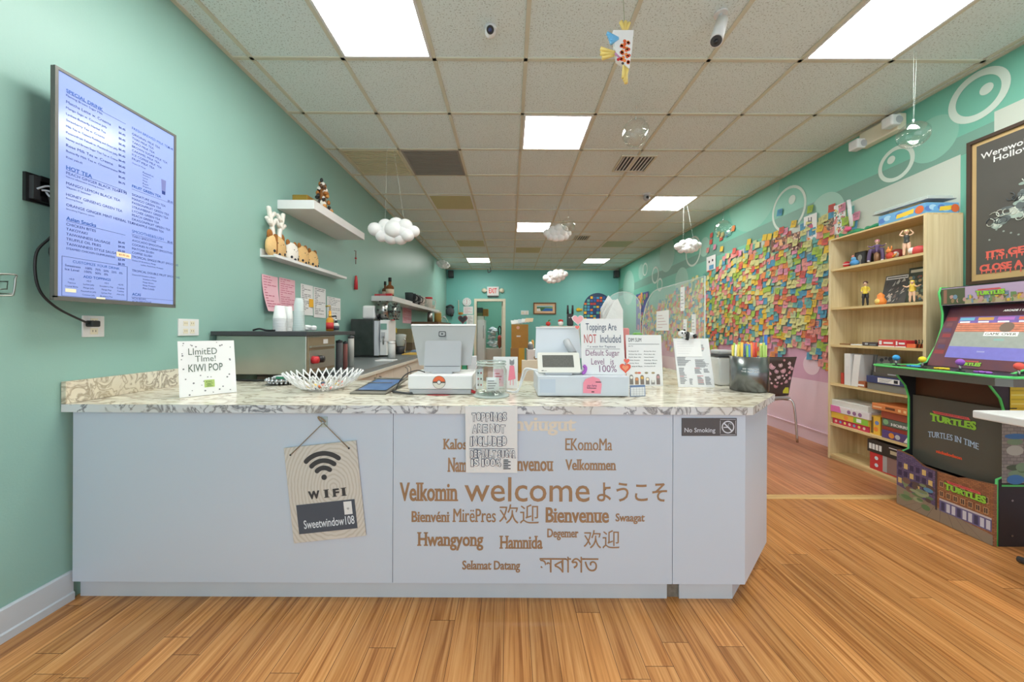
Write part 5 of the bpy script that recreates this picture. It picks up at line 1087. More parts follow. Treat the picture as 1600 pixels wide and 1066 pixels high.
# boards standing behind the register: apple shaped slate
yk = 8.9; c = pt(723, 499, yk); t = thing('apple_slate', 'small heart shaped chalkboard with a red frame near the doorway', 'chalkboard', c); s_ = 8*yk/F
def heartpts(c, s, y): return [(c.x+s*16*math.sin(2*PI*k/36)**3/17, c.z+s*(13*math.cos(2*PI*k/36)-5*math.cos(4*PI*k/36)-2*math.cos(6*PI*k/36)-math.cos(8*PI*k/36))/17) for k in range(36)]
MB().prism(heartpts(c, s_, yk), yk, yk+.02, col((150, 84, 90)), 1).build('frame', t); MB().prism(heartpts(c, s_*.74, yk), yk-.003, yk-.0005, col((70, 78, 86)), 1).build('slate', t); MB().ball((c.x-.05, yk, c.z+.14), (.06, .012, .035), col((220, 160, 80))).build('leaf', t)
zz = c.z-s_*1.0; tag(MB().box(c.x-.30, c.x+.12, yk-.1, yk+.3, 0, zz-.001, col((196, 190, 176))).build('side_cabinet'), 'cream side cabinet carrying the heart chalkboard', 'cabinet') if zz > 0 else None
# paintings and others on the back wall
t = thing('framed_painting', 'small landscape painting in a brown frame on the back wall', 'painting', pt(851, 491, YW-.03)); a, b_ = pt(833.5, 491, YW-.03), pt(869, 473, YW-.03); e = .03
m = MB()
for q in ((a.x, b_.x, a.z, a.z+e), (a.x, b_.x, b_.z-e, b_.z), (a.x, a.x+e, a.z+e, b_.z-e), (b_.x-e, b_.x, a.z+e, b_.z-e)): m.box(q[0], q[1], YW-.03, YW, q[2], q[3], col((120, 78, 44)))
m.build('frame', t); MB().box(a.x+e, b_.x-e, YW-.012, YW-.006, a.z+e, b_.z-e, col((226, 190, 150))).build('mat', t); m = MB(); a2, b2 = V((a.x+.1, 0, a.z+.09)), V((b_.x-.1, 0, b_.z-.09)); W, H = b2.x-a2.x, b2.z-a2.z
m.box(a2.x, b2.x, YW-.014, YW-.0125, a2.z, b2.z, col((60, 110, 70))).box(a2.x, b2.x, YW-.0148, YW-.0142, a2.z+H*.75, b2.z, col((150, 190, 200)))
m.poly([(a2.x+W*.3, YW-.015, a2.z), (b2.x, YW-.015, a2.z), (b2.x, YW-.015, a2.z+H*.5), (a2.x+W*.55, YW-.015, a2.z+H*.6)], col((50, 110, 180))); m.poly([(a2.x, YW-.0155, a2.z), (a2.x+W*.25, YW-.0155, a2.z), (a2.x+W*.2, YW-.0155, a2.z+H*.5), (a2.x, YW-.0155, a2.z+H*.45)], 'white'); m.poly([(a2.x+W*.4, YW-.0155, a2.z+H*.6), (b2.x, YW-.0155, a2.z+H*.5), (b2.x, YW-.0155, a2.z+H*.7)], col((150, 180, 70)))
m.build('canvas', t)
t = thing('light_switch', 'white switch plate on the back wall right of the doorway', 'switch', pt(820, 492, YW)); bx(814, 826, 485.5, 492, YW-.012, .012, 'white', None, .003).build('plate', t); m = MB(); a = pt(817, 490.5, YW-.014); m.box(a.x-.03, a.x+.03, YW-.02, YW-.0125, a.z, a.z+.06, 'cream').box(a.x+.09, a.x+.13, YW-.02, YW-.0125, a.z, a.z+.06, 'cream'); m.build('rocker', t)
c = pt(904, 484, YW-.02); t = thing('yellow_fish', 'small yellow fish ornament on the back wall', 'ornament', c); MB().ball(c, (.07, .02, .055), col((232, 190, 40))).build('body', t); MB().prism([(c.x+.05, c.z), (c.x+.11, c.z+.05), (c.x+.11, c.z-.05)], c.y-.005, c.y+.005, col((232, 170, 40)), 1).build('tail', t)
# arched colourful panel
a, b_ = pt(912, 510, YW-.04), pt(956, 458, YW-.04); W = b_.x-a.x; H = b_.z-a.z
t = thing('patchwork_arch', 'arched panel of bright blue, red and yellow patches on the back wall', 'panel', ((a.x+b_.x)/2, YW-.04, a.z)); o = [(a.x, a.z)]+[(a.x+W/2-W/2*math.cos(PI*k/20), b_.z-H*.42+H*.42*math.sin(PI*k/20)) for k in range(21)]+[(b_.x, a.z)]
MB().prism(o, YW-.03, YW, col((50, 66, 96)), 1).build('board', t); m = MB(); r = random.Random(21); pc = [(60, 100, 170), (70, 150, 200), (200, 70, 60), (236, 180, 50), (40, 70, 130), (230, 120, 50), (90, 170, 160), (50, 90, 160)]
nx, nz = 9, 11
for i in range(nx):
    for j in range(nz):
        x = a.x+W*(i+.08)/nx; z = a.z+H*(j+.08)/nz; ww, hh = W*.84/nx, H*.84/nz; ux = abs((x+ww/2-a.x)/W*2-1); top = b_.z-H*.42+H*.42*math.sqrt(max(0, 1-ux*ux))
        if z+hh < top-.01: m.box(x+r.random()*.01, x+ww, YW-.033, YW-.0302, z, z+hh*(.7+.3*r.random()), col(pc[r.randrange(8)]))
m.build('colour_patches', t)
# cartons and tables in front of the back wall
a, b_ = pt(799, 544, 9.9), pt(825.5, 507, 9.9); t = thing('cardboard_box', 'brown cardboard box with papers on top right of the doorway', 'box', ((a.x+b_.x)/2, 10.1, a.z)); MB().box(a.x, b_.x, 9.9, 10.3, a.z, b_.z, 'cardboard', .004).build('carton', t)
m = MB().disc(((a.x+b_.x)/2-.05, 9.898, b_.z-.09), .045, col((230, 180, 160)), 14, 1).box((a.x+b_.x)/2-.09, (a.x+b_.x)/2+.02, 9.896, 9.8995, (a.z+b_.z)/2-.02, (a.z+b_.z)/2+.02, 'paper'); m.build('label', t)
zc = a.z; tag(MB().box(a.x-.02, a.x+.2, 9.9, 10.3, 0, zc-.001, col((170, 130, 80))).box(a.x+.2, b_.x-.1, 9.9, 10.3, 0, zc-.001, col((214, 170, 60))).build('stacked_crate'), 'yellow and brown crate under the cardboard box', 'crate')
r = random.Random(6)
for k in range(5):
    x = a.x-.0+.09*k; q = b_.z+.004+.006*k; f = frame((x, 9.93+.01*k, q+.01*k), (1, r.random()*.4-.2, 0), (0, .75, .42)); m = MB(f).box(0, .22, 0, .22, 0, .003, ['paper', 'paper', col((206, 214, 220)), 'paper', col((226, 200, 170))][k]); tag(m.build('loose_paper'), 'loose white paper fanned on top of the cardboard box', 'paper', 'papers on the cardboard box')
# polka dot cloth table and beige chair
d = 6.2; a, b_ = pt(824, 585, d), pt(850, 547, d); t = thing('dotted_tablecloth', 'white tablecloth with dark and gold polka dots behind the long drawer', 'tablecloth', ((a.x+b_.x)/2, d, 0)); MB().box(a.x, b_.x+.3, d, d+.5, .0, b_.z, 'paper').build('cloth', t); m = MB(); r = random.Random(10)
for k in range(40):
    x, z = a.x+.03+(b_.x+.25-a.x)*r.random(), .25+(b_.z-.28)*r.random(); m.disc((x, d-.001, z), .022+.012*r.random(), col([(60, 58, 56), (150, 120, 60), (100, 96, 92)][k % 3]), 14, 1)
m.build('polka_dots', t)
for k, (px, w_, h_, cc, lb) in enumerate(((819, .10, .10, (120, 124, 126), 'grey mesh cup'), (828, .07, .13, (226, 222, 214), 'white bottle'), (833, .05, .16, (214, 160, 80), 'orange bottle'))):
    x = max(pt(px, 545, d+.2).x, a.x+.06+.001*k); tag(MB().lathe([(.001, 0), (w_/2, .001), (w_/2, h_*.8), (w_/4, h_), (.001, h_)], (x+.07*k*0, d+.12+.12*k, b_.z+.0006), col(cc), 16).build('condiment_pot'), lb+' on the polka dot table', 'pot')
d = 4.6; c = pt(822, 565, d); t = thing('beige_chair', 'curved beige plastic chair back behind the long drawer', 'chair', (c.x, d, 0)); P = [pt(817, 563, d), pt(822, 561, d), pt(828, 575, d), pt(830, 600, d)]
m = MB(); pr = [(-.12, .78), (-.13, .60), (-.10, .47), (.1, .45), (.3, .45)]; pf = []
for x, z in pr: pf.append((d+x, z))
for i in range(len(pr)-1): m.box(c.x-.06, c.x+.30, d+min(pr[i][0], pr[i+1][0])-.012, d+max(pr[i][0], pr[i+1][0])+.012, min(pr[i][1], pr[i+1][1]), max(pr[i][1], pr[i+1][1])+.012, 'cream', .005)
m.build('shell', t)
for s in (0, 1):
    for q in (-.08, .28): MB().tube([(c.x-.03+.3*s, d+q, .45), (c.x-.05+.34*s, d+q*1.1, .0)], .012, 'steel').build('leg', t)
# red ornaments and black rabbit shape on a cabinet before the back wall
d = 7.4; zt3 = pt(865, 509.5, d).z; tag(MB().box(pt(846, 520, d).x, pt(905, 520, d).x, d-.1, d+.4, 0, zt3-.001, col((206, 200, 188)), .004).build('low_cabinet'), 'pale cabinet behind the white monitor carrying red ornaments', 'cabinet')
for px, w_, h_, cc, lb, gr in ((856.5, .05, .10, (200, 60, 50), 'red apple ornament with green leaf behind the white monitor', 1), (876, .055, .12, (206, 70, 60), 'red and white ornament right of the apple ornament', 0)):
    c = V((pt(px, 505, d).x, d, zt3)); t = thing('red_ornament', lb, 'ornament', c); MB().ball(c+V((0, 0, h_*.45)), (w_, w_*.8, h_*.45), col(cc) if gr else 'paper', 16, 10).build('body', t)
    if gr: MB().tube([c+V((0, 0, h_*.85)), c+V((.02, 0, h_*1.15)), c+V((.06, 0, h_*1.25))], [.008, .014, .004], col((80, 130, 60))).build('leaf', t)
    else: MB().ball(c+V((0, 0, h_*.85)), (w_*1.0, w_*.6, h_*.28), col(cc), 14, 8).build('top', t)
c = V((pt(890.5, 505, d).x, d-.02, zt3)); t = thing('rabbit_figure', 'black figure with two long ears behind the white monitor', 'figure', c); k = d/F
MB().box(c.x-5*k, c.x+5*k, c.y-.04, c.y+.04, zt3+.0005, zt3+.25, col((52, 54, 58)), .03, seg=3).build('body', t)
for s in (-1, 1): MB().tube([c+V((s*3.6*k, 0, .24)), c+V((s*3.8*k, 0, .42))], [.024, .018], col((44, 46, 50)), 10).build('ear', t)
m = MB()
for s in (-1, 1): m.ball(c+V((s*.022, -.04, .17)), (.012, .006, .012), 'lightgrey', 10, 6)
m.build('eye', t)
# storeroom through the doorway
Ys = 11.3
a, b_ = pt(746, 557, Ys), pt(757.5, 500, Ys); t = thing('white_fridge', 'white fridge just inside the storeroom doorway', 'fridge', (a.x, Ys, 0)); MB().box(a.x-.1, b_.x, Ys, Ys+.6, .02, b_.z, 'white', .01).build('cabinet', t); MB().tube([(b_.x-.04, Ys-.02, .9), (b_.x-.04, Ys-.02, 1.3)], .012, 'lightgrey').build('handle', t)
r = random.Random(14)
for k, (px, py, w_, h_, cc, lb) in enumerate(((750, 500, .24, .12, (200, 206, 196), 'pale carton on top of the storeroom fridge'), (748, 490, .2, .10, (110, 130, 90), 'green carton in the storeroom pile on the fridge'), (755, 486, .16, .22, (176, 130, 60), 'tall brown carton above the storeroom fridge'), (749, 478, .2, .16, (70, 84, 80), 'dark box at the top of the storeroom pile'))):
    z = [b_.z+.001, b_.z+.122, b_.z+.122, b_.z+.223][k]; x = [a.x-.05, a.x-.05, a.x+.16, a.x-.05][k]; tag(MB().box(x, x+w_, Ys+.05, Ys+.35, z, z+h_, col(cc), .004).build('carton'), lb, 'carton')
tb = 12.2; zz = .55; tag(MB().box(-.80, -.25, tb-.25, tb+.5, 0, zz, col((196, 190, 180)), .004).build('storage_bin'), 'pale storage bin below the bags in the storeroom', 'bin')
m = MB()
for k in range(44):
    q = r.random()**1.3; m.ball((-.69+.24*r.random(), tb+.0+.35*r.random(), zz+.06+.62*q), (.09, .08, .045), ['paper', col((190, 204, 210)), col((206, 212, 214))][k % 3], 10, 7)
tag(m.build('plastic_wrap_heap'), 'heap of white and blue plastic packaging inside the storeroom', 'packaging', None, 'stuff')
c = V((-.33, tb-.14, zz+.001)); t = thing('string_bag', 'red and brown bag hanging from a black loop in the storeroom', 'bag', c); MB().ball(c+V((0, 0, .22)), (.075, .08, .22), col((150, 90, 70)), 14, 10).ball(c+V((.0, -.03, .36)), (.07, .07, .08), col((196, 90, 80)), 12, 8).build('body', t); MB().tube(curve([c+V((-.03, 0, .44)), c+V((-.05, 0, .62)), c+V((0, 0, .74)), c+V((.05, 0, .62)), c+V((.03, 0, .44))], 5), .018, 'black').build('loop', t)
light('storeroom_fill', (-.4, 12.3, 2.9), (0, 0, 0), 1, 1, 30)  # added fill light that brightens the storeroom, no fitting stands for it
# ------------------------------------------------------------------ right wall: sticky notes
NC = [('pale yellow', (206, 202, 140)), ('golden yellow', (220, 186, 76)), ('orange', (218, 138, 84)), ('salmon pink', (220, 148, 142)), ('coral red', (204, 98, 88)), ('blue', (88, 152, 184)), ('teal', (110, 170, 164)), ('lime green', (160, 188, 84)), ('rose pink', (214, 142, 166)), ('pale green', (184, 198, 150))]
WT = [20, 9, 12, 13, 9, 12, 8, 9, 7, 10]
def notemesh(c, k):
    r = random.Random(k); vs = []; fs = []; s = .039; tw = (r.random()-.5)*.012; cu = .003+.010*r.random()
    for i in range(4):
        q = i/3; z = s-2*s*q; e = -.001-cu*q*q
        for j in range(3): vs.append((e-tw*q*(j-1), -s+s*j, z))
    for i in range(3):
        for j in range(2): a = i*3+j; fs.append((a, a+3, a+4, a+1))
    rr = r.random(); n = len(vs)
    me = bpy.data.meshes.new('sticky_note'); mk_ = 'inkgrey'
    for q in range(3):     # handwriting
        z = .018-.014*q; t_ = (s-z)/(2*s); e = -.0022-cu*t_*t_; w_ = .012+.02*r.random(); b0 = len(vs); vs += [(e, -.026, z), (e, -.026+2*w_*.9, z), (e, -.026+2*w_*.9, z+.0035), (e, -.026, z+.0035)]; fs.append((b0, b0+1, b0+2, b0+3))
    me.from_pydata(vs, [], fs); me.materials.append(M(c)); me.materials.append(M('inkgrey')); mi = [0]*6+[1]*3; me.polygons.foreach_set('material_index', mi); me.polygons.foreach_set('use_smooth', [True]*6+[False]*3); me.update(); return me
nm = [[notemesh(col(c, 70), 10*i+k) for k in range(3)] for i, (n, c) in enumerate(NC)]
r = random.Random(77); spots = []
def ztop(y): return 2.36 if y < 5.0 else (2.36-.26*(y-5) if y < 6 else max(1.55, 2.10-.17*(y-6)))
def zbot(y): return .80+.10*math.sin(y*5)+(.05 if y < 4.4 else .10)
y = 3.42
while y < 8.9:
    z = zbot(y)
    while z < ztop(y)+.02*r.random():
        edge = min(z-zbot(y), ztop(y)-z)
        p_ = 1 if edge > .16 else .62
        if r.random() < p_: spots.append((y+(r.random()-.5)*.045, z+(r.random()-.5)*.045, (r.random()-.5)*.26, r.choices(range(10), WT)[0], r.randrange(3), .0005+.009*r.random()))
        z += .066
    y += .068
extra = [(1220, 332, 5), (1128, 372, 4), (1112, 378, 4), (1113, 368, 4), (1118, 386, 8), (1129, 389, 1), (1107, 391, 3), (1147, 357, 2), (1124, 366, 0), (1130, 367, 0), (1137, 366, 5), (1141, 364, 6), (1268, 327, 7), (1242, 350, 1), (1204, 370, 1), (1172, 378, 1), (1340, 338, 8), (1332, 350, 7)]
for px, py, ci in extra:
    p = onx(px, py, XR); spots.append((p.y, p.z, (r.random()-.5)*.3, ci, r.randrange(3), .004))
vis = [s for s in spots if s[0] > 3.50 or s[1] > 2.0]
vis.sort(key=lambda s: s[0]); near, rest = vis[:300], vis[300:]
for s in near:
    n, c = NC[s[3]]; o = bpy.data.objects.new('sticky_note', nm[s[3]][s[4]]); C.objects.link(o); o.location = (XR-.008-s[5], s[0], s[1]); o.rotation_euler = (s[2], 0, 0)
    tag(o, n+' sticky note in the nearer part of the note-covered wall, beside the bookcase', 'sticky note', n+' notes on the wall beside the bookcase')
m = MB()
for s in rest:
    me = nm[s[3]][s[4]]; f = Matrix.Translation((XR-.008-s[5], s[0], s[1])) @ Matrix.Rotation(s[2], 4, 'X'); vs = [f @ v.co for v in me.vertices]
    m.add(vs[:12], [tuple(p.vertices) for p in me.polygons][:6], col(NC[s[3]][1], 70), True)
tag(m.build('sticky_notes'), 'dense patchwork of coloured sticky notes on the farther part of the right wall', 'sticky notes', None, 'stuff')
def wposter(px0, px1, py0, py1, label, draw, mat='paper', e=.016, name='wall_picture'):
    X = XR-e; a = onx(px1, py1, X); b_ = onx(px0, py0, X); cc = onx(px1, py0, X); f = frame((X, b_.y, min(a.z, onx(px0, py1, X).z)), (0, -1, 0), (0, 0, 1)); W = b_.y-a.y; H = (cc.z+b_.z)/2-f[2][3]
    t = thing(name, label, 'picture', f @ V((W/2, 0, 0))); MB(f).box(0, W, 0, H, -.0015, 0, mat).build('sheet', t); m = MB(f); draw(m, W, H); m.build('drawing', t)
def goat(m, W, H):
    m.disc((W*.5, H*.5, .0006), W*.22, col((196, 70, 110)), 16, 2, H*.16); m.disc((W*.4, H*.68, .0008), W*.16, col((110, 116, 130)), 14, 2, H*.12)
    for k in range(4): m.box(W*(.25+.14*k), W*(.30+.14*k), H*.12, H*.42, 0, .0008, col((110, 116, 130)))
    m.box(W*.55, W*.62, H*.6, H*.9, 0, .0008, col((60, 62, 70))).box(W*.35, W*.41, H*.75, H*.92, 0, .0008, col((60, 62, 70)))
def crowd(seed, bgc=None, pal=((120, 190, 200), (220, 130, 110), (236, 210, 120), (150, 120, 80), (200, 90, 90), (90, 150, 130))):
    def g(m, W, H):
        r = random.Random(seed)
        for k in range(46): m.disc((W*(.1+.8*r.random()), H*(.06+.88*r.random()), .0005+.00002*k), W*(.04+.06*r.random()), col(pal[r.randrange(len(pal))]), 9, 2)
    return g
wposter(1256, 1276, 336, 372, 'white drawing of a grey long legged animal in pink above the notes', goat)
wposter(1303, 1321, 319, 362, 'white poster crowded with small colourful blobs left of the bookcase top', crowd(1))
wposter(1205, 1230, 372, 388, 'brown toned photo print of faces among the upper notes', crowd(2, None, ((226, 170, 120), (150, 90, 60), (200, 160, 130), (70, 50, 46))), col((120, 76, 60)))
wposter(1232, 1252, 364, 390, 'dark brown photo print beside the drawing of the animal', crowd(3, None, ((190, 140, 110), (90, 60, 54), (220, 190, 170))), col((110, 70, 60)))
wposter(1288, 1303, 342, 358, 'small brown collage photo left of the colourful blob poster', crowd(4, None, ((150, 110, 80), (190, 160, 120), (90, 110, 80))), col((96, 70, 56)))
wposter(1104, 1118, 400, 420, 'white paper with two dark eyes and blue marks at the top of the notes', lambda m, W, H: (m.disc((W*.3, H*.62, .0006), W*.08, 'ink', 10, 2), m.disc((W*.68, H*.66, .0006), W*.08, 'ink', 10, 2), m.box(W*.3, W*.8, H*.05, H*.35, 0, .0006, col((90, 160, 200)))))
wposter(994, 1013, 458, 515, 'tall blue and purple poster at the far end of the notes', crowd(5, None, ((90, 90, 160), (200, 120, 140), (140, 170, 90), (230, 160, 90))), col((76, 84, 150)))
m = MB().tube([onx(1326, 313, XR-.02), onx(1331, 354, XR-.02)], .016, 'paper', 14); tag(m.build('paper_roll'), 'white rolled paper tube fixed upright on the wall above the bookcase', 'paper roll')
# ------------------------------------------------------------------ bookcase
X0, XB, YA, YZ = 2.935, XR-.016, 2.571, 3.36
t = thing('bookcase', 'tall pale birch bookcase with six shelves against the right wall', 'bookcase', ((X0+XB)/2, (YA+YZ)/2, 0))
MB().box(X0, XB, YA, YA+.02, 0, 1.987, 'birch').build('side_panel', t); MB().box(X0, XB, YZ-.02, YZ, 0, 1.987, 'birch').build('side_panel', t); MB().box(XB-.008, XB, YA+.0205, YZ-.0205, 0, 1.987, 'birch').build('back_panel', t)
MB().box(X0, XB, YA+.0005, YZ-.0005, 1.9875, 2.0, 'birchshelf').build('top_panel', t); SH = [1.725, 1.375, 1.04, .69, .325, .045]
for z in SH: MB().box(X0+.004, XB-.009, YA+.0205, YZ-.0205, z-.02, z, 'birchshelf').build('shelf', t)
MB().box(X0+.012, X0+.028, YA+.0205, YZ-.0205, .0, .0245, 'birchshelf').build('plinth', t)
zt5 = 2.0005
def DY(px, x): return x*F/(px-CX+.9)
def sbox(name, px0, px1, z, h, label, cat, cc, x0=2.955, dep=.2, draw=None, bev=.002, parts=True):
    y1, y0 = min(DY(px0, x0), YZ-.0225), max(DY(px1, x0), YA+.0225); tt = thing(name, label, cat, (x0+dep/2, (y0+y1)/2, z)); MB().box(x0, x0+dep, y0, y1, z+.0006, z+h, cc, bev).build('carton', tt)
    if draw:
        f = frame((x0-.0004, y1, z), (0, -1, 0), (0, 0, 1)); m = MB(f); draw(m, y1-y0, h); m.build('print', tt)
    return tt, y0, y1
# on top
wave = lambda m, W, H: ([m.disc((W*(.08+.13*k), H*.45+.01*(k % 2), .0004+.00003*k), .028, col([(90, 130, 200), (170, 210, 235), (110, 170, 220)][k % 3]), 14, 2, .02) for k in range(7)], m.text('BOARD', W*.42, H*.32, col((240, 206, 70)), W*.30, H*.40, .0012, False, .03) if 0 else m.poly([(W*.40, H*.25, .0012), (W*.76, H*.35, .0012), (W*.78, H*.75, .0012), (W*.42, H*.62, .0012)], col((240, 206, 70))), m.disc((W*.88, H*.5, .0012), H*.36, col((226, 110, 60)), 18, 2))
tt, y0, y1 = sbox('board_game_box', 1371, 1452, zt5, .08, 'flat blue board game box with yellow lettering on the bookcase top', 'board game', col((110, 170, 216)), 2.955, .235, wave)
f = frame((2.955, y0-.0004, zt5), (1, 0, 0), (0, 0, 1)); m = MB(f); wave(m, .235, .08); m.build('print', tt)
tag(MB().box(2.99, 3.17, 2.66, 2.88, zt5+.081, zt5+.105, col((214, 190, 140)), .002).box(2.9895, 3.1705, 2.6595, 2.8805, zt5+.088, zt5+.097, col((190, 140, 90))).build('thin_game_box'), 'thin beige game box lying on the blue box on the bookcase', 'board game')
t = thing('display_case', 'clear plastic display lid lying topmost on the bookcase', 'case', (3.06, 2.78, zt5+.106)); MB().box(2.965, 3.17, 2.59, 2.99, zt5+.106, zt5+.112, 'lightgrey', .002).build('tray', t); MB().box(2.975, 3.16, 2.60, 2.98, zt5+.1125, zt5+.135, 'acrylicedge', .004).build('cover', t)
m = MB(); pts = [(3.02, 2.98), (3.0, 3.05), (3.05, 3.12), (2.99, 3.18), (3.03, 3.26), (3.0, 3.32)]; m.tube(curve([(a, b_, zt5+.026) for a, b_ in pts], 6), [.018+.007*math.sin(k*.9) for k in range(31)], col((44, 140, 96)), 12); tag(m.build('green_plush_snake'), 'green long plush toy lying along the bookcase top', 'toy')
tag(MB().ball((3.0, 3.24, zt5+.068), (.022, .03, .022), col((220, 90, 130)), 12, 8).build('pink_trinket'), 'small pink trinket on the green plush on the bookcase', 'trinket'); tag(MB().lathe([(.05, 0), (.03, .04), (.001, .07)], (3.08, 3.02, zt5+.0), col((70, 180, 180)), 14).build('teal_trinket'), 'small teal cone behind the green plush on the bookcase', 'trinket')
def figurine(px, x, z, h, label, top, bottom, hair, skin=(236, 196, 166), seated=False, arms='down', extra=None, legs=None):
    y = DY(px, x); c = V((x, y, z+.0008)); tt = thing('figurine', label, 'figurine', c); k = h; bm_ = MB(); sk, tp, bt = col(skin), col(top), col(bottom); lg = col(legs) if legs else bt
    face = V((-1, 0, 0))
    if seated:
        for s in (-1, 1): bm_.tube(curve([c+V((0, s*.06*k, .42*k)), c+V((-.16*k, s*.16*k, .46*k)), c+V((-.20*k, s*.20*k, .22*k)), c+V((-.22*k, s*.20*k, .04*k))], 4), [.085*k]*5+[.06*k]*8, lg, 10).ball(c+V((-.26*k, s*.2*k, .03*k)), (.09*k, .05*k, .035*k), 'white', 10, 6)
        hip = c+V((0, 0, .42*k)); MB
        bm_.tube([c+V((.02*k, 0, 0)), c+V((.02*k, 0, .40*k))], .10*k, col((150, 110, 80)), 12)
    else:
        for s in (-1, 1): bm_.tube(curve([c+V((0, s*.045*k, .50*k)), c+V((-.01*k, s*.06*k, .28*k)), c+V((.0, s*.07*k, .025*k))], 4), [.058*k]*4+[.04*k]*3+[.03*k]*2, lg, 10).ball(c+V((-.025*k, s*.07*k, .014*k)), (.05*k, .028*k, .016*k), 'ink', 8, 6)
        hip = c+V((0, 0, .50*k))
    bm_.tube(curve([hip-V((0, 0, .02*k)), hip+V((0, 0, .08*k)), hip+V((0, 0, .20*k)), hip+V((0, 0, .29*k))], 3), [.085*k, .09*k, .085*k, .075*k, .07*k, .075*k, .08*k, .08*k, .075*k, .035*k], tp, 12)
    sh = hip+V((0, 0, .26*k)); bm_.tube([sh, sh+V((0, 0, .08*k))], .03*k, sk, 8); hd = sh+V((-.005*k, 0, .145*k)); bm_.ball(hd, (.068*k, .062*k, .08*k), sk, 16, 10)
    for s in (-1, 1):
        if arms == 'up': pp = [sh+V((0, s*.07*k, 0)), sh+V((-.02*k, s*.17*k, .06*k)), sh+V((-.03*k, s*.10*k, .19*k))]
        elif arms == 'wide': pp = [sh+V((0, s*.07*k, 0)), sh+V((-.03*k, s*.16*k, -.06*k)), sh+V((-.06*k, s*.26*k, .0*k))]
        else: pp = [sh+V((0, s*.08*k, 0)), sh+V((0, s*.12*k, -.12*k)), sh+V((-.06*k, s*.09*k, -.2*k))]
        bm_.tube(curve(pp, 3), [.03*k]*3+[.026*k]*2+[.02*k]*2, tp if legs is None and arms != 'up' else sk, 8).ball(pp[-1], .025*k, sk, 8, 6)
    bm_.build('body', tt); m = MB()
    for s in (-1, 1): m.ball(hd+V((-.062*k, s*.024*k, .005*k)), (.008*k, .011*k, .014*k), 'ink', 8, 6)
    m.ball(hd+V((-.068*k, 0, -.012*k)), (.008*k, .006*k, .008*k), sk, 6, 5).box(hd.x-.066*k, hd.x-.06*k, hd.y-.015*k, hd.y+.015*k, hd.z-.04*k, hd.z-.034*k, col((180, 90, 90))); m.build('face', tt)
    m = MB().ball(hd+V((.018*k, 0, .026*k)), (.078*k, .078*k, .074*k), col(hair), 14, 10)
    if extra == 'long': m.tube([hd+V((.04*k, 0, .02*k)), hd+V((.07*k, .04*k, -.2*k)), hd+V((.06*k, .08*k, -.38*k))], [.06*k, .06*k, .02*k], col(hair), 10).tube([hd+V((.04*k, 0, .02*k)), hd+V((.07*k, -.05*k, -.2*k)), hd+V((.06*k, -.1*k, -.38*k))], [.06*k, .06*k, .02*k], col(hair), 10)
    m.build('hair', tt)
    tt.rotation_euler = (0, 0, .6)
    if seated: MB().ball(c+V((.02*k, 0, .10*k)), (.12*k, .12*k, .10*k), col((160, 120, 90)), 14, 8).build('seat', tt) if 0 else None
    else: MB().cyl(c-V((0, 0, .0006)), c+V((0, 0, .0001)), .12*k, .12*k, 'darkgrey', 20).build('base', tt) if 0 else None
    return tt
z = SH[0]+.0004
t = thing('capsule_ball', 'small red and white ball at the far end of the top shelf', 'toy', (2.99, DY(1322, 2.99), z)); c = V((2.99, DY(1322, 2.99), z+.028)); MB().ball(c, .028, 'red', 16, 12).build('shell', t); MB().lathe([(.0283, -.003), (.0286, 0), (.0283, .003)], c, 'white', 20).build('band', t)
c = V((2.985, DY(1334, 2.985), z)); t = thing('blue_creature', 'small blue lumpy toy beside the red and white ball', 'toy', c); MB().ball(c+V((0, 0, .028)), (.03, .034, .028), col((80, 150, 210)), 14, 10).ball(c+V((-.005, .004, .062)), (.018, .018, .02), col((110, 180, 226)), 12, 8).build('body', t); MB().ball(c+V((-.01, .004, .085)), (.01, .01, .012), col((220, 140, 130)), 8, 6).build('top', t)
tt, y0, y1 = sbox('figure_box', 1334, 1351, z, .13, 'black window box with a silver figure behind the blue toy', 'box', 'black', 3.05, .1, lambda m, W, H: (m.box(W*.12, W*.88, H*.1, H*.9, 0, .0006, 'darkgrey'), m.disc((W*.5, H*.6, .0012), W*.2, 'steel', 14, 2, H*.2), m.box(W*.4, W*.6, H*.15, H*.6, .0004, .001, 'lightgrey')))
figurine(1369, 2.99, z, .20, 'seated figurine in purple clothes with pink hair on the top shelf', (108, 84, 128), (88, 70, 104), (214, 140, 170), seated=True, arms='wide')
c = V((2.98, DY(1389, 2.98), z)); t = thing('red_dragon_toy', 'little red and orange spiky toy next to the brown sphere', 'toy', c); MB().ball(c+V((0, 0, .03)), (.022, .028, .03), col((200, 70, 50)), 12, 8).ball(c+V((-.01, 0, .066)), (.016, .018, .016), col((230, 140, 70)), 12, 8).build('body', t); MB().lathe([(.008, 0), (.001, .03)], c+V((0, .012, .076)), col((230, 140, 70)), 8).lathe([(.008, 0), (.001, .03)], c+V((0, -.012, .076)), col((230, 140, 70)), 8).build('horns', t); MB().tube([c+V((0, -.025, .02)), c+V((0, -.05, .04))], [.01, .004], col((226, 150, 70))).build('tail', t)
c = V((3.04, DY(1400, 3.04), z)); t = thing('brown_sphere', 'dark red ball lying on its side in the top shelf', 'toy', c); MB().ball(c+V((0, 0, .042)), (.042, .05, .042), col((140, 52, 50)), 18, 12).build('shell', t); MB().ball(c+V((-.03, -.02, .036)), (.02, .02, .024), col((200, 190, 186)), 12, 8).build('front_patch', t)
figurine(1415, 2.97, z, .20, 'slim blonde figurine with raised arms on the top shelf', (70, 74, 70), (70, 74, 70), (226, 200, 140), arms='up', legs=(236, 196, 166))
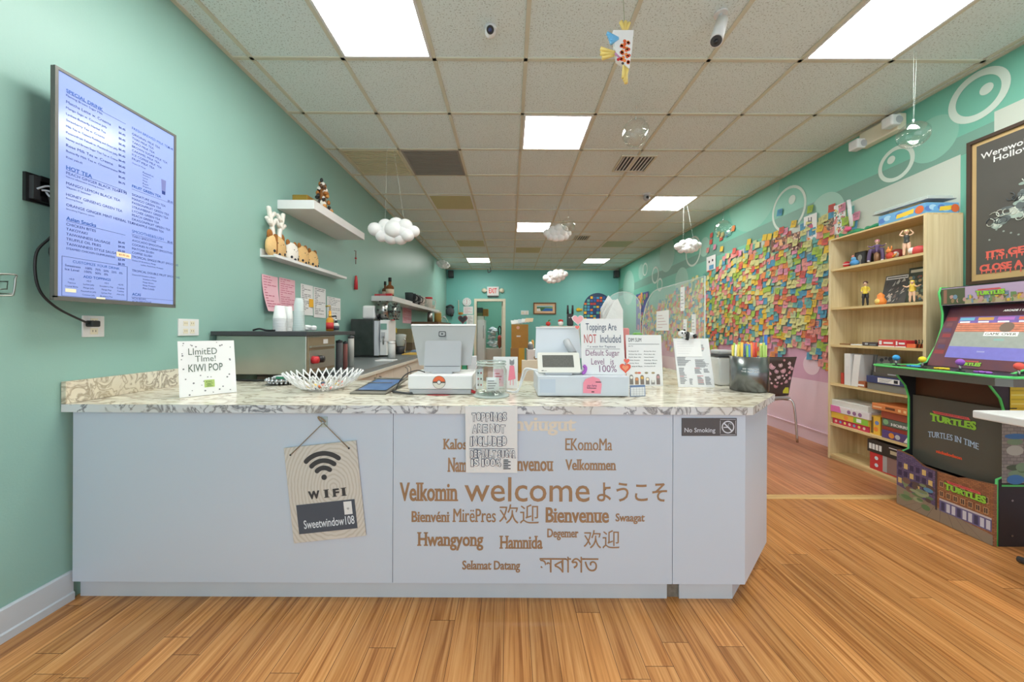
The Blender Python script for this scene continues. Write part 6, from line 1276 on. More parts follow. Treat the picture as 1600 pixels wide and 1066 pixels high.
c = V((3.0, DY(1434, 3.0), z)); t = thing('red_capsule', 'pinkish red capsule with a white cap near the bookcase side', 'toy', c); MB().ball(c+V((0, 0, .033)), (.035, .05, .033), col((216, 84, 86)), 16, 12).build('shell', t); MB().ball(c+V((-.016, .028, .036)), (.024, .024, .024), 'white', 12, 8).build('cap', t)
z = SH[1]+.0004
figurine(1351, 2.98, z, .205, 'figurine in yellow top and black leggings on the second shelf', (226, 200, 70), (44, 44, 48), (96, 60, 60))
tag(MB().box(2.95, 3.02, DY(1352, 2.95)-.06, DY(1352, 2.95)+.04, z-.0002, z+.0001, 'paper').build('white_card'), 'white card under the yellow topped figurine', 'card') if 0 else None
c = V((2.975, DY(1375, 2.975), z)); t = thing('orange_ornament', 'orange round ornament in the middle of the second shelf', 'ornament', c); MB().lathe([(.001, 0), (.03, .002), (.036, .025), (.026, .05), (.02, .055), (.024, .075), (.001, .098)], c, col((238, 140, 60)), 18).build('body', t); MB().ball(c+V((-.028, 0, .026)), (.012, .02, .02), col((246, 214, 120)), 12, 8).build('front_patch', t)
def leanboard(px0, px1, z, h, label, cc, draw, x=3.06, lean=.05, thick=.01, name='magazine', cat='magazine'):
    y1, y0 = DY(px0, x), DY(px1, x); y0 = max(y0, YA+.022); f = frame((x, y1, z+.0015+thick*lean/h), (0, -1, 0), (lean, 0, h)); W = y1-y0; H = math.hypot(h, lean); tt = thing(name, label, cat, f @ V((W/2, 0, 0))); MB(f).box(0, W, 0, H, -thick, 0, cc).build('cover', tt); m = MB(f); draw(m, W, H); m.build('print', tt)
def bwart(m, W, H):
    m.box(W*.04, W*.96, H*.86, H*.97, 0, .0006, 'paper').box(W*.1, W*.9, H*.9, H*.93, 0, .001, 'ink'); r = random.Random(3)
    for k in range(44): a = (W*(.06+.74*r.random()), H*(.06+.7*r.random())); m.poly([(a[0], a[1], .0007+.00003*k), (a[0]+W*.16*r.random()+.004, a[1]+H*.03, .0007+.00003*k), (a[0]+W*.12, a[1]+H*.18*r.random()+.004, .0007+.00003*k)], col([(190, 190, 188), (130, 116, 112), (210, 196, 186), (70, 72, 76)][k % 4]))
leanboard(1374, 1412, z, .235, 'black and white magazine leaning at the back of the second shelf', col((84, 84, 86)), bwart)
leanboard(1413.5, 1448, z, .265, 'dark green game box with pale title standing at the right of second shelf', col((66, 76, 66)), lambda m, W, H: (m.text('HORROR', W*.1, H*.86, col((206, 206, 190)), W*.8, H*.08, .001, True) if 0 else m.box(W*.1, W*.9, H*.86, H*.94, 0, .001, col((206, 206, 190))), crowd(9, None, ((110, 130, 110), (150, 90, 70), (190, 170, 130), (90, 120, 130)))(m, W, H*.8)), 3.05, .03, .04, 'game_box', 'game box')
figurine(1424, 2.975, z, .165, 'blonde figurine with long yellow hair before the dark green box', (232, 200, 80), (236, 196, 166), (236, 206, 80), arms='wide', extra='long', legs=(236, 196, 166))
z = SH[2]+.0004
sbox('wooden_tile', 1311, 1325, z, .012, 'flat brown wooden piece at the far end of the third shelf', 'game piece', col((140, 100, 66)), 2.97, .05); sbox('white_card_deck', 1328, 1345, z, .01, 'flat white card stack on the third shelf', 'cards', 'white', 2.96, .07)
tt, y0, y1 = sbox('dark_booklet', 1346, 1370, z, .03, 'dark patterned booklets stacked left of the red boxes', 'booklet', col((70, 62, 66)), 2.97, .12, lambda m, W, H: (m.box(W*.2, W*.4, H*.3, H*.8, 0, .0006, 'lightgrey'), m.box(W*.5, W*.9, H*.2, H*.5, 0, .0006, col((120, 130, 140)))))
redp = lambda m, W, H: (m.box(0, W, 0, H*.14, 0, .0006, 'paper'), m.box(W*.06, W*.22, H*.3, H*.85, 0, .0008, 'paper'), m.text('EXAM', W*.36, H*.36, 'paper', W*.5, H*.36, .001, False, .03) if 0 else m.box(W*.34, W*.9, H*.42, H*.68, 0, .0008, 'paper'))
sbox('red_card_box', 1371.5, 1397, z, .055, 'red card box with white lettering, the left of the two', 'card box', col((206, 66, 66)), 2.955, .09, redp); sbox('red_card_box', 1398, 1414.5, z, .053, 'red card box with white lettering, the right of the two', 'card box', col((196, 52, 60)), 2.96, .09, redp)
sbox('orange_card_box', 1415.5, 1430, z, .028, 'low orange box right of the red card boxes', 'card box', col((240, 116, 70)), 2.95, .06); c = V((2.98, DY(1438, 2.98), z)); m = MB(); 
for k in range(5): m.ring(c+V((0, 0, .008+.012*k)), .028, .008, 'black', 20, 2)
for k in range(10): m.tube([c+V((.028*math.cos(k*.628), .028*math.sin(k*.628), 0)), c+V((.028*math.cos(k*.628+.5), .028*math.sin(k*.628+.5), .06))], .002, 'black', 6)
tag(m.build('mesh_cup'), 'small black mesh cup near the bookcase side on third shelf', 'cup')
z = SH[3]+.0004
sbox('red_pepper_box', 1313, 1317.5, z, .10, 'slim red box at the far end of the fourth shelf', 'box', col((196, 70, 56)), 2.97, .06)
sbox('white_binder', 1318.5, 1328, z, .275, 'white binder standing upright, the left of the pair', 'binder', 'white', 2.95, .105, lambda m, W, H: m.box(W*.3, W*.7, H*.6, H*.85, 0, .0006, 'paper'))
f = frame((2.95, DY(1329, 2.95), z), (0, -1, 0), (0, -.02, .275)); y1 = DY(1329, 2.95); m = MB(); W = .058
m.add([(2.95, y1, z+.001), (2.95, y1-W, z+.001), (2.95, y1-W-.03, z+.27), (2.95, y1-.03, z+.272), (3.055, y1, z+.001), (3.055, y1-W, z+.001), (3.055, y1-W-.03, z+.27), (3.055, y1-.03, z+.272)], [(0, 1, 2, 3), (4, 7, 6, 5), (0, 4, 5, 1), (1, 5, 6, 2), (2, 6, 7, 3), (3, 7, 4, 0)], 'white'); tag(m.build('white_binder'), 'white binder tilting beside the upright white binder', 'binder')
y1 = DY(1339, 3.0); leanboard(1341, 1362, z, .27, 'smooth grey folder leaning behind the little lettered box', col((190, 194, 200)), lambda m, W, H: m.box(W*.9, W*.98, H*.05, H*.95, 0, .0006, 'white'), 3.07, .04, .012, 'grey_folder', 'folder')
leanboard(1363, 1398, z, .26, 'grey speckled board leaning at the back of the fourth shelf', col((176, 178, 176)), crowd(12, None, ((120, 124, 130), (206, 208, 204), (90, 96, 104))), 3.07, .04, .012, 'speckled_board', 'board')
tt, y0, y1 = sbox('small_game_box', 1334, 1351.5, z, .05, 'small brown box with white lettering before the grey folder', 'game box', col((170, 96, 60)), 2.955, .07, lambda m, W, H: m.box(W*.1, W*.9, H*.2, H*.5, 0, .0008, 'paper'))
def sp(z, items):
    for it in items:
        nm_, px0, px1, h, lb, cat, cc, x0, dep, dr = it; sbox(nm_, px0, px1, z, h, lb, cat, cc, x0, dep, dr); z += h+.0008
sp(z, [('long_game_box', 1354.5, 1416, .055, 'grey long game box at the bottom of the fourth shelf stack', 'board game', col((128, 128, 120)), 2.935, .24, None), ('long_game_box', 1353, 1413, .055, 'dark blue long game box with a white label panel', 'board game', col((60, 68, 112)), 2.93, .24, lambda m, W, H: (m.box(W*.32, W*.88, H*.2, H*.85, 0, .0006, 'paper'), m.box(W*.74, W*.84, H*.3, H*.75, .0006, .001, 'ink'), [m.box(W*.36, W*(.6+.03*k), H*(.3+.13*k), H*(.34+.13*k), .0006, .001, 'inkgrey') for k in range(4)])),
 ('long_game_box', 1364, 1406, .045, 'dark brown long box on top of the dark blue box', 'board game', col((84, 78, 72)), 2.95, .2, lambda m, W, H: m.box(W*.55, W*.9, H*.4, H*.6, 0, .0006, 'lightgrey')), ('spade_box', 1361, 1380, .045, 'small dark box with a white arrow symbol topping the stack', 'game box', col((66, 70, 74)), 2.955, .12, lambda m, W, H: (m.poly([(W*.3, H*.5, .001), (W*.5, H*.9, .001), (W*.7, H*.5, .001)], 'paper'), m.box(W*.42, W*.58, H*.15, H*.5, 0, .001, 'paper')))])
z = SH[4]+.0004
blobs = lambda seed, pal: crowd(seed, None, pal)
sp(z, [('board_game_box', 1301, 1357.5, .05, 'red board game box with white dots, lowest of the left stack', 'board game', col((206, 60, 90)), 2.955, .2, lambda m, W, H: [m.disc((W*(.1+.13*k), H*.5, .0006), H*.24, col([(240, 210, 200), (120, 170, 210), (240, 220, 120)][k % 3]), 12, 2) for k in range(7)]),
 ('board_game_box', 1296, 1357, .055, 'yellow and green board game box with a barcode, second in the left stack', 'board game', col((226, 186, 70)), 2.945, .21, lambda m, W, H: (m.box(W*.62, W*.99, H*.08, H*.92, 0, .0006, col((140, 200, 70))), m.box(W*.70, W*.82, H*.25, H*.8, .0006, .001, 'paper'), m.disc((W*.42, H*.5, .0008), H*.38, col((236, 150, 70)), 14, 2))),
 ('board_game_box', 1295, 1358, .058, 'white board game box with pink shapes in the left stack', 'board game', col((226, 220, 224)), 2.94, .22, lambda m, W, H: (m.poly([(0, 0, .0006), (W*.3, H*.1, .0006), (W*.25, H, .0006), (0, H, .0006)], col((222, 120, 180))), [m.disc((W*(.5+.14*k), H*.45, .0008), H*.3, col((150, 110, 150)), 12, 2) for k in range(3)])),
 ('board_game_box', 1297, 1356, .05, 'plain white box lid topping the left stack', 'board game', col((216, 218, 214)), 2.95, .22, None)])
sbox('yellow_game_box', 1359, 1375, z, .15, 'yellow upright game box between the two stacks on the fifth shelf', 'board game', col((236, 190, 70)), 2.96, .12, lambda m, W, H: (m.box(W*.1, W*.35, H*.06, H*.94, 0, .0006, col((120, 96, 50))), m.disc((W*.7, H*.65, .001), W*.2, col((110, 140, 200)), 14, 2), m.disc((W*.6, H*.3, .001), W*.22, col((240, 140, 60)), 14, 2)))
sp(z, [('board_game_box', 1377.5, 1432, .062, 'purple board game box at the bottom of the right stack', 'board game', col((92, 72, 130)), 2.945, .22, lambda m, W, H: (m.disc((W*.3, H*.5, .0008), H*.34, col((232, 150, 60)), 12, 2), m.disc((W*.48, H*.5, .0008), H*.3, col((200, 206, 214)), 12, 2), m.poly([(W*.65, H*.1, .0008), (W*.8, H*.1, .0008), (W*.95, H*.9, .0008), (W*.75, H*.8, .0008)], col((230, 230, 236))))),
 ('board_game_box', 1377.5, 1432, .03, 'dark red thin board game box in the right stack', 'board game', col((150, 60, 48)), 2.95, .21, None),
 ('board_game_box', 1378, 1432, .06, 'green grey board game box with white HORRIFI lettering', 'board game', col((96, 110, 98)), 2.948, .22, lambda m, W, H: (m.text('HORRIFI', W*.27, H*.22, 'white', W*.62, H*.34, .0008, True, .02), m.disc((W*.12, H*.55, .0008), H*.34, col((130, 180, 130)), 14, 2))),
 ('board_game_box', 1376.5, 1432, .055, 'plain reddish brown board game box in the right stack', 'board game', col((160, 76, 56)), 2.945, .22, None),
 ('board_game_box', 1362, 1431, .05, 'orange board game box topping the right stack', 'board game', col((214, 130, 74)), 2.935, .23, lambda m, W, H: (m.box(W*.33, W*.55, H*.35, H*.7, 0, .0006, col((110, 66, 40))), m.box(W*.62, W*.68, H*.3, H*.7, 0, .0006, col((240, 200, 140))), m.box(W*.74, W*.8, H*.3, H*.7, 0, .0006, col((240, 200, 140))), [m.disc((W*(.05+.035*k), H*.45, .0008), H*.14, col((240, 200, 160)), 8, 2) for k in range(6)]))])
z = SH[5]+.0004
t, y0, y1 = sbox('console_box', 1359, 1416, z, .135, 'red and grey cardboard box on the bottom shelf', 'box', col((206, 60, 62)), 2.95, .22, lambda m, W, H: (m.box(W*.38, W, H*.08, H, 0, .0006, col((150, 122, 118))), m.box(W*.38, W*.5, H*.08, H, .0006, .001, 'lightgrey'), m.disc((W*.2, H*.72, .001), H*.11, col((210, 230, 244)), 14, 2), m.disc((W*.2, H*.3, .001), H*.11, col((210, 230, 244)), 14, 2)))
sbox('black_game_box', 1355, 1420, z+.1365, .10, 'black game box with white block letters on the red and grey box', 'board game', col((52, 46, 42)), 2.945, .23, lambda m, W, H: ([m.box(W*(.05+.085*k), W*(.115+.085*k), H*.25, H*.7, 0, .0008, 'paper') for k in range(4)], m.text('GAME OF', W*.55, H*.72, 'paper', W*.3, H*.16, .0008) if 0 else m.box(W*.55, W*.8, H*.74, H*.8, 0, .0008, 'paper'), m.text('BOSS', W*.6, H*.3, col((190, 180, 150)), W*.32, H*.3, .0008, True, .02) if 0 else m.box(W*.58, W*.95, H*.3, H*.58, 0, .0008, col((190, 180, 150)))))
# ------------------------------------------------------------------ arcade machine
Ya, Yb = 1.978, 2.452
mk('arcblack', (38, 40, 44), .35); mk('tmold', (88, 206, 110), .4); mk('arcbrown', (92, 56, 30), .4); mk('arcpanel', (92, 90, 82), .2, var=.15, scale=3)
side = [(2.645, .0), (2.645, .36), (2.685, .375), (2.685, .72), (2.66, .80), (2.60, .875), (2.60, .89), (2.80, .955), (2.865, 1.06), (2.905, 1.18), (2.91, 1.28), (2.885, 1.42), (2.895, 1.452), (3.19, 1.452), (3.19, 0)]
t = thing('arcade_machine', 'black arcade machine with bright green edging and joysticks on the right', 'arcade machine', (2.9, (Ya+Yb)/2, 0))
for y in (Ya, Yb): MB().prism(side, y-.009, y+.009, 'arcblack', 1).build('side_panel', t)
for y in (Ya, Yb): MB().tube([(x, y, z) for x, z in side[:14]], .0065, 'tmold', 8).build('edge_trim', t)
y0, y1 = Ya+.010, Yb-.010
MB().box(2.70, 2.72, y0, y1, .30, .74, 'arcpanel').box(2.72, 2.74, y0, y1, .74, .90, 'arcbrown').build('front_panel', t)
f = frame((2.6995, y1, 0), (0, -1, 0), (0, 0, 1)); W = y1-y0; m = MB(f)
mk('logogreen', (150, 206, 70), .5); mk('logored', (226, 96, 96), .5); mk('logoblue', (176, 200, 226), .5); mk('logoorange', (230, 92, 56), .5)
def logo(m, x, y, w_, z=.001):
    g = lambda q, b_: b_*(1+.0)-.018*w_/.25*(1-(2*q-1)**2)*-1
    m.poly([(x+w_*.10, y+w_*.235, z-.0004), (x+w_*.88, y+w_*.235, z-.0004), (x+w_*.84, y+w_*.30, z-.0004), (x+w_*.06, y+w_*.30, z-.0004)], 'logored')
    m.text('TEENAGE MUTANT NINJA', x+w_*.12, y+w_*.25, 'paper' if 0 else 'arcblack', w_*.70, w_*.036, z+.0002, False, .02)
    m.text('TURTLES', x, y, 'ink', w_, w_*.22, z, True, .075, warp=lambda q, b_: b_*(.78+.35*abs(2*q-1)**1.5)+.02*w_*(1-(2*q-1)**2)); m.text('TURTLES', x+w_*.008, y+w_*.008, 'logogreen', w_*.985, w_*.205, z+.0004, True, .05, warp=lambda q, b_: b_*(.78+.35*abs(2*q-1)**1.5)+.02*w_*(1-(2*q-1)**2))
logo(m, W*.22, .585, W*.52); m.build('front_logo', t); m = MB(f); m.text('TURTLES IN TIME', W*.20, .485, 'logoblue', W*.56, .036, .001, True, .05, warp=lambda q, b_: b_+.012*(1-(2*q-1)**2)*1.2-.004); m.build('game_title', t); m = MB(f); m.text('nickelodeon', W*.30, .395, 'logoorange', W*.29, .02, .001, False, .06)
m.build('maker_name', t)
# kick panel with a street picture
kp = [(Yb+.009, .002), (Yb+.009, .365), (2.38, .35), (2.34, .325), (2.30, .31), (2.14, .305), (2.10, .32), (Ya-.009, .335), (Ya-.009, .002)]
def brickmat(name, c1, c2, mo, sc):
    m, t_, b, N, L = nt(name); tc = N('ShaderNodeTexCoord'); sx = N('ShaderNodeSeparateXYZ'); cx_ = N('ShaderNodeCombineXYZ'); L(tc.outputs['Object'], sx.inputs[0]); ad = N('ShaderNodeMath'); L(sx.outputs[0], ad.inputs[0]); L(sx.outputs[1], ad.inputs[1]); L(ad.outputs[0], cx_.inputs[0]); L(sx.outputs[2], cx_.inputs[1])
    br = N('ShaderNodeTexBrick'); br.inputs['Scale'].default_value = sc; br.inputs['Color1'].default_value = lin(c1); br.inputs['Color2'].default_value = lin(c2); br.inputs['Mortar'].default_value = lin(mo); L(cx_.outputs[0], br.inputs['Vector']); L(br.outputs[0], b.inputs['Base Color']); b.inputs['Roughness'].default_value = .4; MATS[name] = m
brickmat('brickwall', (170, 116, 80), (140, 92, 66), (108, 74, 58), 26); brickmat('purplebrick', (112, 96, 132), (88, 78, 116), (70, 60, 92), 20); brickmat('stonework', (160, 160, 152), (140, 142, 138), (112, 112, 110), 14)
MB().prism(kp, 2.615, 2.634, 'brickwall', 0).build('kick_panel', t)
f = frame((2.6142, Yb+.008, 0), (0, -1, 0), (0, 0, 1)); W = Yb-Ya+.016; m = MB(f); r = random.Random(31)
m.poly([(0, .003, .0004), (W*.46, .003, .0004), (W*.46, .305, .0004), (W*.32, .31, .0004), (W*.2, .35, .0004), (0, .36, .0004)], 'purplebrick')
m.poly([(0, .003, .0006), (W, .003, .0006), (W, .06, .0006), (W*.5, .085, .0006), (0, .13, .0006)], col((142, 128, 112)))          # pavement
for k in range(7): m.poly([(W*(.08+.14*k), .003, .0008), (W*(.085+.14*k), .003, .0008), (W*(.35+.055*k), .098, .0008), (W*(.347+.055*k), .098, .0008)], col((108, 98, 90)))
m.box(W*.50, W*.99, .075, .145, .0003, .0008, col((104, 100, 144))).box(W*.50, W*.99, .140, .150, .0008, .0012, col((196, 190, 196))); 
for k in range(9): m.box(W*(.52+.053*k), W*(.555+.053*k), .082, .132, .0008, .0012, col((198, 200, 214) if k % 3 else (64, 64, 96)))
for k in range(7):
    for j in range(2):
        x = W*(.50+.07*k); z_ = .162+.058*j; m.box(x, x+W*.042, z_, z_+.036, .0003, .0008, col((196, 156, 116))).box(x+W*.006, x+W*.036, z_+.004, z_+.032, .0008, .0012, col((74, 58, 56))).box(x+W*.019, x+W*.023, z_+.004, z_+.032, .0012, .0015, col((196, 156, 116)))
for k in range(6):
    for j in range(4):
        x = W*(.02+.072*k); z_ = .15+.052*j
        if z_ < .29: m.box(x, x+W*.045, z_, z_+.034, .0005, .0009, col((60, 52, 84) if (k+j) % 3 else (214, 186, 120)))
m.box(W*.455, W*.475, .07, .306, .0006, .0011, col((70, 60, 66)))
for k in range(26):      # drifting steam in the alley
    a = r.random(); m.disc((W*(.06+.34*a), .05+.14*r.random(), .0013+.00004*k), .012+.022*r.random(), col([(124, 140, 104), (98, 128, 88), (92, 76, 74), (150, 160, 128), (90, 140, 180), (120, 92, 84)][r.randrange(6)]), 12, 2, .008+.012*r.random())
m.build('kick_artwork', t); m = MB(f); logo(m, W*.55, .212, W*.40, .003); m.build('kick_logo', t)
# control deck
dk = [(2.462, 1.85), (2.462, 2.455), (2.50, 2.50), (2.81, 2.50), (2.81, 1.81), (2.50, 1.81)]
MB().prism(dk, .885, .930, 'arcpanel', 2).build('control_deck', t); MB().tube([(x, y, .932) for x, y in dk], .007, 'tmold', 8, True).build('deck_trim', t)
MB().prism([(x+.004*(1 if x < 2.7 else -1), y) for x, y in dk], .9305, .934, 'arcblack', 2).build('deck_top', t)
for px, py, cc, nm_, x in ((1400, 561, (70, 160, 220), 'blue', 2.56), (1441, 564, (236, 214, 60), 'yellow', 2.56), (1500, 568, (160, 100, 200), 'purple', 2.56), (1592, 575, (232, 96, 84), 'red', 2.56)):
    y = x*F/(px-CX+.5); j = thing('x', 'x', 'x', (x, y, .934)) if 0 else None
    st = MB().tube([(x, y, .934), (x, y, .975)], .005, 'steel', 8).lathe([(.02, .0), (.018, .004), (.005, .006)], (x, y, .9342), 'black', 16).build('joystick', t)
    b_ = MB().ball((x, y, .987), .0185, col(cc, 25), 16, 12).build('joystick_ball', st)
    b_['label'] = nm_+' joystick ball'
    for q in range(5): MB().cyl((x+.03+.028*(q % 2), y-.05-.026*(q//2), .9342), (x+.03+.028*(q % 2), y-.05-.026*(q//2), .943), .0125, .0115, col(cc, 30), 14).build('push_button', t)
# screen, bezel, marquee
s0, s1 = V((2.795, 0, .936)), V((2.955, 0, 1.335)); f = frame((s0.x, y1, s0.z), (0, -1, 0), s1-s0); H = (s1-s0).length; W = y1-y0
mk('bezelart', (74, 54, 84), .4, var=.5, scale=9, rgb2=(128, 66, 60)); MB(f).box(0, W, 0, H, -.012, 0, 'bezelart').build('screen_bezel', t)
mk('gamesky', (116, 96, 160), .3, emit=.25, var=.3, scale=30); mk('gamebrick', (200, 126, 100), .3, emit=.25, var=.4, scale=50); mk('gameroad', (150, 156, 148), .3, emit=.25, var=.15, scale=40); mk('gamewater', (120, 116, 190), .3, emit=.25, var=.12, scale=30)
m = MB(f).box(W*.17, W*.99, H*.15, H*.33, 0, .0008, 'gamewater').box(W*.17, W*.99, H*.33, H*.56, 0, .0008, 'gameroad').box(W*.17, W*.99, H*.56, H*.70, 0, .0008, 'gamebrick').box(W*.17, W*.99, H*.70, H*.80, 0, .0008, 'gamesky'); m.build('game_screen', t)
m = MB(f); mk('gametext', (230, 232, 224), .4, emit=.4)
for k in range(4):
    m.box(W*(.18+.2*k), W*(.34+.2*k), H*.74, H*.785, .0008, .0012, col([(120, 190, 220), (226, 170, 90), (190, 120, 200), (220, 110, 90)][k])); m.box(W*(.19+.2*k), W*(.30+.2*k), H*.705, H*.725, .0008, .0012, 'gametext')
for j in range(4): m.box(W*.17, W*.99, H*(.565+.033*j), H*(.57+.033*j), .0008, .0011, col((120, 80, 70)))
m.disc((W*.70, H*.63, .0013), W*.07, col((130, 110, 96)), 18, 2); m.box(W*.50, W*.83, H*.50, H*.56, .0008, .0013, 'gametext'); m.text('GAME OVER', W*.515, H*.512, 'ink', W*.30, H*.035, .0018, True, .04)
m.text('ARCADE 1 UP', W*.60, H*.865, 'gametext', W*.22, H*.03, .0012, False, .06, shear=.2); m.box(W*.62, W*.72, H*.43, H*.46, .0008, .0011, col((150, 190, 180))).box(W*.5, W*.58, H*.25, H*.27, .0008, .0011, col((170, 170, 220)))
for k in range(7): m.box(W*(.02+.02*(k % 2)), W*(.14-.015*(k % 3)), H*(.2+.09*k), H*(.26+.09*k), .0002, .0006, col([(150, 60, 64), (90, 66, 100), (120, 74, 80)][k % 3]))
m.build('screen_graphics', t); m = MB(f); logo(m, W*.34, H*.035, W*.26, .002); m.build('bezel_logo', t)
f = frame((2.888, y1, 1.335), (0, -1, 0), (0, 0, 1)); H = .112; mk('marqueebase', (170, 150, 176), .35, emit=.12)
MB(f).box(0, W, 0, H, -.02, 0, 'marqueebase').build('marquee', t); m = MB(f)
m.box(0, W*.28, .002, H*.95, 0, .0006, col((84, 92, 66))).box(W*.28, W, .002, H*.25, 0, .0006, col((176, 166, 130))).box(W*.03, W*.07, H*.1, H*.9, .0006, .0012, col((150, 110, 90)))
for k in range(9): m.box(W*(.42+.065*k), W*(.47+.065*k), H*.25, H*(.45+.2*((k*5) % 3)/3), .0004, .0009, col([(150, 110, 84), (120, 130, 150), (110, 140, 90)][k % 3]))
r = random.Random(52)
for k in range(60):
    a = r.random(); cc = [(206, 172, 70), (150, 126, 92), (106, 140, 88), (120, 150, 170), (190, 150, 140), (84, 96, 70)][r.randrange(6)]
    m.disc((W*(.10+.88*a), H*(.10+.42*r.random()), .001+.00003*k), .004+.009*r.random(), col(cc), 8, 2, .004+.012*r.random())
m.build('marquee_artwork', t); m = MB(f)
logo(m, W*.40, H*.42, W*.30, .004); m.build('marquee_logo', t)
MB().box(2.889, 3.18, y0, y1, 1.448, 1.451, 'arcblack').box(2.93, 3.18, y0, y1, 1.325, 1.334, 'arcblack').build('top_cover', t)
# near side artwork
f = frame((2.645, Ya-.0105, 0), (1, 0, 0), (0, 0, 1)); m = MB(f); m.box(.012, .53, .345, .70, 0, .001, 'stonework').box(.055, .53, .70, .87, 0, .001, col((230, 200, 60)))
r = random.Random(44)
for k in range(40): a = r.random(); m.disc((.05+.45*r.random(), .36+.26*a, .0012+.00003*k), .02+.05*r.random(), col([(96, 130, 96), (70, 130, 190), (190, 200, 190), (130, 164, 132), (84, 104, 84), (120, 110, 90)][r.randrange(6)]), 14, 2, .010+.018*r.random())
for k in range(6): m.box(.06, .5-.05*(k % 2), .72+.024*k, .728+.024*k, .001, .0014, col((206, 176, 50) if k % 2 else (240, 222, 120)))
m.box(.04, .09, .745, .75, .0014, .002, 'ink')
o = m.build('side_artwork', t); m = MB(f).box(.012, .53, .325, .335, 0, .001, 'tmold')
for a, b_ in ((.07, .25), (.07, .06), (.3, .2), (.3, .07)): m.disc((a, b_, .001), .006, 'steel', 10, 2)
m.build('side_screws', t)
# ------------------------------------------------------------------ framed poster above it
t = thing('framed_poster', 'large dark framed poster with white lettering above the arcade machine', 'poster', (XR-.02, 2.2, 1.48)); ya, yb, za, zb = 1.85, 2.545, 1.485, 2.475
m = MB(); e = .022
for q in ((ya, yb, za, za+e), (ya, yb, zb-e, zb), (ya, ya+e, za+e, zb-e), (yb-e, yb, za+e, zb-e)): m.box(XR-.03, XR-.002, q[0], q[1], q[2], q[3], col((70, 54, 44)))
m.build('frame', t); MB().box(XR-.016, XR-.008, ya+e, yb-e, za+e, zb-e, col((196, 166, 116))).build('mat', t); k = .045
MB().box(XR-.0185, XR-.0165, ya+e+k, yb-e-k+.02, za+e+k, zb-e-k+.02, col((86, 84, 80), 30)).build('print', t)
f = frame((XR-.0195, yb, za), (0, -1, 0), (0, 0, 1)); m = MB(f); W, H = yb-ya, zb-za
m.text('Werewolf', W*.102, H*.85, col((222, 222, 222)), W*.338, H*.040, .0008, False, .015); m.text('Hollow', W*.196, H*.803, col((222, 222, 222)), W*.262, H*.040, .0008, False, .015)
def drip(s, x, y, w_, h_):
    m.text(s, x, y, col((226, 104, 92)), w_, h_, .0008, True, .04); r = random.Random(len(s))
    for k in range(int(w_/.022)):
        if r.random() < .7: a = x+w_*(k+.5)/int(w_/.022); m.box(a-.003, a+.003, y-.012-.018*r.random(), y+.01, .0004, .0007, col((226, 104, 92)))
drip("IT'S GE", W*.14, H*.17, W*.268, H*.047); drip('CLOSE A', W*.096, H*.082, W*.305, H*.047)
r = random.Random(40)
m.build('poster_lettering', t); m = MB(f)
for k in range(60):      # swirling smoke
    a = r.random(); x = W*(.17+.36*a+.05*r.random()); y = H*(.34+.40*a**1.3*r.random()+.03+.10*a); m.disc((x, y, .0006+.00003*k), .008+.026*r.random(), col([(170, 186, 178), (120, 134, 132), (196, 204, 196), (96, 104, 106), (150, 168, 160)][k % 5]), 14, 2, .008+.016*r.random())
for k in range(16):
    a = k/15; c_ = V((W*(.17+.30*a), H*(.36+.30*a*((k*7) % 5)/4+.04), .003)); q0 = r.random()*6; m.tube([c_+V((.012*(1+.35*q)*math.cos(q0+q), .012*(1+.35*q)*math.sin(q0+q), 0)) for q in [z_*.5 for z_ in range(10)]], .0022, col([(206, 210, 200), (72, 80, 84)][k % 2]), 5)
m.poly([(W*.40, H*.62, .003), (W*.47, H*.70, .003), (W*.58, H*.72, .003), (W*.60, H*.55, .003), (W*.46, H*.56, .003)], col((186, 190, 160)))
for k in range(7): m.disc((W*(.17+.05*k), H*(.29+.02*((k*3) % 4)), .002), .006, col((150, 160, 154)), 7, 2)
m.build('smoke_artwork', t)
MB().box(XR-.0265, XR-.0255, ya+e, yb-e, za+e, zb-e, 'acrylic').build('glazing', t) if 0 else None
# ------------------------------------------------------------------ table at the right edge
t = thing('white_table', 'white table top corner at the right picture edge before the arcade', 'table', (2.6, 1.35, 0)); MB().box(2.27, 2.95, .95, 1.79, .738, .776, 'white', .006).build('tabletop', t)
MB().cyl((2.61, 1.37, .03), (2.61, 1.37, .737), .035, .035, 'darkgrey', 20).build('pedestal', t); m = MB()
for a in range(4): q = math.radians(95+90*a); L_ = .47; m.tube([(2.61, 1.37, .035), (2.61+.5*L_*math.cos(q), 1.37+.5*L_*math.sin(q), .03), (2.61+L_*math.cos(q), 1.37+L_*math.sin(q), .016)], [.03, .024, .015], 'darkgrey', 10)
m.build('base', t)
# ------------------------------------------------------------------ chair behind the counter end
mk('chairbrown', (78, 66, 64), .45); c = V((2.72, 3.95, 0)); t = thing('dotted_chair', 'chrome legged chair with a brown back covered in pink dots', 'chair', c)
def cy(px, d): return pt(px, 560, d).x
dch = 3.75; xl_, xr_ = cy(1188, dch), cy(1240, dch); zt_, zb2 = pt(1220, 557.5, dch).z, pt(1220, 617, dch).z
m = MB(); n = 8; vs = []; 
for i in range(n+1):
    q = i/n; z = zb2-.02+(zt_-zb2+.02)*q; y = dch+.02-.07*q; wd = .0+.012*math.sin(q*PI)
    for j in range(7): a = j/6; vs.append((xl_+.0-.02*q+(xr_+.03*q*q-xl_+.02*q)*a, y-.045*(1-(2*a-1)**2)+.045, z))
k = len(vs); vs += [(x, y+.012, z) for x, y, z in vs]; fs = []
for i in range(n):
    for j in range(6): a = i*7+j; fs += [(a, a+1, a+8, a+7), (k+a, k+a+7, k+a+8, k+a+1)]
    fs += [(i*7, i*7+7, k+i*7+7, k+i*7), (i*7+6, k+i*7+6, k+i*7+13, i*7+13)]
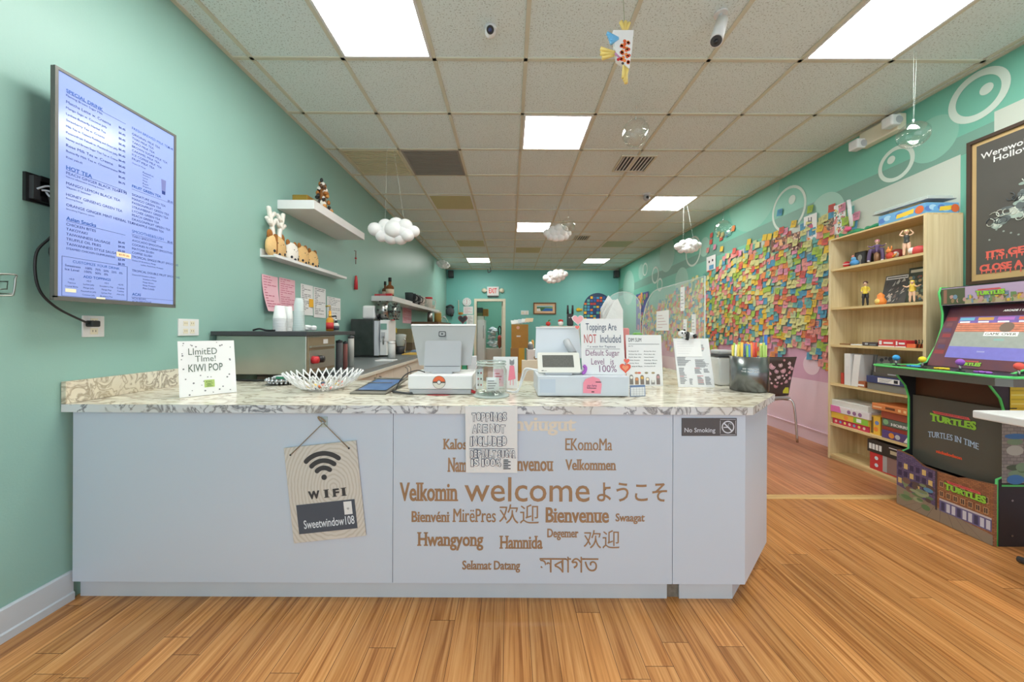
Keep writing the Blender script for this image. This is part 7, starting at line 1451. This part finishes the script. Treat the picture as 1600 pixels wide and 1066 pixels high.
fs += [tuple(range(n*7, n*7+7))+tuple(range(k+n*7+6, k+n*7-1, -1)), tuple(range(6, -1, -1))+tuple(range(k, k+7))]
m.add(vs, fs, 'chairbrown', True); m.build('backrest', t); m = MB(); r = random.Random(17)
def onback(a, q): y = dch+.02-.07*q; return V((xl_-.02*q+(xr_+.03*q*q-xl_+.02*q)*a, y-.045*(1-(2*a-1)**2)+.042, zb2+(zt_-zb2)*q))
done = []
for s in range(400):
    a, q, rr = .06+.88*r.random(), .22+.7*r.random(), r.choice([.012, .018, .022, .028, .034]); p = onback(a, q)
    if all((p-o_).length > rr+r2_+.004 for o_, r2_ in done): done.append((p, rr))
    if len(done) > 26: break
for p, rr in done:
    cc = col(r.choice([(214, 160, 180), (226, 196, 204), (206, 150, 160), (222, 176, 190)])); m.disc(p, rr, cc, 18, 1)
    if rr > .02: m.ring(p+V((0, -.0008, 0)), rr*.7, .003, 'chairbrown', 18, 1)
m.build('dot_pattern', t)
MB().box(xl_-.02, xr_+.0, dch+.03, dch+.44, .455, .478, 'lightgrey', .01).build('seat', t)
for s in (0, 1):
    for yy in (0, 1):
        xx = (xr_-.03) if s else (xl_+.03); xf2 = xr_+.035 if s else xl_-.03; yf2 = dch+.04-.05 if not yy else dch+.46; ya2 = dch+.06 if not yy else dch+.40
        MB().tube(curve([((xl_+xr_)/2+(.03 if s else -.03), ya2, .445), (xx, ya2, .446), (xf2-.012*(1 if s else -1), (ya2+yf2)/2, .40), (xf2, yf2, .02)], 6), .011, 'chrome', 10).build('leg', t)
a = onback(.82, .03); tag(MB().box(a.x-.03, a.x+.028, a.y-.012, a.y-.010, a.z+.0, a.z+.06, col((206, 210, 70))).build('sticky_note'), 'lime yellow sticky note on the back of the dotted chair', 'sticky note')
# ------------------------------------------------------------------ clear guard on the counter's return
xg = 1.235; t = thing('sneeze_guard', 'clear acrylic guard panel standing along the counter return', 'guard', (xg, 2.9, CTOP)); g0, g1, gz = 2.31, 3.40, 1.505; o = [(g0, CTOP+.001), (g0, gz)]+[(g1-.35+.35*math.sin(PI/2*k/10), gz-.35+.35*math.cos(PI/2*k/10)) for k in range(11)]+[(g1, CTOP+.001)]
MB().prism(o, xg-.003, xg+.003, 'acrylic', 0).build('panel', t); m = MB().tube([(xg, a, b_) for a, b_ in o[:-1]]+[(xg, g1, CTOP+.001)], .0042, 'acrylicedge', 6); m.build('polished_edge', t)
for k, (y, z0, w_, h_, lb) in enumerate(((2.60, 1.30, .06, .17, 'narrow white slip taped high on the clear guard'), (2.44, 1.12, .055, .15, 'white slip taped on the guard nearest the panda'), (2.56, 1.10, .05, .14, 'second white slip taped in the middle of the guard'), (2.94, 1.16, .24, .16, 'white printed sheet taped at the far part of the guard'), (2.42, .97, .05, .12, 'low white slip taped on the guard behind the panda'))):
    f = frame((xg-.0045, y+w_/2, z0), (0, -1, 0), (0, 0, 1)); tt = thing('taped_slip', lb, 'slip', (xg-.0045, y, z0)); MB(f).box(0, w_, 0, h_, -.0005, .0005, 'paper').build('sheet', tt); m = MB(f)
    for q in range(5): m.box(w_*.12, w_*(.5+.38*((q*3) % 4)/3), h_*(.15+.15*q), h_*(.17+.15*q), .0005, .001, col((170, 110, 120)) if k == 3 else 'inkgrey')
    m.build('print', tt)
t = thing('arched_guard', 'small arched clear guard at the far end of the counter return', 'guard', (1.0, 3.41, CTOP)); o = [(.90, CTOP+.001)]+[(1.06-.16*math.cos(PI*k/16), 1.38+.14*math.sin(PI*k/16)) for k in range(17)]+[(1.22, CTOP+.001)]
MB().prism(o, 3.405, 3.411, 'acrylic', 1).build('panel', t); MB().tube([(a, 3.408, b_) for a, b_ in o], .004, 'acrylicedge', 6).build('polished_edge', t)
# white plastic bags
c = V((pt(957, 500, 3.3).x, 3.3, CTOP+.0006)); t = thing('plastic_bag', 'tall bunch of white plastic bags behind the toppings sign', 'bag', c); r = random.Random(19)
for k in range(5):
    y = 3.24+.028*k; q = .02*r.random(); m = MB(); o = [(c.x-.10+q, CTOP+.001), (c.x-.10+q, CTOP+.40+.03*k), (c.x-.03+q, CTOP+.56+.02*k-.03*(k % 2)), (c.x+.03, CTOP+.60-.02*(k % 3)), (c.x+.09-q, CTOP+.50+.02*(k % 2)), (c.x+.095-q, CTOP+.001)]
    m.prism(o, y, y+.02, 'bag', 1); m.build('folded_bag', t)
m = MB().prism([(c.x-.16, CTOP+.001), (c.x-.165, CTOP+.36), (c.x-.11, CTOP+.42), (c.x-.085, CTOP+.38), (c.x-.08, CTOP+.001)], 3.19, 3.212, 'bag', 1).prism([(c.x-.135, CTOP+.001), (c.x-.13, CTOP+.33), (c.x-.07, CTOP+.40), (c.x-.04, CTOP+.001)], 3.16, 3.18, 'bag', 1); m.build('bag_handle', t)
# pink and green goods behind the far guard
r = random.Random(23)
for k, (px, py, w_, h_, cc, lb) in enumerate(((976, 535, .10, .34, (232, 150, 150), 'pink packet stack in the far guard corner'), (984, 512, .07, .24, (226, 130, 140), 'rose packet beside the pink packets in the guard corner'), (996, 520, .10, .30, (110, 170, 80), 'green packet near the far guard corner'), (1008, 525, .10, .24, (214, 120, 110), 'coral packet beside the green packet'), (1022, 530, .08, .20, (120, 96, 80), 'brown packet near the far end of the return'), (1034, 535, .08, .17, (196, 150, 100), 'tan packet near the far end of the return'))):
    y = 3.32-.09*k; x = pt(px, py, y).x; z0 = CTOP+.0008
    x = min(x, 1.16); tag(MB().box(x-w_/2*.7, x+w_/2*.7, y-.035, y+.035, z0, z0+h_, col(cc), .015, seg=2).build('goods_packet'), lb, 'packet')
# ------------------------------------------------------------------ hanging things
def cloudlet(px, py, wpx, hpx, d, label, tilt=0, seed=1):
    c = pt(px, py, d); w_, h_ = wpx*d/F, hpx*d/F; t = thing('hanging_cloud', label, 'cloud decoration', c); m = MB(); r = random.Random(seed)
    L_ = [(-.38, 0, .26), (-.2, .16, .27), (.02, .2, .29), (.22, .14, .27), (.38, -.02, .22), (-.26, -.2, .24), (-.08, -.24, .27), (.1, -.24, .27), (.27, -.18, .24), (0, 0, .34), (-.15, -.02, .3), (.18, -.02, .3)]
    for a, b_, q in L_: z_ = b_*h_*1.15+tilt*a*w_; m.ball(c+V((a*w_, (r.random()-.5)*.12*w_, z_)), (q*h_*1.05, q*h_*1.05, q*h_*1.0), 'cloud', 16, 12)
    m.build('puffs', t); m = MB()
    for s in (-.2, .2): m.tube([c+V((s*w_, 0, .2*h_)), V((c.x+s*w_*.3-.05, d, ZC-.0005))], .0012, 'acrylicedge', 5)
    m.build('hanging_thread', t)
cloudlet(617, 360, 78, 40, 3.6, 'large white puffy cloud hanging near the left wall shelves', -.02, 1)
cloudlet(871.5, 364, 42, 25, 5.3, 'white puffy cloud hanging in the middle of the room beside a glass bubble', 0, 2)
cloudlet(692.5, 413, 20, 13, 9.0, 'small distant white cloud in the upper left corner of the room', -.2, 3)
cloudlet(868, 431.5, 39, 20, 7.2, 'white cloud hanging before the back wall above the painting', .22, 4)
cloudlet(1076, 384, 42, 22, 5.2, 'white cloud hanging before the bubble mural on the right', .1, 5)
def bubble(px, py, rpx, d, label, seed):
    c = pt(px, py, d); R = rpx*d/F; t = thing('glass_bubble', label, 'bubble decoration', c); MB().ball(c, R, 'glass', 32, 20).build('glass_sphere', t); MB().ball(c, R*.97, 'glass', 28, 18).build('inner_surface', t) if 0 else None
    m = MB(); a = 2*PI*seed/7; m.tube([c+V((0, 0, R-.002)), c+V((0, 0, R+.02))], .006, 'acrylicedge', 8).tube([c+V((0, 0, R+.015)), V((c.x, c.y, ZC-.0005))], .0008, 'acrylicedge', 5).tube([c+V((.004, 0, R+.015)), V((c.x+.02, c.y, ZC-.0005))], .0008, 'acrylicedge', 5); m.build('hanging_thread', t)
    m = MB(); r = random.Random(seed)
    for k in range(8): q = V((r.random()-.5, r.random()-.5, r.random()*.5-.75)).normalized()*R*.93; m.ball(c+q, (R*.09, R*.09, R*.05), 'glass', 8, 6)
    m.build('inner_light_beads', t)
bubble(993, 207.5, 20.5, 2.9, 'clear glass bubble hanging below the square ceiling light', 1)
bubble(1427, 211, 19.5, 2.35, 'clear glass bubble hanging near the emergency lights on the right', 2)
bubble(1130, 357, 12.5, 4.9, 'clear glass bubble hanging before the notes on the right wall', 3)
bubble(888, 351, 10.5, 5.0, 'clear glass bubble hanging beside the middle cloud', 4)
# paper fish ornament
d = 1.85; c = pt(966, 80, d); k = d/F; t = thing('fish_ornament', 'paper fish ornament with orange scales hanging from the ceiling', 'hanging ornament', c)
def fp(pts): return [tuple(pt(x, y, d).xz) for x, y in pts]
MB().prism(fp([(957, 50), (989, 50), (986, 82), (982, 110), (974, 103), (963, 96), (959, 72)]), d-.012, d+.012, 'paper', 1).build('body', t)
m = MB(); r = random.Random(33)
for q in range(22): p = pt(975+6*math.sin(q)+2*r.random(), 64+1.7*q*.95, d-.0135); m.disc(p, .0085, col([(226, 96, 46), (240, 140, 70), (210, 80, 50)][q % 3]), 10, 1)
for q in range(6): p = pt(962+2*q, 84+2*q, d-.0132); m.disc(p, .006, col((206, 150, 190)), 10, 1)
m.disc(pt(966, 93, d-.0136), .008, 'red', 10, 1).disc(pt(973, 99, d-.0136), .007, col((70, 60, 60)), 10, 1); m.build('scales', t); m = MB()
for q in range(5): a = pt(966, 60, d-.014); b_ = pt(948+1.5*q, 52+4*q, d-.014); m.tube([a, b_], [.006, .009], col((110, 180, 226)), 6)
m.build('blue_fin', t); m = MB()
for (x0, y0_, x1, y1_) in ((960, 82, 938, 76), (960, 84, 938, 84), (960, 86, 941, 91), (976, 50, 970, 34), (977, 50, 977, 34), (978, 50, 983, 36), (975, 102, 974, 122), (978, 104, 978, 130), (981, 106, 976, 126)):
    m.tube([pt(x0, y0_, d-.002), pt(x1, y1_, d-.002)], [.007, .010], col((232, 206, 120)), 6)
    if x1 in (941, 983, 976): m.build('gold_fin', t); m = MB()
MB().tube([pt(976, 36, d), V((pt(971, 20, d).x, d, ZC-.0005))], .0013, col((120, 150, 110)), 5).ball(V((pt(975, 0, d).x, d, ZC-.12)), (.012, .008, .012), col((232, 206, 120))).build('hanging_thread', t)
# cameras on the ceiling
t = thing('dome_camera', 'small round security camera on the ceiling left of centre', 'security camera', (-.123, 2.17, ZC)); c = V((-.123, 2.19, ZC)); MB().cyl(c, c-V((0, 0, .02)), .04, .036, 'white', 24).build('mount', t); MB().ball(c+V((0, -.005, -.03)), (.034, .034, .03), 'white', 20, 12).build('shell', t); MB().cyl(c+V((0, -.03, -.035)), c+V((0, -.042, -.045)), .023, .020, 'black', 20).ball(c+V((0, -.043, -.046)), .011, col((60, 70, 110), 15), 12, 8).build('lens', t)
b0 = pt(1126, 20, 2.08); b0.z = ZC-.001; e0, e1 = pt(1127, 36, 2.05), pt(1119, 64, 1.98); t = thing('bullet_camera', 'white bullet security camera with a stalk on the ceiling right of centre', 'security camera', b0)
MB().cyl(b0, b0-V((0, 0, .008)), .036, .036, 'white', 24).build('mount', t); MB().tube([b0-V((0, 0, .008)), b0-V((0, 0, .035)), e0], .012, 'white', 12).build('stalk', t); MB().cyl(e0+(e0-e1)*.12, e1, .031, .033, 'white', 24).build('barrel', t); dd = (e1-e0).normalized(); MB().cyl(e1+dd*.0005, e1+dd*.004, .029, .027, 'darkgrey', 24).ball(e1+dd*.006, .012, 'black', 12, 8).build('lens', t)
c = V((1.80, 4.83, ZC)); t = thing('turret_camera', 'small grey turret camera on the ceiling beside the note wall light', 'security camera', c); MB().cyl(c-V((0, 0, .001)), c-V((0, 0, .025)), .05, .045, 'white', 20).build('mount', t); MB().ball(c-V((-.0, .01, .055)), .042, 'lightgrey', 18, 12).build('shell', t); MB().ball(c-V((0, .04, .06)), .02, 'black', 12, 8).build('lens', t)
# emergency light at the top of the right wall
p0, p1 = onx(1412, 195, XR-.05), onx(1338, 222, XR-.05); t = thing('emergency_light', 'cream twin head emergency light at the top of the right wall', 'emergency light', (XR-.04, (p0.y+p1.y)/2, 2.75)); MB().box(XR-.075, XR-.001, p0.y+.02, p1.y-.05, 2.80, 2.935, 'cream', .01).build('housing', t)
for y, dz in ((p0.y+.03, 2.86), (p1.y-.08, 2.82)): MB().box(XR-.16, XR-.08, y-.045, y+.045, dz-.04, dz+.045, 'white', .012).box(XR-.09, XR-.07, y-.01, y+.01, dz-.015, dz+.01, 'cream').disc((XR-.1, y-.0455, dz), .03, 'lightgrey', 16, 1).build('lamp_head', t)
tag(MB().tube(curve([pt(762, 421, 10.5), pt(763, 426, 10.5), pt(767, 424, 10.5)], 4)+[V((pt(766, 421, 10.5).x, 10.5, ZC-.01))], .012, 'inkgrey', 6).build('ceiling_hook'), 'grey hook hanging from the ceiling edge above the exit sign', 'hook')
